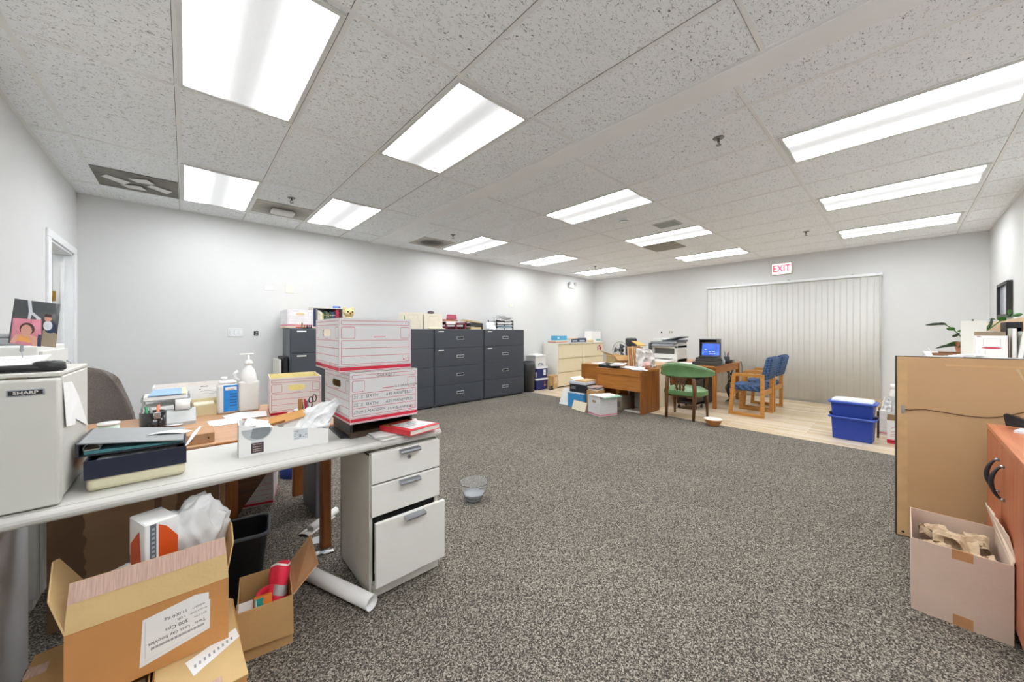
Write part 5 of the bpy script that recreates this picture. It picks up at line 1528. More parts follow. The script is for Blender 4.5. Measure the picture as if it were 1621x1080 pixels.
# ---------------------------------------------------------------- the far desk group
CHERRY = wood('warm_oak_veneer', '#9a6026', '#bb7d3a', 1, .38)
CHERRY_V = wood('warm_oak_veneer_upright', '#96591f', '#b87733', 2, .38)
CHERRY_S = wood('dark_oak_side', '#7d4518', '#a3662b', 2, .42)
dk = thing('writing_desk', 'brown oak desk heaped with papers, in front of the beige cabinets', 'desk', (0, 0, 0))
HZ = .70
m_ = MB(); m_.box(5.28, 5.90, 2.77, 3.62, HZ - .03, HZ, bev=.003); m_.build('desktop', CHERRY, dk)
m_ = MB(); m_.box(5.285, 5.90, 2.772, 2.80, 0, HZ - .03, bev=.002); m_.build('side_panel', CHERRY_S, dk)
m_ = MB(); m_.box(5.285, 5.90, 3.592, 3.615, 0, HZ - .03, bev=.002); m_.build('side_panel', CHERRY_V, dk)
m_ = MB(); m_.box(5.282, 5.30, 2.80, 3.592, HZ - .10, HZ - .03, bev=.002); m_.box(5.295, 5.312, 2.80, 3.592, .36, HZ - .10); m_.build('modesty_panel', CHERRY, dk)
m_ = MB(); m_.box(5.66, 5.70, 3.12, 3.18, 0, HZ - .03); m_.build('leg', OAKD, dk)
m_ = MB(); m_.box(5.72, 6.55, 3.64, 4.25, HZ - .03, HZ, bev=.003); m_.build('return_top', CHERRY, dk)
m_ = MB(); m_.box(5.725, 5.745, 3.645, 4.245, HZ - .34, HZ - .03); m_.box(5.72, 5.75, 4.205, 4.25, HZ - .36, HZ - .03); m_.build('return_panel', CHERRY, dk)
m_ = MB(); m_.box(6.50, 6.53, 3.66, 4.24, 0, HZ - .03); m_.build('return_leg', CHERRY_V, dk)
m_ = MB(); m_.box(5.75, 5.79, 4.19, 4.23, 0, HZ - .03); m_.build('return_leg', OAKD, dk)
m_ = MB(); m_.box(0, .02, 0, .36, 0, .44, bev=.002); solo(m_, 'white_backboard', 'white board standing under the brown oak desk', 'board', WHITE_PAINT, (5.80, 2.94, .0))
m_ = MB(); m_.box(0, .02, 0, .3, 0, .016); m_.box(.05, .07, 0, .3, 0, .016); solo(m_, 'white_rail', 'pair of white rails on the floor under the brown oak desk', 'rail', WHITE_PAINT, (5.40, 2.85, 0))
# back wing: printer stand with cream end
ps = thing('credenza', 'wood topped credenza with a cream end panel, carrying the printer', 'credenza', (0, 0, 0))
m_ = MB(); m_.box(5.93, 8.1, 2.84, 3.55, .685, .725, bev=.003); m_.build('top', TOPW, ps)
m_ = MB(); m_.box(5.935, 6.30, 2.845, 2.87, 0, .685, bev=.002); m_.build('end_panel', mat('cream_panel', '#dcd0b4', .5, var=.02), ps)
m_ = MB(); m_.box(5.935, 5.96, 2.87, 3.54, 0, .685); m_.box(8.06, 8.09, 2.845, 3.54, 0, .685); m_.box(5.96, 8.06, 3.5, 3.52, .3, .685); m_.build('carcass', CHERRY_V, ps)
m_ = MB(); m_.prism([(5.93, .7255), (6.55, .7255), (6.55, .742), (5.93, .742)], 'y', 2.84, 3.4); solo(m_, 'desk_pad', 'tan writing board on the credenza behind the green chair', 'board', wood('tan_board', '#b98f64', '#d0a97e', 0, .4))

# things on the brown oak desk
o_ = thing('open_carton', 'open kraft carton on the brown oak desk', 'carton', (5.44, 3.34, HZ + .08), -.25)
m_ = MB(); m_.box(0, .3, 0, .006, 0, .12); m_.box(0, .3, .2, .206, 0, .14); m_.box(0, .006, .006, .2, 0, .12); m_.box(.294, .3, .006, .2, 0, .12); m_.box(.006, .294, .006, .2, 0, .005); m_.build('body', KRAFT2, o_)
m_ = MB(); m_.slab([(0, .0, .12), (0, .2, .14), (-.13, .22, .20), (-.12, .02, .17)], .005); m_.build('flap', KRAFT2, o_)
m_ = MB(); m_.slab([(0, 0, .12), (.3, 0, .12), (.3, -.08, .05), (0, -.08, .05)], .005); m_.build('flap', KRAFT, o_)
m_ = MB(); m_.slab([(5.31, 3.58, HZ + .0005), (5.33, 3.30, HZ + .0005), (5.5, 3.28, HZ + .0005), (5.5, 3.56, HZ + .0005)], .04, n=(0, 0, 1)); m_.slab([(5.305, 3.585, HZ + .042), (5.325, 3.295, HZ + .03), (5.5, 3.28, HZ + .05), (5.5, 3.56, HZ + .07)], .006, n=(0, 0, 1))
solo(m_, 'ring_binder', 'black binder lying at the outer corner of the brown oak desk', 'binder', BLACK)
for k, (y, h, c, nm) in enumerate(((3.16, .36, '#dcb98d', 'buff'), (3.115, .34, '#c98a57', 'orange-brown'), (3.075, .37, '#e6c79c', 'pale buff'), (3.035, .35, '#d6a673', 'tan'))):
    m_ = MB(); m_.slab([(5.58, y, HZ + .001), (5.82, y - .01, HZ + .001), (5.82, y + .02, HZ + h), (5.58, y + .03, HZ + h)], .022)
    solo(m_, 'file_folder', f'{nm} file folder standing upright in the heap on the brown oak desk', 'folder', mat('folder_' + c[1:], c, .75, var=.05), (0, 0, 0), 0, 'upright folders on the oak desk')
m_ = MB(); m_.slab([(5.60, 2.98, HZ + .375), (5.78, 2.95, HZ + .375), (5.80, 3.10, HZ + .44), (5.6, 3.12, HZ + .45)], .012); solo(m_, 'manila_envelope', 'orange manila envelope on top of the upright folders', 'envelope', mat('manila_orange', '#dca75c', .7))
m_ = MB(); crumple(m_, (5.50, 2.98, HZ + .03), (5.78, 2.78, HZ + .04), (5.74, 2.80, HZ + .32), (5.52, 3.0, HZ + .35), .05, 3.3, 4.4); crumple(m_, (5.50, 2.95, HZ + .03), (5.72, 2.80, HZ + .02), (5.84, 2.90, HZ + .2), (5.6, 3.04, HZ + .3), .05, 3, 7.4)
solo(m_, 'carrier_bag', 'clear white carrier bag beside the upright folders on the brown oak desk', 'bag', mat('bag_film', '#ece6e4', .3, var=.06, trans=.2))
m_ = MB(); m_.blob((5.66, 2.90, HZ + .06), (.085, .075, .055), 0, 3, .35, 3); solo(m_, 'pink_cloth', 'crumpled pale pink cloth in the carrier bag on the brown oak desk', 'cloth', mat('pale_pink', '#e9bdb4', .8))
for k, (x, y, rz, lab) in enumerate(((5.36, 2.85, .2, 'loose white sheet nearest the cream end panel on the brown oak desk'), (5.40, 3.08, -.3, 'loose white sheets mid desk on the brown oak top'), (5.34, 3.22, .5, 'white envelopes against the kraft carton on the brown oak desk'))):
    m_ = MB()
    for q in range(4):
        a = random.uniform(-.3, .3); dx, dy = random.uniform(-.03, .03), random.uniform(-.03, .03)
        c_, s_ = math.cos(a), math.sin(a)
        m_.slab([(dx + c_ * u - s_ * v, dy + s_ * u + c_ * v, .002 + .006 * q + .02 * (q == 3) * (u > 0)) for u, v in ((-.07, -.1), (.07, -.1), (.07, .1), (-.07, .1))], .003, 0, n=(0, 0, 1))
    solo(m_, 'paper_sheaf', lab, 'papers', PAPER, (x, y, HZ + .042 * (k == 2) + .009 * (k == 2)), rz)
m_ = MB()
for q in range(3):
    m_.slab([(0, 0, .006 * q), (.36, .02 * q, .006 * q), (.36, .34, .006 * q), (.02, .34, .006 * q)], .004, n=(0, 0, 1))
solo(m_, 'paper_sheaf', 'white papers on the set-back return of the brown oak desk', 'papers', PAPER, (5.76, 3.72, HZ))
m_ = MB(); crumple(m_, (6.0, 3.66, HZ + .01), (6.3, 3.66, HZ + .02), (6.35, 3.80, HZ + .16), (6.1, 3.9, HZ + .14), .04, 3, 2.9, 14, 12); solo(m_, 'plastic_bag', 'white and blue plastic bag on the return behind the kraft carton', 'bag', mat('bag_bluish', '#c9cbe0', .4, var=.15, scale=20))
m_ = MB(); m_.slab([(0, 0, 0), (.22, -.02, .03), (.24, .05, .05), (.02, .06, .02)], .03); solo(m_, 'leather_pouch', 'dark tan pouch on the return of the brown oak desk', 'pouch', mat('pouch_tan', '#8a6a3c', .6), (6.32, 3.98, HZ + .0))
# desk fan and dark chair
fa = thing('desk_fan', 'round wire desk fan behind the heap on the brown oak desk', 'fan', (6.42, 3.83, HZ))
m_ = MB(); m_.lathe([(0, 0), (.09, 0), (.085, .02), (.02, .03), (.015, .12), (0, .12)], n=20); m_.build('base', BLACK, fa)
R_ = Matrix.Rotation(-PI / 2, 3, 'Y') @ Matrix.Rotation(.4, 3, 'X')
m_ = MB()
for r_, x in ((.165, 0), (.165, .03), (.17, .015), (.10, -.02), (.05, -.028)):
    m_.tube([(x, r_ * math.cos(a), .25 + r_ * math.sin(a)) for a in [2 * PI * i / 32 for i in range(32)]], .0028, 5, closed=True)
for i in range(20):
    a = 2 * PI * i / 20
    m_.tube([(-.032, .02 * math.cos(a), .25 + .02 * math.sin(a)), (-.02, .1 * math.cos(a), .25 + .1 * math.sin(a)), (.012, .152 * math.cos(a), .25 + .152 * math.sin(a))], .0013, 4)
m_.build('guard', mat('wire_grey', '#8c8f92', .35, .7), fa)
for k in range(3):
    a = 2 * PI * k / 3
    m_ = MB(); m_.grid(lambda u, v: (-.012 + .028 * u, (.02 + .11 * v) * math.cos(a + .9 * (u - .5)), .25 + (.02 + .11 * v) * math.sin(a + .9 * (u - .5))), 6, 5, 0, True, .002); m_.build('blade', mat('fan_grey', '#4e5459', .4), fa)
m_ = MB(); m_.lathe([(0, 0), (.045, .005), (.05, .06), (.03, .10), (0, .105)], n=18, M=Matrix.Rotation(PI / 2, 3, 'Y'), c=(.02, 0, .25)); m_.cyl((.06, 0, .11), (.06, 0, .22), .012, n=10); m_.build('motor', BLACK, fa)
kc = thing('desk_chair', 'black high-backed chair behind the brown oak desk', 'chair', (7.0, 3.90, 0), -.2)
m_ = MB(); m_.box(-.05, .03, -.14, .14, .62, 1.19, bev=.038, seg=3); m_.blob((-.01, 0, 1.10), (.05, .14, .10), 0, 2); m_.build('backrest', mat('black_leather', '#33353a', .4), kc)
m_ = MB(); m_.box(-.02, .44, -.22, .22, .42, .50, bev=.03, seg=3); m_.build('seat', mat('black_leather', '#33353a', .4), kc)
m_ = MB(); m_.tube([(.2, 0, .42), (.2, 0, .1)], .028, 12); m_.tube([(0, 0, .65), (-.03, 0, .5), (.1, 0, .41)], .02, 8); m_.build('column', BLACK, kc)
for k in range(5):
    a = 2 * PI * k / 5
    m_ = MB(); m_.bar([(.2, 0, .10), (.2 + .28 * math.cos(a), .28 * math.sin(a), .06)], .04, .03); m_.cyl((.2 + .28 * math.cos(a), .28 * math.sin(a) - .012, .028), (.2 + .28 * math.cos(a), .28 * math.sin(a) + .012, .028), .028, n=12); m_.build('leg', BLACK, kc)

# printer
pr = thing('printer', 'white and charcoal multifunction printer on the wood topped credenza', 'printer', (6.98, 2.93, .7255))
PW = mat('printer_white', '#dedfda', .45, var=.015); PGR = mat('printer_charcoal', '#4a4e55', .4); PLG = mat('printer_grey', '#8d9095', .4)
m_ = MB(); m_.box(0, .46, 0, .06, 0, .33, bev=.01, seg=2); m_.box(0, .46, .46, .52, 0, .33, bev=.01, seg=2); m_.box(.06, .46, .06, .46, 0, .33); m_.box(0, .46, .0, .52, .27, .345, bev=.01, seg=2); m_.box(-.03, .46, .0, .52, 0, .07, bev=.01, seg=2); m_.build('body', PW, pr)
m_ = MB(); m_.box(.05, .07, .06, .46, .07, .27); m_.build('slot', mat('printer_shadow_grey', '#6e6e68', .7), pr)
m_ = MB(); m_.slab([(-.10, .09, .09), (-.10, .43, .09), (.06, .45, .10), (.06, .07, .10)], .014); m_.slab([(-.03, .0, .07), (-.03, .5, .07), (.0, .5, .16), (.0, .02, .16)], .012); m_.build('paper_tray', PW, pr)
m_ = MB(); m_.box(-.034, -.028, .2, .3, .015, .055); m_.build('tray_pull', PGR, pr)
m_ = MB(); m_.slab([(-.12, .06, .33), (-.12, .46, .33), (-.01, .48, .36), (-.01, .04, .36)], .03); m_.build('control_panel', PLG, pr)
m_ = MB(); m_.box(-.04, .44, .0, .52, .36, .40, bev=.008, seg=2); m_.build('scanner_lid', PLG, pr)
m_ = MB(); m_.box(0, .44, -.03, .30, .40, .43, bev=.006); m_.slab([(.02, .26, .43), (.42, .26, .43), (.42, -.04, .50), (.02, -.04, .50)], .02); m_.build('document_feeder', PGR, pr)
m_ = MB(); m_.box(-.06, .05, .50, .555, .02, .37, bev=.02, seg=3); m_.build('side_panel', PGR, pr)
m_ = MB(); m_.box(.05, .4, .33, .5, .40, .46, bev=.012, seg=2); m_.build('top_cover', PW, pr)
m_ = MB(); m_.box(0, .42, 0, .3, 0, .022, bev=.002); m_.box(.0, .40, .03, .31, .022, .036); solo(m_, 'paper_ream', 'white paper ream lying on the credenza before the printer', 'paper', PAPER, (6.52, 2.98, .7425))

# right hand table with laptop
tb = thing('work_table', 'oak table with square legs carrying the open laptop', 'table', (0, 0, 0))
TX0, TX1, TY0, TY1, TZ = 6.60, 8.02, 2.15, 2.82, .725
m_ = MB(); m_.box(TX0, TX1, TY0, TY1, TZ - .028, TZ, bev=.003); m_.build('tabletop', CHERRY, tb)
for x, y in ((6.67, 2.155), (7.93, 2.155), (7.93, 2.76), (6.67, 2.76)):
    m_ = MB(); m_.box(x, x + .055, y, y + .055, 0, TZ - .028, bev=.002); m_.build('leg', CHERRY_V, tb)
m_ = MB(); m_.box(6.73, 7.93, 2.165, 2.187, TZ - .13, TZ - .028); m_.box(6.725, 6.745, 2.21, 2.76, TZ - .10, TZ - .028); m_.build('apron', CHERRY, tb)
lp = thing('laptop', 'open black laptop with a blue screen, raised on a dark docking stand', 'laptop', (7.06, 2.37, TZ + .13), .12)
SCR = new_mat('laptop_screen')
m, nt, b = SCR
v = coords(nt, (1, 1, 1), 'Object')
n_ = N(nt, 'ShaderNodeTexNoise', Scale=5.0, Detail=2.0); nt.links.new(v, n_.inputs['Vector'])
cl = ramp(nt, n_.outputs[0], [(.3, lin('#1048c8')), (.55, lin('#1f66e0')), (.75, lin('#6aa2ef'))])
nt.links.new(cl, b.inputs['Emission Color']); b.inputs['Emission Strength'].default_value = .9; b.inputs['Base Color'].default_value = (.01, .02, .05, 1); b.inputs['Roughness'].default_value = .2
SCR = m
m_ = MB(); m_.box(-.22, .0, -.15, .15, 0, .022, bev=.005); m_.box(-.20, -.02, -.13, .13, .022, .024, 1); m_.build('base', [BLACK, mat('laptop_keys', '#3b3d42', .5)], lp)
T_ = Matrix.Rotation(.22, 3, 'Y')
m_ = MB(); m_.box(-.002, .012, -.155, .155, .0, .255, bev=.003); m_.move(Matrix.Translation((0, 0, .018)) @ T_.to_4x4()); ld = m_.build('lid', BLACK, lp)
m_ = MB(); m_.box(-.0035, -.0022, -.142, .142, .015, .232)
m_.move(Matrix.Translation((0, 0, .018)) @ T_.to_4x4()); m_.build('screen', SCR, ld)
m_ = MB(); F = lambda a, c: Matrix.Translation((0, 0, .018)) @ (T_ @ Vector((-.0042, -a, c)))
for k, (a, c, w_) in enumerate(((-.10, .12, .035), (-.10, .07, .05), (-.03, .075, .03), (.02, .08, .05), (-.02, .04, .06), (.05, .045, .03))):
    m_.quad([F(a, c), F(a + w_, c), F(a + w_, c + .006), F(a, c + .006)], 0)
m_.build('screen_text', emit('screen_white', '#cfe0ff', .8), ld)
m_ = MB(); m_.box(-.34, .08, -.22, .24, 0, .012, bev=.002); m_.box(-.30, .05, -.18, .2, .012, .06, bev=.004); m_.box(-.24, .08, -.15, .17, .06, .095, bev=.004); m_.box(-.20, .09, -.16, .18, .095, .129, bev=.004)
solo(m_, 'docking_stand', 'dark docking stand and papers under the laptop', 'stand', mat('stand_dark', '#3c3a38', .45), (7.02, 2.36, TZ))
m_ = MB(); m_.slab([(-.09, -.13, 0), (.1, -.1, .012), (.09, .14, .012), (-.1, .12, 0)], .012, n=(0, 0, 1)); solo(m_, 'papers', 'white papers at the printer end of the docking stand', 'papers', PAPER, (6.78, 2.70, TZ))
tw = thing('desktop_organiser', 'dark tiered document organiser behind the laptop', 'organiser', (7.42, 2.38, TZ))
m_ = MB(); m_.box(0, .24, 0, .012, 0, .44); m_.box(0, .24, .30, .312, 0, .44); m_.box(.22, .24, .012, .30, 0, .44); m_.build('case', mat('organiser_grey', '#4b5056', .45), tw)
for k in range(6):
    m_ = MB(); m_.box(0, .22, .012, .30, .02 + .07 * k, .028 + .07 * k); m_.build('shelf', BLACK, tw)
m_ = MB(); m_.box(-.02, .25, -.005, .32, .44, .462, bev=.004); m_.build('top', mat('organiser_top', '#9da1a4', .4), tw)
for k, (x, y, r_, h, c, nm) in enumerate(((7.20, 2.25, .02, .14, '#5c7a4e', 'green bottle'), (7.28, 2.22, .022, .10, '#a8c4d0', 'clear tumbler'), (7.12, 2.235, .018, .07, '#c9c9c4', 'silver jar'))):
    m_ = MB(); m_.lathe([(0, 0), (r_, 0), (r_, h * .7), (r_ * .5, h * .8), (r_ * .5, h), (0, h)], n=14); solo(m_, nm.split()[-1], f'small {nm} on the oak table edge beside the laptop', nm.split()[-1], mat('tb_' + c[1:], c, .25), (x, y, TZ))
cp = thing('pen_cup', 'black mesh pen cup of pens and scissors beside the document organiser', 'pen cup', (7.45, 2.22, TZ))
m_ = MB(); m_.lathe([(0, 0), (.045, 0), (.05, .13), (.046, .13), (.042, .008), (0, .008)], n=20); m_.build('cup', mat('mesh_black', '#3a3d42', .5), cp)
for k in range(6):
    a = k * 1.05
    m_ = MB(); m_.cyl((.01 * math.cos(a), .01 * math.sin(a), .01), (.045 * math.cos(a), .04 * math.sin(a), .19 + .02 * (k % 3)), .005, n=8); m_.build('pen', mat('pen_' + ('2b2f38', '8a8d92', '3a6ea8', 'c9c9c9', '4d4d55', 'a33')[k % 6] if k % 6 != 5 else 'pen_a83838', '#' + ('2b2f38', '8a8d92', '3a6ea8', 'c9c9c9', '4d4d55', 'a83838')[k % 6], .4), cp)
m_ = MB()
for k in range(7):
    m_.tube([(random.uniform(7.60, 7.9), random.uniform(2.18, 2.4), TZ + .012 + .006 * k) for q in range(5)], .006, 5)
solo(m_, 'cable_tangle', 'tangle of black cables at the chair end of the oak table', 'cables', BLACK)
m_ = MB(); m_.tube([(7.98, 2.142, TZ + .01), (8.0, 2.135, TZ + .012), (8.05, 2.13, TZ - .1), (8.05, 2.13, TZ - .45), (8.06, 2.14, .02), (8.2, 2.3, .008)], .006, 6); solo(m_, 'power_cable', 'grey-black power cable dropping off the corner of the oak table', 'cable', BLACK)
m_ = MB(); m_.box(0, .07, 0, .06, 0, .05, bev=.008); m_.box(.09, .15, .02, .07, 0, .035, bev=.006); solo(m_, 'power_adapter', 'black power adapter among the cables on the oak table', 'adapter', BLACK, (7.62, 2.19, TZ))
pt = thing('computer_tower', 'black computer tower on the floor under the oak table', 'computer', (6.98, 2.42, 0))
m_ = MB(); m_.box(0, .44, 0, .2, .01, .46, bev=.006); m_.build('case', BLACK, pt)
m_ = MB(); m_.box(-.006, .001, .01, .19, .02, .45, bev=.004); m_.build('front_panel', mat('tower_front', '#222428', .35), pt)
m_ = MB()
for k in range(5):
    ph = k * 1.3
    m_.tube([(7.55 + .03 * k, 2.22 + .05 * math.sin(ph), TZ - .13), (7.58, 2.2 + .04 * math.sin(ph + 2), .45), (7.52 + .02 * k, 2.24 + .04 * math.sin(ph + 4), .25), (7.56 + .03 * math.sin(ph), 2.2, .06), (7.45 + .04 * k, 2.24, .015), (7.62, 2.26, .012)], .008, 6)
solo(m_, 'floor_cables', 'black cables hanging down under the oak table', 'cables', BLACK)
ks = thing('rolling_cart', 'dark wheeled stand on the boards beneath the oak table end, behind the green chair', 'cart', (6.28, 2.34, 0))
m_ = MB(); m_.box(0, .36, 0, .025, .09, .5); m_.box(0, .36, .275, .30, .09, .5); m_.box(0, .36, 0, .30, .09, .115); m_.box(0, .36, 0, .30, .30, .32); m_.build('frame', mat('cart_dark', '#332f2c', .5), ks)
for x in (.03, .33):
    for y in (.02, .28):
        m_ = MB(); m_.cyl((x, y - .012, .03), (x, y + .012, .03), .03, n=14); m_.cyl((x, y, .03), (x, y, .09), .008, n=8); m_.build('caster', BLACK, ks)

# ---------------------------------------------------------------- green leather armchair, seen from behind
gc = thing('armchair', 'green leather captain chair with carved wooden splat, its back to the carpet', 'chair', (5.74, 2.28, 0), .05)
GRN = mat('green_leather', '#5a8050', .33, var=.14, scale=9, spec=.6)
GRN2 = mat('green_leather_pale', '#7a9a72', .3, var=.12, scale=9, spec=.6)
CW_ = wood('carved_walnut', '#4f3018', '#79502a', 2, .35)
# local: chair faces +X; its back is at -X
m_ = MB()
def seat(u, v):
    a = 2 * PI * u
    r_ = v
    x, y = .255 * math.cos(a), .292 * math.sin(a)
    k = 1 / max(abs(math.cos(a)) ** 3 + abs(math.sin(a)) ** 3, .1) ** (1 / 3)
    return (x * k * r_, y * k * r_, .425 + .055 * (1 - r_ ** 4))
m_.grid(seat, 32, 8, 0, True)
for z0, z1 in ((.36, .425),):
    m_.grid(lambda u, v: Vector(seat(u, 1.0)) * Vector((1, 1, 0)).length / 1.41421356 if False else Vector((seat(u, 1)[0] * (1 + .015 * math.sin(PI * v)), seat(u, 1)[1] * (1 + .015 * math.sin(PI * v)), z0 + (z1 - z0) * v)), 32, 3, 1, True)
m_.build('seat', [GRN2, GRN], gc)
def rail(t, s, z):
    """Horse-shoe curve: t -1..1 round the back, s outwards."""
    a = t * 1.75
    return Vector((-.25 * math.cos(a) - .02 + (.0 if abs(t) < .75 else (abs(t) - .75) * .25), .275 * math.sin(a) * (1 + .10 * abs(t)), z)) * 1.0 + Vector((-math.cos(a) * s, math.sin(a) * s, 0))
m_ = MB()
def pad(u, v):
    t = 2 * u - 1
    top = .83 - .125 * abs(t) ** 1.6
    bot = .635 + .02 * abs(t) ** 2
    z = bot + (top - bot) * v
    bulge = .010 * (1 - math.sin(PI * v)) + .05 * abs(t) ** 3
    return rail(t, .012 + bulge, z)
m_.grid(pad, 30, 10, 0, True, .03)
m_.build('backrest', GRN, gc)
m_ = MB(); m_.tube([rail(-1 + 2 * i / 24, .02 + .05 * abs(-1 + 2 * i / 24) ** 3, .835 - .125 * abs(-1 + 2 * i / 24) ** 1.6) for i in range(25)], [.02] * 3 + [.024] * 19 + [.02] * 3, 8); m_.build('top_roll', GRN2, gc)
for s_ in (-1, 1):
    m_ = MB(); m_.tube([(-.245, s_ * .19, .62), (-.22, s_ * .20, .45), (-.235, s_ * .20, .28), (-.265, s_ * .195, .0)], [.026, .03, .026, .02], 6); m_.build('rear_leg', CW_, gc)
    m_ = MB(); m_.tube([(.20, s_ * .235, .36), (.205, s_ * .24, .2), (.215, s_ * .245, .0)], [.028, .024, .017], 6); m_.build('front_leg', CW_, gc)
    m_ = MB(); m_.tube([(.06, s_ * .275, .66), (.12, s_ * .27, .58), (.09, s_ * .26, .49), (.12, s_ * .25, .40)], [.016, .02, .018, .02], 6); m_.build('arm_post', CW_, gc)
m_ = MB(); m_.box(-.21, .21, -.235, .235, .33, .365, bev=.01, seg=2); m_.build('seat_frame', CW_, gc)
m_ = MB()   # carved lyre splat
for s_ in (-1, 1):
    m_.tube([(-.262, s_ * .012, .615), (-.258, s_ * .055, .58), (-.25, s_ * .03, .53), (-.245, s_ * .06, .47), (-.235, s_ * .03, .41)], [.010, .013, .010, .013, .012], 6)
    m_.tube([(-.262, s_ * .09, .615), (-.258, s_ * .06, .575), (-.25, s_ * .075, .53), (-.24, s_ * .035, .45), (-.235, s_ * .05, .41)], [.012, .012, .010, .012, .012], 6)
m_.tube([(-.26, 0, .61), (-.25, 0, .5), (-.235, 0, .41)], [.012, .016, .014], 6)
m_.box(-.255, -.225, -.075, .075, .40, .425); m_.box(-.272, -.25, -.10, .10, .60, .625)
m_.build('splat', CW_, gc)

# ---------------------------------------------------------------- two blue armchairs
BLUE = None
m, nt, b = new_mat('blue_diamond_fabric')
v = coords(nt, (1, 1, 1), rot=(0, 0, PI / 4))
ck = N(nt, 'ShaderNodeTexChecker', Scale=30.0)
ck.inputs['Color1'].default_value = lin('#42618c'); ck.inputs['Color2'].default_value = lin('#263a58')
v2 = coords(nt, (1, 1, 1), rot=(PI / 4, PI / 4, 0)); nt.links.new(v2, ck.inputs['Vector'])
nt.links.new(ck.outputs[0], b.inputs['Base Color']); b.inputs['Roughness'].default_value = .85
BLUE = m
ARM = wood('honey_oak', '#a9702f', '#cd9550', 1, .35)
ac = thing('armchair', 'blue upholstered wooden armchair nearest the carpet, side on', 'chair', (6.48, 1.655, 0), 0, 'blue wooden armchairs')
for x in (0, .55):
    m_ = MB()
    m_.bar([(x, -.215, .645), (x, -.215, .018), (x, .235, .018), (x, .175, .645), (x, -.19, .645)][0:4], .035, .05, 0, up=(1, 0, 0))
    m_ = MB()
    P_ = [(-.235, .0), (.25, .0), (.245, .045), (.195, .61), (.165, .665), (-.235, .665)]
    Q_ = [(-.185, .045), (.185, .045), (.14, .615), (-.185, .615)]
    for side in (0, 1):
        pass
    x0, x1 = x - .02, x + .02
    m_.prism([(-.235, 0), (.25, 0), (.245, .045), (-.235, .045)], 'x', x0, x1); m_.prism([(-.235, .045), (-.185, .045), (-.185, .615), (-.235, .615)], 'x', x0, x1)
    m_.prism([(.195, .045), (.245, .045), (.20, .615), (.15, .615)], 'x', x0, x1); m_.prism([(-.235, .615), (.20, .615), (.185, .65), (.165, .66), (-.235, .66)], 'x', x0, x1)
    m_.build('side_frame', ARM, ac)
for y0, y1, z0, z1 in ((.16, .19, .33, .40), (-.225, -.195, .33, .40), (-.225, -.195, .58, .65)):
    m_ = MB(); m_.box(.02, .53, y0, y1, z0, z1, bev=.002); m_.build('stretcher', ARM, ac)
m_ = MB(); m_.box(.022, .528, -.19, .25, .385, .475, bev=.03, seg=3); m_.build('seat', BLUE, ac)
m_ = MB(); m_.box(.03, .52, -.05, .045, 0, .36, bev=.04, seg=3); m_.move(Matrix.Translation((0, -.215, .575)) @ Matrix.Rotation(.22, 4, 'X')); m_.build('backrest', BLUE, ac)
dup(ac, (7.19, 1.66, 0), 0, 'blue upholstered wooden armchair nearer the blinds, half behind its twin')

# ---------------------------------------------------------------- low boxes on the carpet edge
bb = bankers(MB(), .345, .29, .30)
bbo = solo(bb, 'archive_box', 'white archive box on the carpet edge with papers and a green folder on top', 'archive box', [BOXW, BOXIN, mat('grey_line', '#b9b5b8', .7), mat('pale_band', '#dd7d92', .6), PENCIL, PAPER], (4.715, 3.15, 0), -.28, 'archive boxes')
m_ = MB(); m_.slab([(-.03, -.02, 0), (.30, -.06, .0), (.36, .12, .004), (.0, .26, .004)], .008, n=(0, 0, 1)); m_.slab([(.20, -.03, .0095), (.25, -.04, .0095), (.255, -.035, .0095), (.205, -.02, .0095)], .003, 1, n=(0, 0, 1))
solo(m_, 'papers', 'white papers with a pen on top of the archive box at the carpet edge', 'papers', [PAPER, INK], (4.73, 3.10, .310), 0)
m_ = MB(); m_.slab([(-.02, -.02, 0), (.34, -.11, .0), (.40, .02, .004), (.1, .16, .004)], .005, n=(0, 0, 1)); solo(m_, 'green_folder', 'pale green folder under the papers on the archive box at the carpet edge', 'folder', mat('pale_green', '#9fd0b4', .6), (4.70, 3.08, .3025), 0)
m_ = MB(); m_.slab([(0, 0, 0), (.0, .34, 0), (.05, .34, .15), (.05, 0, .15)], .03, 0); m_.slab([(-.004, .01, .0), (-.004, .35, .0), (.044, .35, .145), (.044, .01, .145)], .003, 1)
solo(m_, 'file_folder', 'tan folder leaning on the white archive box at the carpet edge', 'folder', [mat('folder_grey_tan', '#a58a78', .7), CREAM], (4.80, 3.49, .002), -.25)
bl = thing('file_tote', 'blue fabric file box on the carpet edge beside the brown oak desk', 'box', (5.0, 3.68, 0))
m_ = MB(); m_.box(0, .36, 0, .33, 0, .24, bev=.004); m_.build('body', mat('sky_fabric', '#3f93cf', .75, var=.15, scale=40), bl)
m_ = MB(); m_.box(-.006, .366, -.006, .336, .24, .262, bev=.003); m_.build('lid', mat('pale_blue_board', '#c9d6e6', .6), bl)
dbx = thing('file_box', 'black and white file box stacked on the blue fabric file box', 'box', (5.03, 3.66, .2625))
m_ = MB(); m_.box(0, .34, 0, .33, 0, .14, bev=.003); m_.box(-.001, .002, .2, .3, .05, .10, 1); m_.build('body', [mat('box_black', '#22252c', .5), mat('box_scratch', '#6c6f78', .5)], dbx)
m_ = MB(); m_.box(-.012, .352, -.012, .342, .14, .185, bev=.003); m_.build('lid', mat('lid_blue_white', '#c3cad6', .5), dbx)
m_ = MB(); m_.box(.0, .34, .0, .22, 0, .02); m_.slab([(0, .22, 0), (.3, .22, 0), (.3, .33, .05), (0, .33, .05)], .01, 1, n=(0, 0, 1)); solo(m_, 'kraft_folder', 'tan kraft folder and white wrap on top of the black and white file box', 'folder', [KRAFT2, PAPER], (5.05, 3.67, .448))
m_ = MB()
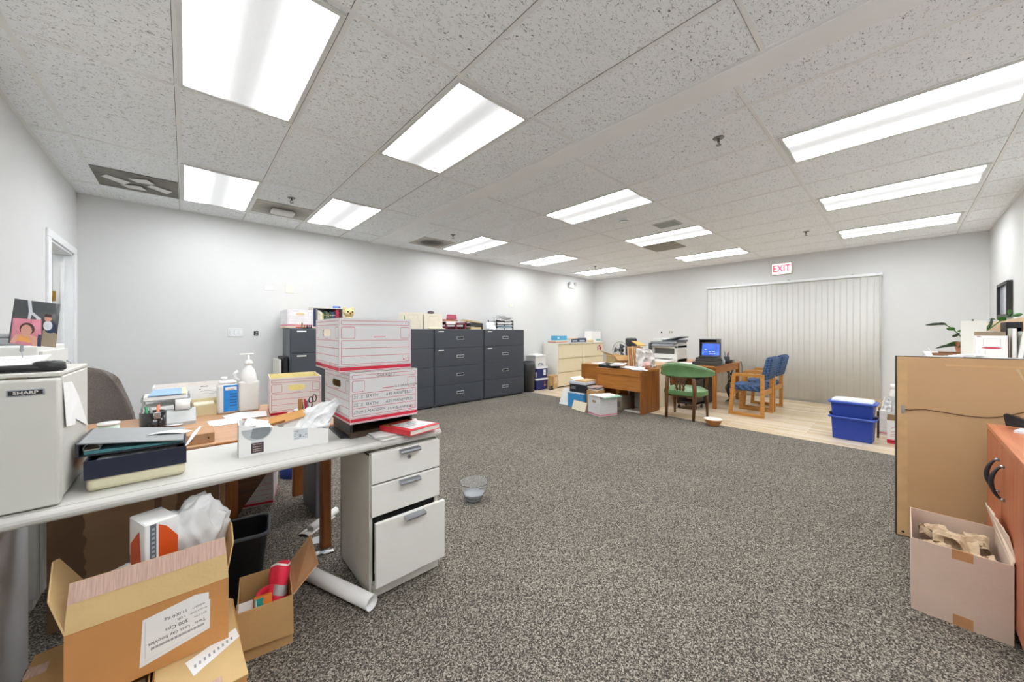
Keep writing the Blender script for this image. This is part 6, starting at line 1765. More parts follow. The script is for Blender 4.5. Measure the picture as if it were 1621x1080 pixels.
for k in range(5):
    a = random.uniform(-.2, .2)
    m_.slab([(0, 0, .012 * k), (.18, .1 * a, .012 * k + .01), (.18, .2, .012 * k), (0, .2 + .1 * a, .012 * k)], .008, k % 3, n=(0, 0, 1))
solo(m_, 'magazine_pile', 'loose pile of magazines and white sheets between the file boxes and the oak desk', 'magazines', [PAPER, mat('mag_pink', '#c9a79d', .6), mat('mag_ink', '#585c66', .6)], (5.08, 3.44, .33), 0)
m_ = MB(); m_.box(0, .21, 0, .22, 0, .327, bev=.003); solo(m_, 'carton', 'plain brown carton between the blue file box and the oak desk', 'carton', KRAFT, (5.06, 3.43, 0), 0)
m_ = MB(); m_.slab([(0, 0, 0), (.0, .22, 0), (.1, .2, .28), (.1, .0, .30)], .006); solo(m_, 'white_bag', 'white paper bag on the boards behind the blue file box', 'bag', PAPER, (5.05, 4.03, .0))
m_ = MB(); m_.box(0, .3, 0, .22, 0, .22, bev=.003); m_.box(-.001, .002, .03, .19, .05, .15, 1); solo(m_, 'carton', 'taupe carton under the brown oak desk', 'carton', [mat('taupe_board', '#8d8272', .8, var=.1), mat('taupe_dark', '#6c6356', .8)], (5.36, 3.16, 0))
# bowls
ob = thing('orange_bowl', 'orange bowl with a white inside, on the edge of the boards', 'bowl', (5.47, 1.80, 0))
m_ = MB(); m_.lathe([(0, 0), (.055, 0), (.075, .015), (.115, .085), (.122, .09), (.118, .094)], n=28); m_.build('outside', mat('bowl_orange', '#d98e4d', .4), ob)
m_ = MB(); m_.lathe([(.118, .094), (.110, .085), (.07, .025), (0, .012)], n=28); m_.build('inside', mat('bowl_white', '#eee8df', .4), ob)
m, nt, b = new_mat('clear_plastic')
b.inputs['Base Color'].default_value = (.97, .98, .99, 1); b.inputs['Roughness'].default_value = .08; b.inputs['Transmission Weight'].default_value = .92; b.inputs['IOR'].default_value = 1.25
CLEAR = m
MILK = mat('milky_film', '#e9edf2', .3, var=.02, trans=.5)
cb = thing('clear_bowl', 'clear plastic bowl standing alone on the carpet beyond the white desk', 'bowl', (1.665, 2.262, 0))
m_ = MB(); m_.lathe([(0, .004), (.052, .004), (.058, .0), (.062, .02), (.075, .035), (.098, .085), (.104, .13), (.112, .142), (.112, .146), (.106, .144), (.100, .13), (.094, .088), (.072, .04), (.056, .024), (0, .022)], n=40); m_.build('bowl', CLEAR, cb)
m_ = MB(); m_.lathe([(0, .005), (.054, .005), (.0585, .022), (.056, .023), (0, .018)], n=36); m_.build('foot', MILK, cb)
m_ = MB(); m_.lathe([(0, .0245), (.06, .028), (.082, .056), (.084, .062), (.06, .034), (0, .03)], n=36); m_.build('liquid', MILK, cb)

# ---------------------------------------------------------------- cherry cabinet along the picture wall
CH = wood('cherry_veneer', '#a9583a', '#c67853', 2, .4, scale=5)
CHT = wood('cherry_veneer_top', '#bb6d4b', '#d48d68', 0, .4, scale=5)
cc = thing('side_cabinet', 'cherry red wooden cabinet with black arched handles against the picture wall', 'cabinet', (0, 0, 0))
CX0, CX1, CY0, CY1, CZ = 2.10, 3.31, -.835, -.335, .80
m_ = MB(); m_.box(CX0, CX1, CY0, CY1 + .02, CZ - .025, CZ, bev=.003); m_.build('top', CHT, cc)
m_ = MB(); m_.box(CX0, CX1, CY0, CY1, .06, CZ - .025); m_.box(CX0 + .02, CX1 - .02, CY0 + .02, CY1 - .04, 0, .06); m_.build('carcass', CH, cc)
mid = 2.865
for x0, x1, hx in ((CX0 + .004, mid - .0015, 2.80), (mid + .0015, CX1 - .004, 2.935)):
    m_ = MB(); m_.box(x0, x1, CY1, CY1 + .018, .065, CZ - .03, bev=.002); dd = m_.build('door', CH, cc)
    m_ = MB(); yb = CY1 + .018
    m_.tube([(hx, yb + .008 + .03 * math.sin(PI * t) ** .7, .53 + .155 * t) for t in [i / 14 for i in range(15)]], [.005 + .004 * math.sin(PI * i / 14) for i in range(15)], 8)
    m_.build('handle', mat('handle_black', '#26262a', .4), dd)
    for z in (.53, .685):
        m_ = MB(); m_.cyl((hx, yb, z), (hx, yb + .014, z), .0075, n=12); m_.build('handle_post', CHROME, dd)
td = thing('tape_dispenser', 'black tape dispenser on the corner of the cherry red cabinet', 'tape dispenser', (3.22, -.44, CZ + .013), -1.75)
m_ = MB(); m_.prism([(-.07, 0), (.08, 0), (.085, .012), (.03, .02), (.0, .03), (-.03, .05), (-.07, .062), (-.078, .056)], 'y', -.022, .022); m_.build('body', BLACK, td)
m_ = MB(); m_.cyl((.028, -.012, .045), (.028, .012, .045), .032, n=22); m_.build('tape_roll', mat('tape_cream', '#dcd7c4', .3), td)
m_ = MB(); m_.box(-.09, .12, -.07, .07, 0, .012, bev=.001); solo(m_, 'paper_sheaf', 'small pile of white papers under the tape dispenser', 'papers', mat('cool_paper', '#dfe3ea', .7), (3.16, -.47, CZ), -.3)

# large framed picture seen from the back, leaning behind the cabinet
art = thing('picture_frame', 'large framed picture turned to show its brown paper backing and hanging wire', 'picture', (0, 0, 0))
A0, A1 = Vector((3.40, .032, 0)), Vector((3.545, -.80, 0))
L_ = (A1 - A0).length
U = (A1 - A0).normalized()
LEAN = Vector((.05, .0, 0))
H_ = 1.155
def AP(u, v, off=0):
    nrm = Vector((-U.y, U.x, 0)) * -1
    nrm = Vector((U.y, -U.x, 0))
    return A0 + U * u + LEAN * (v / H_) + Vector((0, 0, v)) + nrm * off
m_ = MB()
def fbox(m, u0, u1, v0, v1, o0, o1, mi=0):
    a = [m.bm.verts.new(AP(*p)) for p in ((u0, v0, o0), (u1, v0, o0), (u1, v1, o0), (u0, v1, o0))]
    b = [m.bm.verts.new(AP(*p)) for p in ((u0, v0, o1), (u1, v0, o1), (u1, v1, o1), (u0, v1, o1))]
    for f in [a[::-1], b] + [[a[i], a[(i + 1) % 4], b[(i + 1) % 4], b[i]] for i in range(4)]:
        m.bm.faces.new(f).material_index = mi
fbox(m_, 0, .018, .001, H_, -.03, .004); fbox(m_, L_ - .018, L_, .001, H_, -.03, .004); fbox(m_, .018, L_ - .018, .001, .018, -.03, .004); fbox(m_, .018, L_ - .018, H_ - .018, H_, -.03, .004)
m_.build('frame', mat('frame_black', '#1f1d1c', .45), art)
m, nt, b = new_mat('brown_backing_paper')
v = coords(nt, (1, 1, 1)); n1 = N(nt, 'ShaderNodeTexNoise', Scale=2.2, Detail=3.0, Distortion=.2); nt.links.new(v, n1.inputs['Vector'])
nt.links.new(ramp(nt, n1.outputs[0], [(.3, lin('#c6a276')), (.55, lin('#cca97e')), (.75, lin('#d3b188'))]), b.inputs['Base Color'])
b.inputs['Roughness'].default_value = .55
n3 = N(nt, 'ShaderNodeTexNoise', Scale=4.0, Detail=2.0, Distortion=.2); v3 = coords(nt, (1, 1, 1.5), rot=(.5, .6, 0)); nt.links.new(v3, n3.inputs['Vector'])
bp = N(nt, 'ShaderNodeBump', Strength=.3, Distance=.02); nt.links.new(n3.outputs[0], bp.inputs['Height']); nt.links.new(bp.outputs[0], b.inputs['Normal'])
BACKP = m
m_ = MB(); fbox(m_, .004, L_ - .004, .006, H_ - .004, -.02, .0052); m_.build('backing_paper', BACKP, art)
m_ = MB(); fbox(m_, .006, .05, .02, H_ - .03, .005, .0062); fbox(m_, .21, L_ - .01, H_ - .055, H_ - .045, .005, .0066); m_.build('paper_fold', mat('backing_fold', '#d0ad7c', .6, var=.08), art)
wz = .81
m_ = MB(); fbox(m_, .022, .036, wz - .025, wz + .025, .006, .012); fbox(m_, .024, .04, wz - .006, wz + .006, .012, .016); m_.build('hanger', mat('zinc', '#b4bcc0', .35, .8), art)
m_ = MB(); m_.tube([AP(.04, wz, .012), AP(.055, wz, .012), AP(.12, wz + .012, .011), AP(.2, wz + .005, .011), AP(.29, wz - .005, .011), AP(.37, wz - .005, .011), AP(.43, wz + .012, .011), AP(.50, wz + .045, .012)], .0022, 6); m_.tube([AP(.04, wz + .002, .014), AP(.06, wz - .002, .014), AP(.07, wz + .003, .014)], .003, 5); m_.build('hanging_wire', mat('rusty_wire', '#6b4a2c', .5, .4), art)
m_ = MB(); m_.slab([AP(.475, H_ - .055, .006), AP(.487, H_ - .057, .006), AP(.512, H_ - .14, .007), AP(.506, H_ - .14, .007)], .001); m_.build('torn_strip', mat('pale_strip', '#cdb892', .7), art)
m_ = MB(); c_ = AP(.03, .03, .005); m_.cyl(AP(.03, .03, .004), AP(.03, .03, .009), .007, n=10); m_.build('bumper', BLACK, art)

# carton of crumpled brown paper
kb = thing('carton', 'tall pinkish cardboard carton full of crumpled brown paper, before the cherry red cabinet', 'carton', (2.543, -.312, 0), 0)
PK = mat('pink_grey_cardboard', '#cdb7a6', .8, var=.05, scale=7, bump=.06, bscale=90)
PKI = mat('pink_grey_cardboard_inside', '#d3bda9', .85, var=.05)
w_, d_, h_ = .44, .287, .335
m_ = MB()
for a in ((0, CT, 0, d_), (w_ - CT, w_, 0, d_), (CT, w_ - CT, 0, CT), (CT, w_ - CT, d_ - CT, d_)):
    m_.box(*a, 0, h_, 0)
m_.box(CT, w_ - CT, CT, d_ - CT, 0, CT)
m_.build('body', PK, kb)
m_ = MB(); m_.box(-.0012, .0, .105, .162, 0, .048); m_.build('tape', mat('brown_tape', '#b98a60', .35), kb)
m_ = MB(); m_.box(-.0012, .0055, .105, .165, h_ - .04, h_ + .0012); m_.build('tape', mat('brown_tape', '#b98a60', .35), kb)
m_ = MB(); rg = torn([(.06, -.055, h_ + .11), (.13, -.045, h_ + .13), (.33, -.02, h_ + .16)], 8, .003)
m_.slab([(.0, .003, h_)] + [(.03, -.008, h_ + .02)] + [(p[0] + .02, p[1] + .058, p[2] - .02) for p in rg] + [(w_, .003, h_)], .004, n=(0, 1, .2)); m_.build('flap', PKI, kb)
m_ = MB(); m_.slab([(w_, 0.003, h_), (w_, d_, h_), (w_ + .05, d_ - .01, h_ - .12), (w_ + .05, .02, h_ - .12)], .004); m_.build('flap', PK, kb)
CRUMP = mat('crumpled_kraft', '#bfa98c', .8, var=.08, scale=10)
labs = ('wad of crumpled brown paper at the front panel of the pinkish carton, cabinet side', 'wad of crumpled brown paper at the front panel of the pinkish carton, room side', 'largest wad of crumpled brown paper, amid the pinkish carton', 'wad of crumpled brown paper deep in the pinkish carton, cabinet side', 'wad of crumpled brown paper deep in the pinkish carton, room side')
for k, (x, y, sx, sy, z) in enumerate(((.095, .08, .14, .10, .285), (.10, .205, .14, .10, .285), (.22, .143, .15, .14, .305), (.34, .08, .14, .10, .285), (.335, .205, .13, .10, .285))):
    m_ = MB()
    crumple(m_, (x - sx / 2, y - sy / 2, z - .03), (x + sx / 2, y - sy / 2, z - .02), (x + sx / 2, y + sy / 2, z - .03), (x - sx / 2, y + sy / 2, z - .02), .045, 2.1, 3.7 * k + .4, 9, 8, flat=True, t=.001, sag=-.02)
    crumple(m_, (x - sx * .4, y - sy * .5, z - .04), (x + sx * .3, y - sy * .35, z + .015), (x + sx * .45, y + sy * .35, z - .01), (x - sx * .35, y + sy * .4, z + .03), .035, 1.7, 5.1 * k + 2.2, 7, 6, flat=True, t=.001)
    solo(m_, 'crumpled_paper', labs[k], 'paper', CRUMP, (2.543, -.312, 0), 0, 'crumpled paper in the pinkish carton')

# ---------------------------------------------------------------- counter behind the picture, with its clutter
cr = thing('counter', 'white topped counter behind the large turned picture, along the picture wall', 'counter', (0, 0, 0))
m_ = MB(); m_.box(3.78, 5.0, -.84, -.12, 1.10, 1.135, bev=.003); m_.build('top', WHITE_LAM, cr)
m_ = MB(); m_.box(3.80, 4.98, -.83, -.14, .0, 1.10); m_.build('carcass', WHITE_PAINT, cr)
ZK = 1.1355
m_ = MB(); m_.slab([(0, 0, 0), (0, -.115, 0), (.02, -.115, .255), (.02, 0, .255)], .012); m_.blob((.01, -.055, .262), (.006, .006, .006), 1)
solo(m_, 'white_board', 'plain white board with a black pin on top, standing on the white topped counter', 'board', [WHITE_PAINT, BLACK], (4.2, -.285, ZK))
o_ = thing('printed_carton', 'open white carton printed with a red pen, on the white topped counter', 'carton', (4.10, -.345, ZK), -PI / 2)
m_ = MB(); W_C, H_C = .135, .15
m_.box(0, W_C, 0, .004, 0, H_C); m_.box(0, W_C, .1, .104, 0, H_C + .025); m_.box(0, .004, .004, .1, 0, H_C); m_.box(W_C - .004, W_C, .004, .1, 0, H_C); m_.box(.004, W_C - .004, .004, .1, 0, .004)
F = frame((0, 0, 0), (1, 0, 0), (0, 0, 1), .0008)
m_.rect(F, .003, H_C - .008, .02, H_C - .004, 2); m_.bm.faces.new([m_.bm.verts.new(F(u, v)) for u, v in ell(.066, .066, .042, .006, 16)]).material_index = 2
m_.outline(F, .03, .075, .105, .13, .001, .004, 3)
for u in (.012, .016, .034, .04):
    m_.rect(F, u, .02, u + .0012, .045, 3)
m_.box(W_C - .003, W_C + .0006, .0, .1, 0, H_C, 4)
m_.build('box', [PAPER, mat('carton_taupe', '#9c8a74', .8), mat('pen_red_print', '#c23c50', .5), mat('fine_rule', '#b9bcc4', .6), mat('plum_side', '#7c2340', .5)], o_)
m_ = MB(); m_.box(.0, W_C, .098, .1, H_C - .0, H_C + .027); m_.build('flap', mat('carton_taupe', '#9c8a74', .8), o_)
m_ = MB(); m_.tube([(0, 0, 0), (0, 0, .018), (0, -.04, .018), (0, -.04, 0)], .0025, 6); m_.slab([(-.005, .02, -.16), (-.005, -.07, -.16), (-.005, -.07, 0), (-.005, .02, 0)], .03, 1)
solo(m_, 'metal_case', 'cream case with a chrome handle behind the red pen carton', 'case', [CHROME, mat('peach_cream', '#e8d9c2', .7)], (4.36, -.42, ZK + .1605))
m_ = MB(); m_.slab([(0, 0, 0), (0, -.15, 0), (0, -.15, .30), (0, -.02, .27), (0, .08, .245), (0, .08, 0)], .10, n=(1, 0, 0)); solo(m_, 'cushion_pad', 'peach coloured padded board behind the cream case on the white topped counter', 'board', mat('peach_board', '#e6c6a3', .8, var=.05), (4.52, -.52, ZK))
for k, (c, w_, h, tilt, nm) in enumerate((('#1d1d20', .07, .245, 0, 'black file holder behind the pale books'), ('#c9c8be', .02, .2, .0, 'pale grey book standing beside the black file holder'), ('#e5e4de', .02, .18, .02, 'white book next to the pale grey one on the counter'), ('#aeb6c0', .02, .25, .10, 'leaning blue-grey book on the white topped counter'), ('#cfc7a0', .02, .25, .16, 'leaning buff book at the end of the counter row'))):
    y0 = (-.487, -.495, -.517, -.542, -.566)[k]; x0 = (4.26, 4.12, 4.10, 4.08, 4.06)[k]
    o_ = thing('book' if k else 'file_holder', nm, 'book' if k else 'file holder', (x0, y0, ZK), -PI / 2)
    m_ = MB(); m_.slab([(0, 0, 0), (w_, 0, 0), (w_ + tilt, 0, h), (tilt, 0, h)], .16, n=(0, 1, 0)) if k else m_.box(0, .006, 0, .2, 0, h).box(w_ - .006, w_, 0, .2, 0, h).box(.006, w_ - .006, .19, .2, 0, h).box(.006, w_ - .006, 0, .19, h - .04, h).box(.006, w_ - .006, 0, .19, 0, .006)
    m_.build('cover' if k else 'holder', mat('cb_' + c[1:], c, .6), o_)
    if k:
        m_ = MB(); m_.slab([(.003, -.0015, .002), (w_ - .003, -.0015, .002), (w_ - .003 + tilt, -.0015, h - .002), (.003 + tilt, -.0015, h - .002)], .001, n=(0, 1, 0)); m_.build('pages', PAPER, o_)
m_ = MB(); m_.slab([(0, .02, 0), (0, -.10, 0), (.14, -.10, 0), (.14, .02, 0)], .018, 0, n=(0, 0, 1)); m_.slab([(.02, -.01, .019), (.02, -.11, .019), (.13, -.11, .019), (.13, -.01, .019)], .009, 0, n=(0, 0, 1))
solo(m_, 'wood_tray', 'flat brown wooden tray on the white topped counter below the plant', 'tray', wood('tray_wood', '#6f4a30', '#8d6242', 1, .4), (4.15, -.17, ZK))
m_ = MB(); m_.slab([(0, .0, 0), (0, -.004, 0), (-.01, .016, .06), (-.01, .02, .06)], .002, n=(1, 0, 0)); solo(m_, 'paper_slip', 'thin white slip standing at the end of the white topped counter', 'paper', PAPER, (4.14, -.146, ZK))
m_ = MB()
for k in range(5):
    m_.slab([(0, -.02 * k, .004 * k), (.0, -.08 - .025 * k, .004 * k), (.12, -.09 - .02 * k, .004 * k + .004), (.12, -.0 - .02 * k, .004 * k)], .003, n=(0, 0, 1))
solo(m_, 'paper_sheaf', 'loose white papers at the counter edge between the wooden tray and the red pen carton', 'papers', PAPER, (3.98, -.20, ZK))
# plant
LEAF = mat('leaf_green', '#3f6f2a', .35, var=.25, scale=20); LEAFD = mat('leaf_dark', '#324a34', .4, var=.2, scale=20)
pl = thing('potted_plant', 'green leafy houseplant behind the white board on the white topped counter', 'plant', (4.42, -.33, ZK))
m_ = MB(); m_.lathe([(0, 0), (.05, 0), (.065, .09), (.07, .1), (.062, .1), (.055, .085), (0, .085)], n=20); m_.build('pot', mat('terracotta', '#a86c4a', .7), pl)
def leaf(m, p, d, L, w, mi=0, droop=.3, roll_=0):
    p = Vector(p); d = Vector(d).normalized(); side = d.cross(Vector((0, 0, 1)))
    side = side.normalized() if side.length > .05 else Vector((0, 1, 0))
    side = Matrix.Rotation(roll_, 3, d) @ side
    nn = side.cross(d)
    def fn(u, v):
        wv = w * math.sin(PI * min(1, v * .97 + .03)) ** .8 * (2 * u - 1)
        return p + d * (L * v) + side * wv + Vector((0, 0, -droop * L * v * v)) + nn * (-.25 * abs(wv))
    m.grid(fn, 4, 8, mi, True, .0006)
m_ = MB()
m_.tube([(0, 0, .08), (-.01, .03, .14), (-.02, .07, .20), (-.02, .115, .24)], .004, 6)
m_.tube([(0, 0, .08), (0, -.06, .16), (0, -.11, .24)], .004, 6)
m_.tube([(0, 0, .08), (-.05, -.1, .2), (-.06, -.19, .31)], .004, 6)
m_.build('stem', LEAF, pl)
m_ = MB()
for p, d, L, w, mi, dr, ro in (((-.02, .115, .24), (-.1, 1, .1), .10, .014, 1, .2, .9), ((-.02, .10, .235), (-.2, .6, .25), .07, .014, 1, .3, 1.0), ((-.02, .06, .19), (-.3, .5, .4), .06, .018, 0, .3, .9), ((-.02, .05, .18), (-.5, -.5, .3), .07, .018, 0, .3, 1.1), ((-.01, .04, .15), (-.4, .3, .1), .06, .02, 1, .2, .9), ((-.01, .03, .13), (-.5, -.2, 0), .06, .02, 0, .2, 1.2),
                               ((-.02, .03, .09), (-.3, 1, .3), .09, .018, 0, .5, 1.0), ((-.03, .05, .07), (-.3, 1, .2), .12, .014, 1, .4, 1.1), ((-.02, .02, .09), (-.6, .3, -.1), .07, .018, 0, .3, 1.1),
                               ((0, -.10, .20), (-.2, -.15, 1), .085, .015, 1, .0, 1.4), ((0, -.10, .195), (-.3, .4, .2), .05, .015, 0, .2, 1.2),
                               ((-.06, -.17, .26), (-.2, .5, .35), .055, .018, 0, .2, 1.2), ((-.06, -.19, .29), (-.3, -.5, .25), .06, .016, 0, .2, 1.1), ((-.06, -.185, .30), (-.3, .15, .8), .05, .018, 0, .2, 1.2), ((0, -.13, .27), (-.2, 1, .2), .03, .006, 1, .2, 1)):
    leaf(m_, p, d, L, w, mi, dr, ro)
m_.build('leaves', [LEAF, LEAFD], pl)

# ---------------------------------------------------------------- blue tubs and boxes by the blinds
CB = mat('cobalt_plastic', '#233f9e', .4, var=.04, scale=8)
CBR = mat('cobalt_plastic_rim', '#3553b4', .38, var=.03)
def tub2(loc, lab, z0):
    o_ = thing('storage_tub', lab, 'tub', loc, -PI / 2 - .03, 'cobalt blue tubs')
    h = .43
    m_ = MB(); tub(m_, [(.170, .115, .02, 0), (.186, .13, .03, h - .03), (.186, .13, .03, h), (.178, .122, .028, h), (.178, .122, .028, h - .03), (.163, .108, .02, .008)], close1=True); m_.build('body', CB, o_)
    m_ = MB(); tub(m_, [(.186, .13, .03, h - .022), (.212, .152, .045, h - .016), (.216, .156, .045, h), (.206, .146, .04, h + .008), (.18, .124, .03, h + .004)], close0=False); m_.build('rim', CBR, o_)
    return o_
# nested pair: the upper tub sits down in the lower
t1 = thing('storage_tub', 'lower of the two cobalt blue tubs nested together near the blinds', 'tub', (6.055, .415, 0), -PI / 2 - .06, 'cobalt blue tubs')
m_ = MB(); tub(m_, [(.175, .115, .02, 0), (.188, .13, .03, .25), (.188, .13, .03, .27), (.18, .122, .028, .27), (.168, .108, .02, .008)], close1=True); m_.build('body', CB, t1)
m_ = MB(); tub(m_, [(.188, .13, .03, .252), (.212, .152, .04, .258), (.216, .156, .04, .27), (.206, .146, .038, .281), (.18, .122, .028, .276)], close0=False); m_.build('rim', CBR, t1)
for s_ in (-1, 1):
    m_ = MB(); m_.box(s_ * .205 - .012, s_ * .205 + .012, -.05, .05, .281, .31, bev=.004); m_.build('latch', BLACK, t1)
t2 = thing('storage_tub', 'upper of the two cobalt blue tubs near the blinds, with a pale lid', 'tub', (6.055, .415, .2815), -PI / 2 - .06, 'cobalt blue tubs')
m_ = MB(); tub(m_, [(.178, .118, .02, 0), (.19, .132, .03, .15), (.19, .132, .03, .175), (.18, .122, .028, .175), (.17, .11, .02, .008)], close1=True); m_.build('body', CB, t2)
m_ = MB(); tub(m_, [(.19, .132, .03, .152), (.214, .154, .045, .158), (.22, .158, .045, .172), (.21, .15, .04, .184), (.182, .124, .03, .178)], close0=False); m_.build('rim', CBR, t2)
m_ = MB(); tub(m_, [(.185, .128, .03, .178), (.187, .13, .035, .19), (.178, .12, .04, .206), (.13, .08, .04, .215)], close1=True); m_.build('lid', mat('pale_blue_lid', '#dde3ec', .4), t2)
m_ = MB(); m_.box(0, .05, 0, .02, 0, .33, bev=.003); solo(m_, 'black_panel', 'thin black panel standing behind the cobalt blue tubs', 'panel', BLACK, (6.33, .20, 0))
ab5 = bankers(MB(), .40, .36, .30, swap=False)
solo(ab5, 'archive_box', 'open archive box against the wall end of the blinds, behind the cobalt blue tubs', 'archive box', [BOXW, mat('carton_tan_inside', '#a98d66', .8), mat('grey_line', '#b9b5b8', .7), mat('pale_band', '#c8506a', .6), PENCIL, PAPER], (6.60, .23, 0), -PI / 2 + .0, 'archive boxes')
m_ = MB(); m_.slab([(0, .2, 0), (0, -.3, 0), (.12, -.30, .38), (.12, .26, .38), (.02, .3, .06)], .006); solo(m_, 'cardboard_sheet', 'tan cardboard sheet leaning behind the open archive box', 'cardboard', mat('lid_tan', '#b5a184', .8), (6.97, .22, .0))
o_ = thing('printed_carton', 'small white carton with red arcs and a red foot band, beside the turned picture', 'carton', (6.13, .13, 0), -PI / 2)
m_ = MB(); W_C, H_C = .20, .27
m_.box(0, W_C, 0, .004, 0, H_C); m_.box(0, W_C, .13, .134, 0, H_C + .05, 1); m_.box(0, .004, .004, .13, 0, H_C + .03, 1); m_.box(W_C - .004, W_C, .004, .13, 0, H_C + .03, 1); m_.box(.004, W_C - .004, .004, .13, 0, .004)
F = frame((0, 0, 0), (1, 0, 0), (0, 0, 1), .001)
m_.rect(F, 0, .0, W_C, .045, 2); m_.rect(F, .02, .022, .09, .03, 0)
for r_, a0, cx, cz in ((.05, .3, .02, .22), (.075, .2, .02, .20), (.10, .1, .02, .19), (.12, .0, .025, .19)):
    pts = [(cx + r_ * math.cos(-PI / 2 + a0 + 1.2 * i / 8), cz + r_ * .9 * math.sin(-PI / 2 + a0 + 1.2 * i / 8)) for i in range(9)]
    for (u0, v0), (u1, v1) in zip(pts, pts[1:]):
        m_.quad([F(u0, v0), F(u1, v1), F(u1, v1 + .004), F(u0, v0 + .004)], 2)
m_.build('box', [PAPER, mat('carton_tan_inside', '#a98d66', .8), RED], o_)
bw = thing('tall_bottle', 'tall white bottle standing in the open archive box by the turned picture', 'bottle', (6.78, .07, .012))
m_ = MB(); m_.lathe([(0, 0), (.055, 0), (.058, .02), (.058, .50), (.04, .55), (.03, .56), (0, .56)], n=20); m_.build('body', mat('bottle_white', '#e3e3df', .4), bw)
m_ = MB(); m_.lathe([(0, .56), (.042, .56), (.042, .62), (0, .622)], n=20); m_.build('cap', PAPER, bw)
m_ = MB(); m_.lathe([(.0585, .35), (.0585, .47)], n=20); m_.build('label', mat('bottle_label', '#c9cbcc', .5), bw)
m_ = MB(); crumple(m_, (6.72, .20, .27), (6.70, .10, .27), (6.74, .10, .45), (6.76, .17, .46), .05, 3, 1.1, 14, 12); solo(m_, 'plastic_bag', 'white plastic bag bulging from the open archive box by the blinds', 'bag', POLY)

# ---------------------------------------------------------------- blinds, exit sign, wall plates
bl_ = thing('vertical_blinds', 'closed white vertical blinds covering the far window below the exit sign', 'blinds', (XE, 0, 0))
m_ = MB(); m_.box(-.075, -.002, .235, 2.96, 2.265, 2.305, bev=.003); m_.build('headrail', TRIMW, bl_)
m_ = MB()
n_ = 32
for i in range(n_):
    y = .25 + (2.95 - .25) * (i + .5) / n_
    a = .014 + random.uniform(-.006, .006)
    hw = .0455
    dx, dy = hw * math.sin(a), hw * math.cos(a)
    m_.grid(lambda u, v: (-.04 + dx * (2 * u - 1) - .0015 * (1 - (2 * u - 1) ** 2), y + dy * (2 * u - 1), .045 + 2.22 * v), 4, 1, 0, True, .0012)
m_.build('slats', mat('blind_vinyl', '#d3d3cf', .9, var=.01, scale=3, spec=.08), bl_)
m_ = MB(); m_.cyl((-.085, .262, .72), (-.085, .262, 2.27), .006, n=8); m_.build('wand', mat('wand_grey', '#c5c3bb', .4), bl_)
for y in (.6, 1.5, 2.4):
    m_ = MB(); m_.box(-.05, -.002, y - .015, y + .015, 2.305, 2.325); m_.build('bracket', CHROME, bl_)
ex = thing('exit_sign', 'lit white EXIT sign with red letters above the vertical blinds', 'exit sign', (XE, 1.607, 2.545))
m_ = MB(); m_.box(-.05, 0, -.155, .155, -.105, .11, bev=.005, seg=2); m_.build('housing', mat('sign_housing', '#e3dfd2', .45), ex)
m_ = MB(); m_.box(-.054, -.0495, -.148, .148, -.092, .104); m_.build('face', emit('sign_face', '#fff3ef', .95), ex)
F = frame((-.0545, .148, -.092), (0, -1, 0), (0, 0, 1), .001)
m_ = MB(); m_.text(F, 'EXIT', .148, .098, .185, 0, 'CENTER', sx=.74, bold=.004); m_.build('lettering', emit('sign_red', '#c8405c', .75), ex)

def plate(name, label, cat, x0, x1, z0, z1, mats, extra=None):
    o_ = thing(name, label, cat, ((x0 + x1) / 2, YN, (z0 + z1) / 2))
    m_ = MB(); w2, h2 = (x1 - x0) / 2, (z1 - z0) / 2
    m_.box(-w2, w2, -.007, 0, -h2, h2, bev=.002); m_.build('plate', mats, o_)
    if extra:
        extra(o_, w2, h2)
PLT = mat('plate_white', '#e2e4e5', .4); PLC = mat('plate_cream', '#e8e2d4', .4)
def sw(o_, w2, h2):
    for x in (-w2 * .6, 0, w2 * .6):
        m_ = MB(); m_.box(x - .012, x + .012, -.012, -.006, -.03, .03, bev=.003); m_.build('rocker', PLT, o_)
def ol(o_, w2, h2):
    m_ = MB(); m_.box(-.026, .026, -.0085, -.006, -.032, .032); m_.blob((.006, -.01, .01), (.012, .004, .012), 1); m_.box(-.012, .016, -.010, -.008, -.018, -.008, 1); m_.build('jack', [BLACK, mat('jack_grey', '#9a9ea2', .5)], o_)
plate('switch_plate', 'wide white switch plate on the long wall over the brown desk', 'switch', .412, .569, 1.25, 1.36, PLT, sw)
plate('wall_jack', 'small white wall plate with a black socket on the long wall', 'wall plate', .682, .748, 1.245, 1.342, PLT, ol)
plate('blank_plate', 'blank white wall plate high on the long wall, the wider of the pair', 'wall plate', .807, .917, 1.895, 1.955, PLT)
plate('blank_plate', 'square cream wall plate high on the long wall, beside the wider white one', 'wall plate', 1.058, 1.166, 1.875, 1.995, PLC)
plate('blank_plate', 'small cream wall plate on the long wall above the black tiered tray', 'wall plate', 5.365, 5.47, 1.875, 1.937, PLC)
em = thing('emergency_light', 'white twin-head emergency light high on the long wall near the room corner', 'emergency light', (7.56, YN, 2.555))
m_ = MB(); m_.box(-.10, .10, -.05, 0, -.07, .05, bev=.008, seg=2); m_.build('housing', TRIMW, em)
for s_ in (-1, 1):
    m_ = MB(); m_.lathe([(0, 0), (.03, 0), (.045, .05), (.04, .055), (0, .045)], n=16, M=Matrix.Rotation(PI / 2 + .3, 3, 'X'), c=(s_ * .11, -.045, .05)); m_.cyl((s_ * .07, -.03, .03), (s_ * .11, -.04, .06), .01, n=8); m_.build('lamp_head', mat('lamp_head_grey', '#b9bbbd', .35), em)
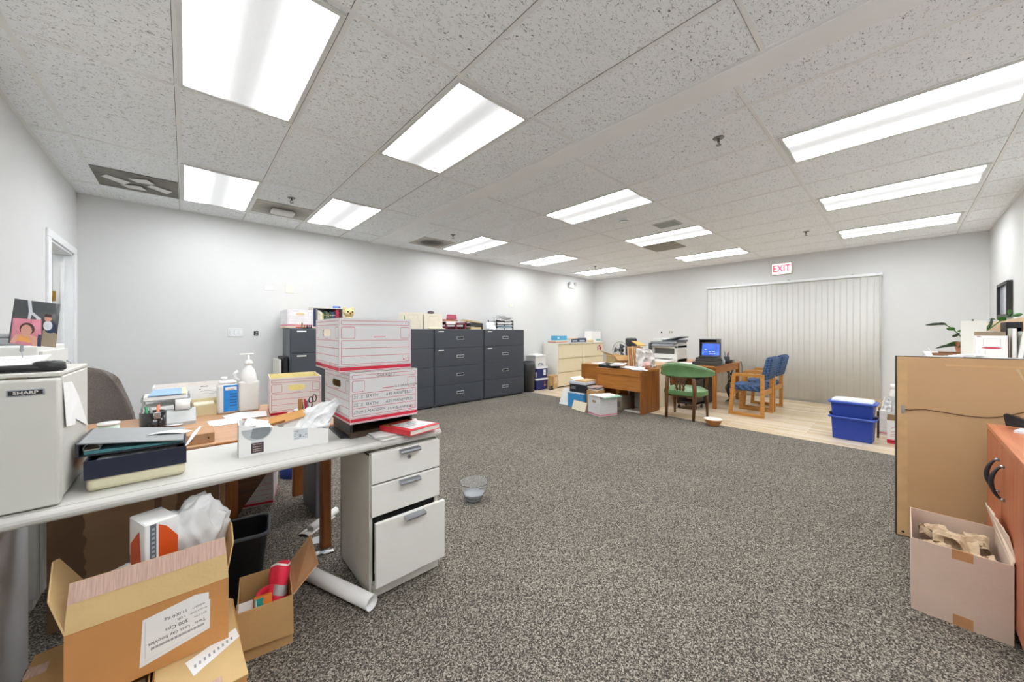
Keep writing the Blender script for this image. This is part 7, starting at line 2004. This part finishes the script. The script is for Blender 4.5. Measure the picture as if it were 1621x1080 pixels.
for k, (y, z) in enumerate(((4.02, 1.30), (3.82, 1.305), (3.76, 1.305))):
    m_ = MB(); m_.box(-.006, 0, -.014 - .008 * (k == 0), .014, -.028, .028, bev=.001)
    solo(m_, 'wall_screw', ('larger dark wall fitting over the printer', 'grey wall fitting over the printer, nearer the dark one', 'grey wall fitting over the printer, nearer the blinds')[k], 'wall fitting', mat('fitting_%d' % (k == 0), '#3d3a38' if k == 0 else '#9a958c', .5), (XE, y, z), 0)
# framed picture on the side wall
pf = thing('picture_frame', 'thick black framed picture hanging on the side wall above the counter', 'picture', (7.33, YS, 1.70))
m_ = MB()
for x0, x1, z0, z1 in ((-.33, -.295, -.21, .21), (.295, .33, -.21, .21), (-.295, .295, -.21, -.175), (-.295, .295, .175, .21)):
    m_.box(x0, x1, .001, .045, z0, z1, bev=.002)
m_.build('frame', mat('frame_black', '#1f1d1c', .45), pf)
m_ = MB(); m_.box(-.295, .295, .001, .02, -.175, .175); m_.build('picture', mat('glazed_grey', '#b4bac4', .15), pf)

# ---------------------------------------------------------------- ceiling fittings
DUSTY = mat('dusty_grille', '#8f8c84', .7, var=.12, scale=6)
v1 = thing('air_vent', 'dark square ceiling vent with four white paper flaps, by the door wall', 'air vent', (-.345, 5.17, ZC))
m_ = MB(); m_.box(-.29, .29, -.29, .29, -.008, -.001, bev=.002); m_.build('backing', mat('vent_dark', '#77746c', .7, var=.2, scale=5), v1)
FL = mat('flap_white', '#e2e2df', .6)
for x, y, rz in ((-.15, -.03, .5), (.03, -.13, -.6), (.15, .03, .45), (-.04, .13, -.5)):
    m_ = MB(); m_.slab([(-.085, -.045, -.012), (.085, -.05, -.022), (.08, .045, -.03), (-.08, .05, -.012)], .004); m_.move(Matrix.Translation((x, y, 0)) @ Matrix.Rotation(rz, 4, 'Z')); m_.build('flap', FL, v1)
v2 = thing('ceiling_fixture', 'dusty grey ceiling tile with a small white box fixture in its middle', 'ceiling fixture', (.885, 5.145, ZC))
m, nt, b = new_mat('dust_ringed_tile')
tcn = N(nt, 'ShaderNodeTexCoord'); ln_ = N(nt, 'ShaderNodeVectorMath', operation='LENGTH'); nt.links.new(tcn.outputs['Object'], ln_.inputs[0])
nz = N(nt, 'ShaderNodeTexNoise', Scale=9.0, Detail=3.0); nt.links.new(tcn.outputs['Object'], nz.inputs['Vector'])
ad = N(nt, 'ShaderNodeMath', operation='MULTIPLY_ADD'); nt.links.new(nz.outputs[0], ad.inputs[0]); ad.inputs[1].default_value = .12; nt.links.new(ln_.outputs['Value'], ad.inputs[2])
nt.links.new(ramp(nt, ad.outputs[0], [(.12, lin('#625f59')), (.22, lin('#8b8881')), (.36, lin('#bdbab3'))]), b.inputs['Base Color']); b.inputs['Roughness'].default_value = .8
DUSTRING = m
m_ = MB(); m_.box(-.29, .29, -.27, .27, -.007, -.001, bev=.002); m_.build('plate', DUSTRING, v2)
m_ = MB(); m_.box(-.12, .12, -.075, .075, -.05, -.007, bev=.012, seg=2)
m_.box(-.004, .004, -.078, .078, -.052, -.045)
m_.build('louvre', mat('louvre_white', '#dadad6', .5), v2)
v3 = thing('air_vent', 'dirty round-stained ceiling vent beside the lit panel on the long wall side', 'air vent', (3.04, 5.31, ZC))
m_ = MB(); m_.box(-.29, .29, -.27, .27, -.007, -.001, bev=.002); m_.build('plate', DUSTRING, v3)
m_ = MB()
for r_, z in ((.10, -.022), (.15, -.016), (.20, -.010)):
    m_.lathe([(r_ - .03, z), (r_, z + .006), (r_ - .004, z + .008), (r_ - .03, z + .003)], n=32)
m_.lathe([(0, -.026), (.06, -.022), (0, -.018)], n=24); m_.build('diffuser', mat('sooty_diffuser', '#6e6b64', .7), v3)
v4 = thing('air_vent', 'square dark ceiling return grille touching the lit panel, mid room', 'air vent', (6.17, 2.81, ZC))
m_ = MB(); m_.box(-.28, .28, -.26, .26, -.007, -.001, bev=.002); m_.build('backing', mat('grille_brown', '#8b857a', .7, var=.1), v4)
m_ = MB()
for k in range(15):
    y = -.24 + .034 * k
    m_.slab([(-.26, y, -.008), (.26, y, -.008), (.26, y + .02, -.016), (-.26, y + .02, -.016)], .002)
m_.build('louvre', mat('grille_brown2', '#9b958a', .6), v4)
v5 = thing('air_vent', 'small pale grey ceiling register above the far carpet edge', 'air vent', (4.91, 2.2, ZC))
m_ = MB(); m_.box(-.13, .13, -.16, .16, -.008, -.001, bev=.002); m_.build('frame', mat('register_grey', '#c3c5c2', .5), v5)
m_ = MB()
for k in range(11):
    x = -.105 + .021 * k
    m_.slab([(x, -.14, -.008), (x, .14, -.008), (x + .012, .14, -.014), (x + .012, -.14, -.014)], .0015)
m_.build('louvre', mat('register_slat', '#aab0ae', .5), v5)
proto = None
for i, (x, y, lab) in enumerate(((3.031, .96, 'ceiling sprinkler nearest the plaster strip, beside the picture wall lights'), (.875, 4.60, 'ceiling sprinkler beside the dusty grey tile near the door wall'), (3.031, 4.66, 'ceiling sprinkler beside the round-stained vent'), (6.81, .975, 'ceiling sprinkler in front of the blinds, beside the picture wall lights'), (6.87, 4.72, 'ceiling sprinkler above the beige cabinets'))):
    if proto is None:
        proto = thing('sprinkler', lab, 'sprinkler', (x, y, ZC), 0, 'ceiling sprinklers')
        m_ = MB(); m_.lathe([(0, -.006), (.034, -.006), (.04, 0), (0, 0)], n=20); m_.build('escutcheon', mat('sprinkler_steel', '#8d8c88', .35, .8), proto)
        m_ = MB(); m_.cyl((0, 0, -.03), (0, 0, -.004), .009, n=10)
        for s_ in (-1, 1):
            m_.tube([(s_ * .008, 0, -.028), (s_ * .016, 0, -.04), (s_ * .006, 0, -.055)], .0028, 5)
        m_.build('yoke', mat('sprinkler_dark', '#5c5b57', .4, .7), proto)
        m_ = MB(); m_.lathe([(0, -.058), (.018, -.058), (.02, -.055), (0, -.053)], n=14); m_.build('deflector', mat('sprinkler_steel', '#8d8c88', .35, .8), proto)
    else:
        dup(proto, (x, y, ZC), 0, lab)
sd = thing('smoke_detector', 'round white smoke detector on the ceiling past the lit panel, mid room', 'smoke detector', (4.31, 2.51, ZC))
m_ = MB(); m_.lathe([(0, -.045), (.04, -.043), (.055, -.03), (.06, -.012), (.065, -.01), (.065, 0), (0, 0)], n=28); m_.build('body', TRIMW, sd)
m_ = MB(); m_.lathe([(.0565, -.026), (.0595, -.016)], n=28); m_.build('slot', mat('slot_grey', '#9b9b98', .6), sd)

# unseen panel added in the little room to brighten the open door leaf
o_ = dup([o for o in bpy.data.objects if o.name == 'ceiling_light'][0], (-1.7, 5.3, ZC), PI / 2, 'unseen ceiling light panel added to brighten the little room beyond the door')

# ---------------------------------------------------------------- camera, world, view
cam = bpy.data.cameras.new('camera')
co = bpy.data.objects.new('camera', cam)
COL.objects.link(co)
cam.sensor_width = 36
cam.lens = 566.13 / 1621 * 36
cam.shift_x = -.00022
cam.shift_y = -14.06 / 1621
cam.clip_start = .02
co.location = (0, 0, 1.31)
co.rotation_euler = (PI / 2, 0, math.radians(47.551 - 90))
sc.camera = co
w = bpy.data.worlds.new('world')
sc.world = w
w.use_nodes = True
w.node_tree.nodes['Background'].inputs[0].default_value = (.9, .95, 1, 1)
w.node_tree.nodes['Background'].inputs[1].default_value = .3
sc.view_settings.view_transform = 'Standard'
sc.view_settings.look = 'None'
sc.view_settings.gamma = 1
sc.view_settings.use_curve_mapping = False
sc.view_settings.exposure = .3
sc.cycles.max_bounces = 12
sc.cycles.diffuse_bounces = 8
sc.cycles.use_denoising = True
sc.cycles.sample_clamp_indirect = 6
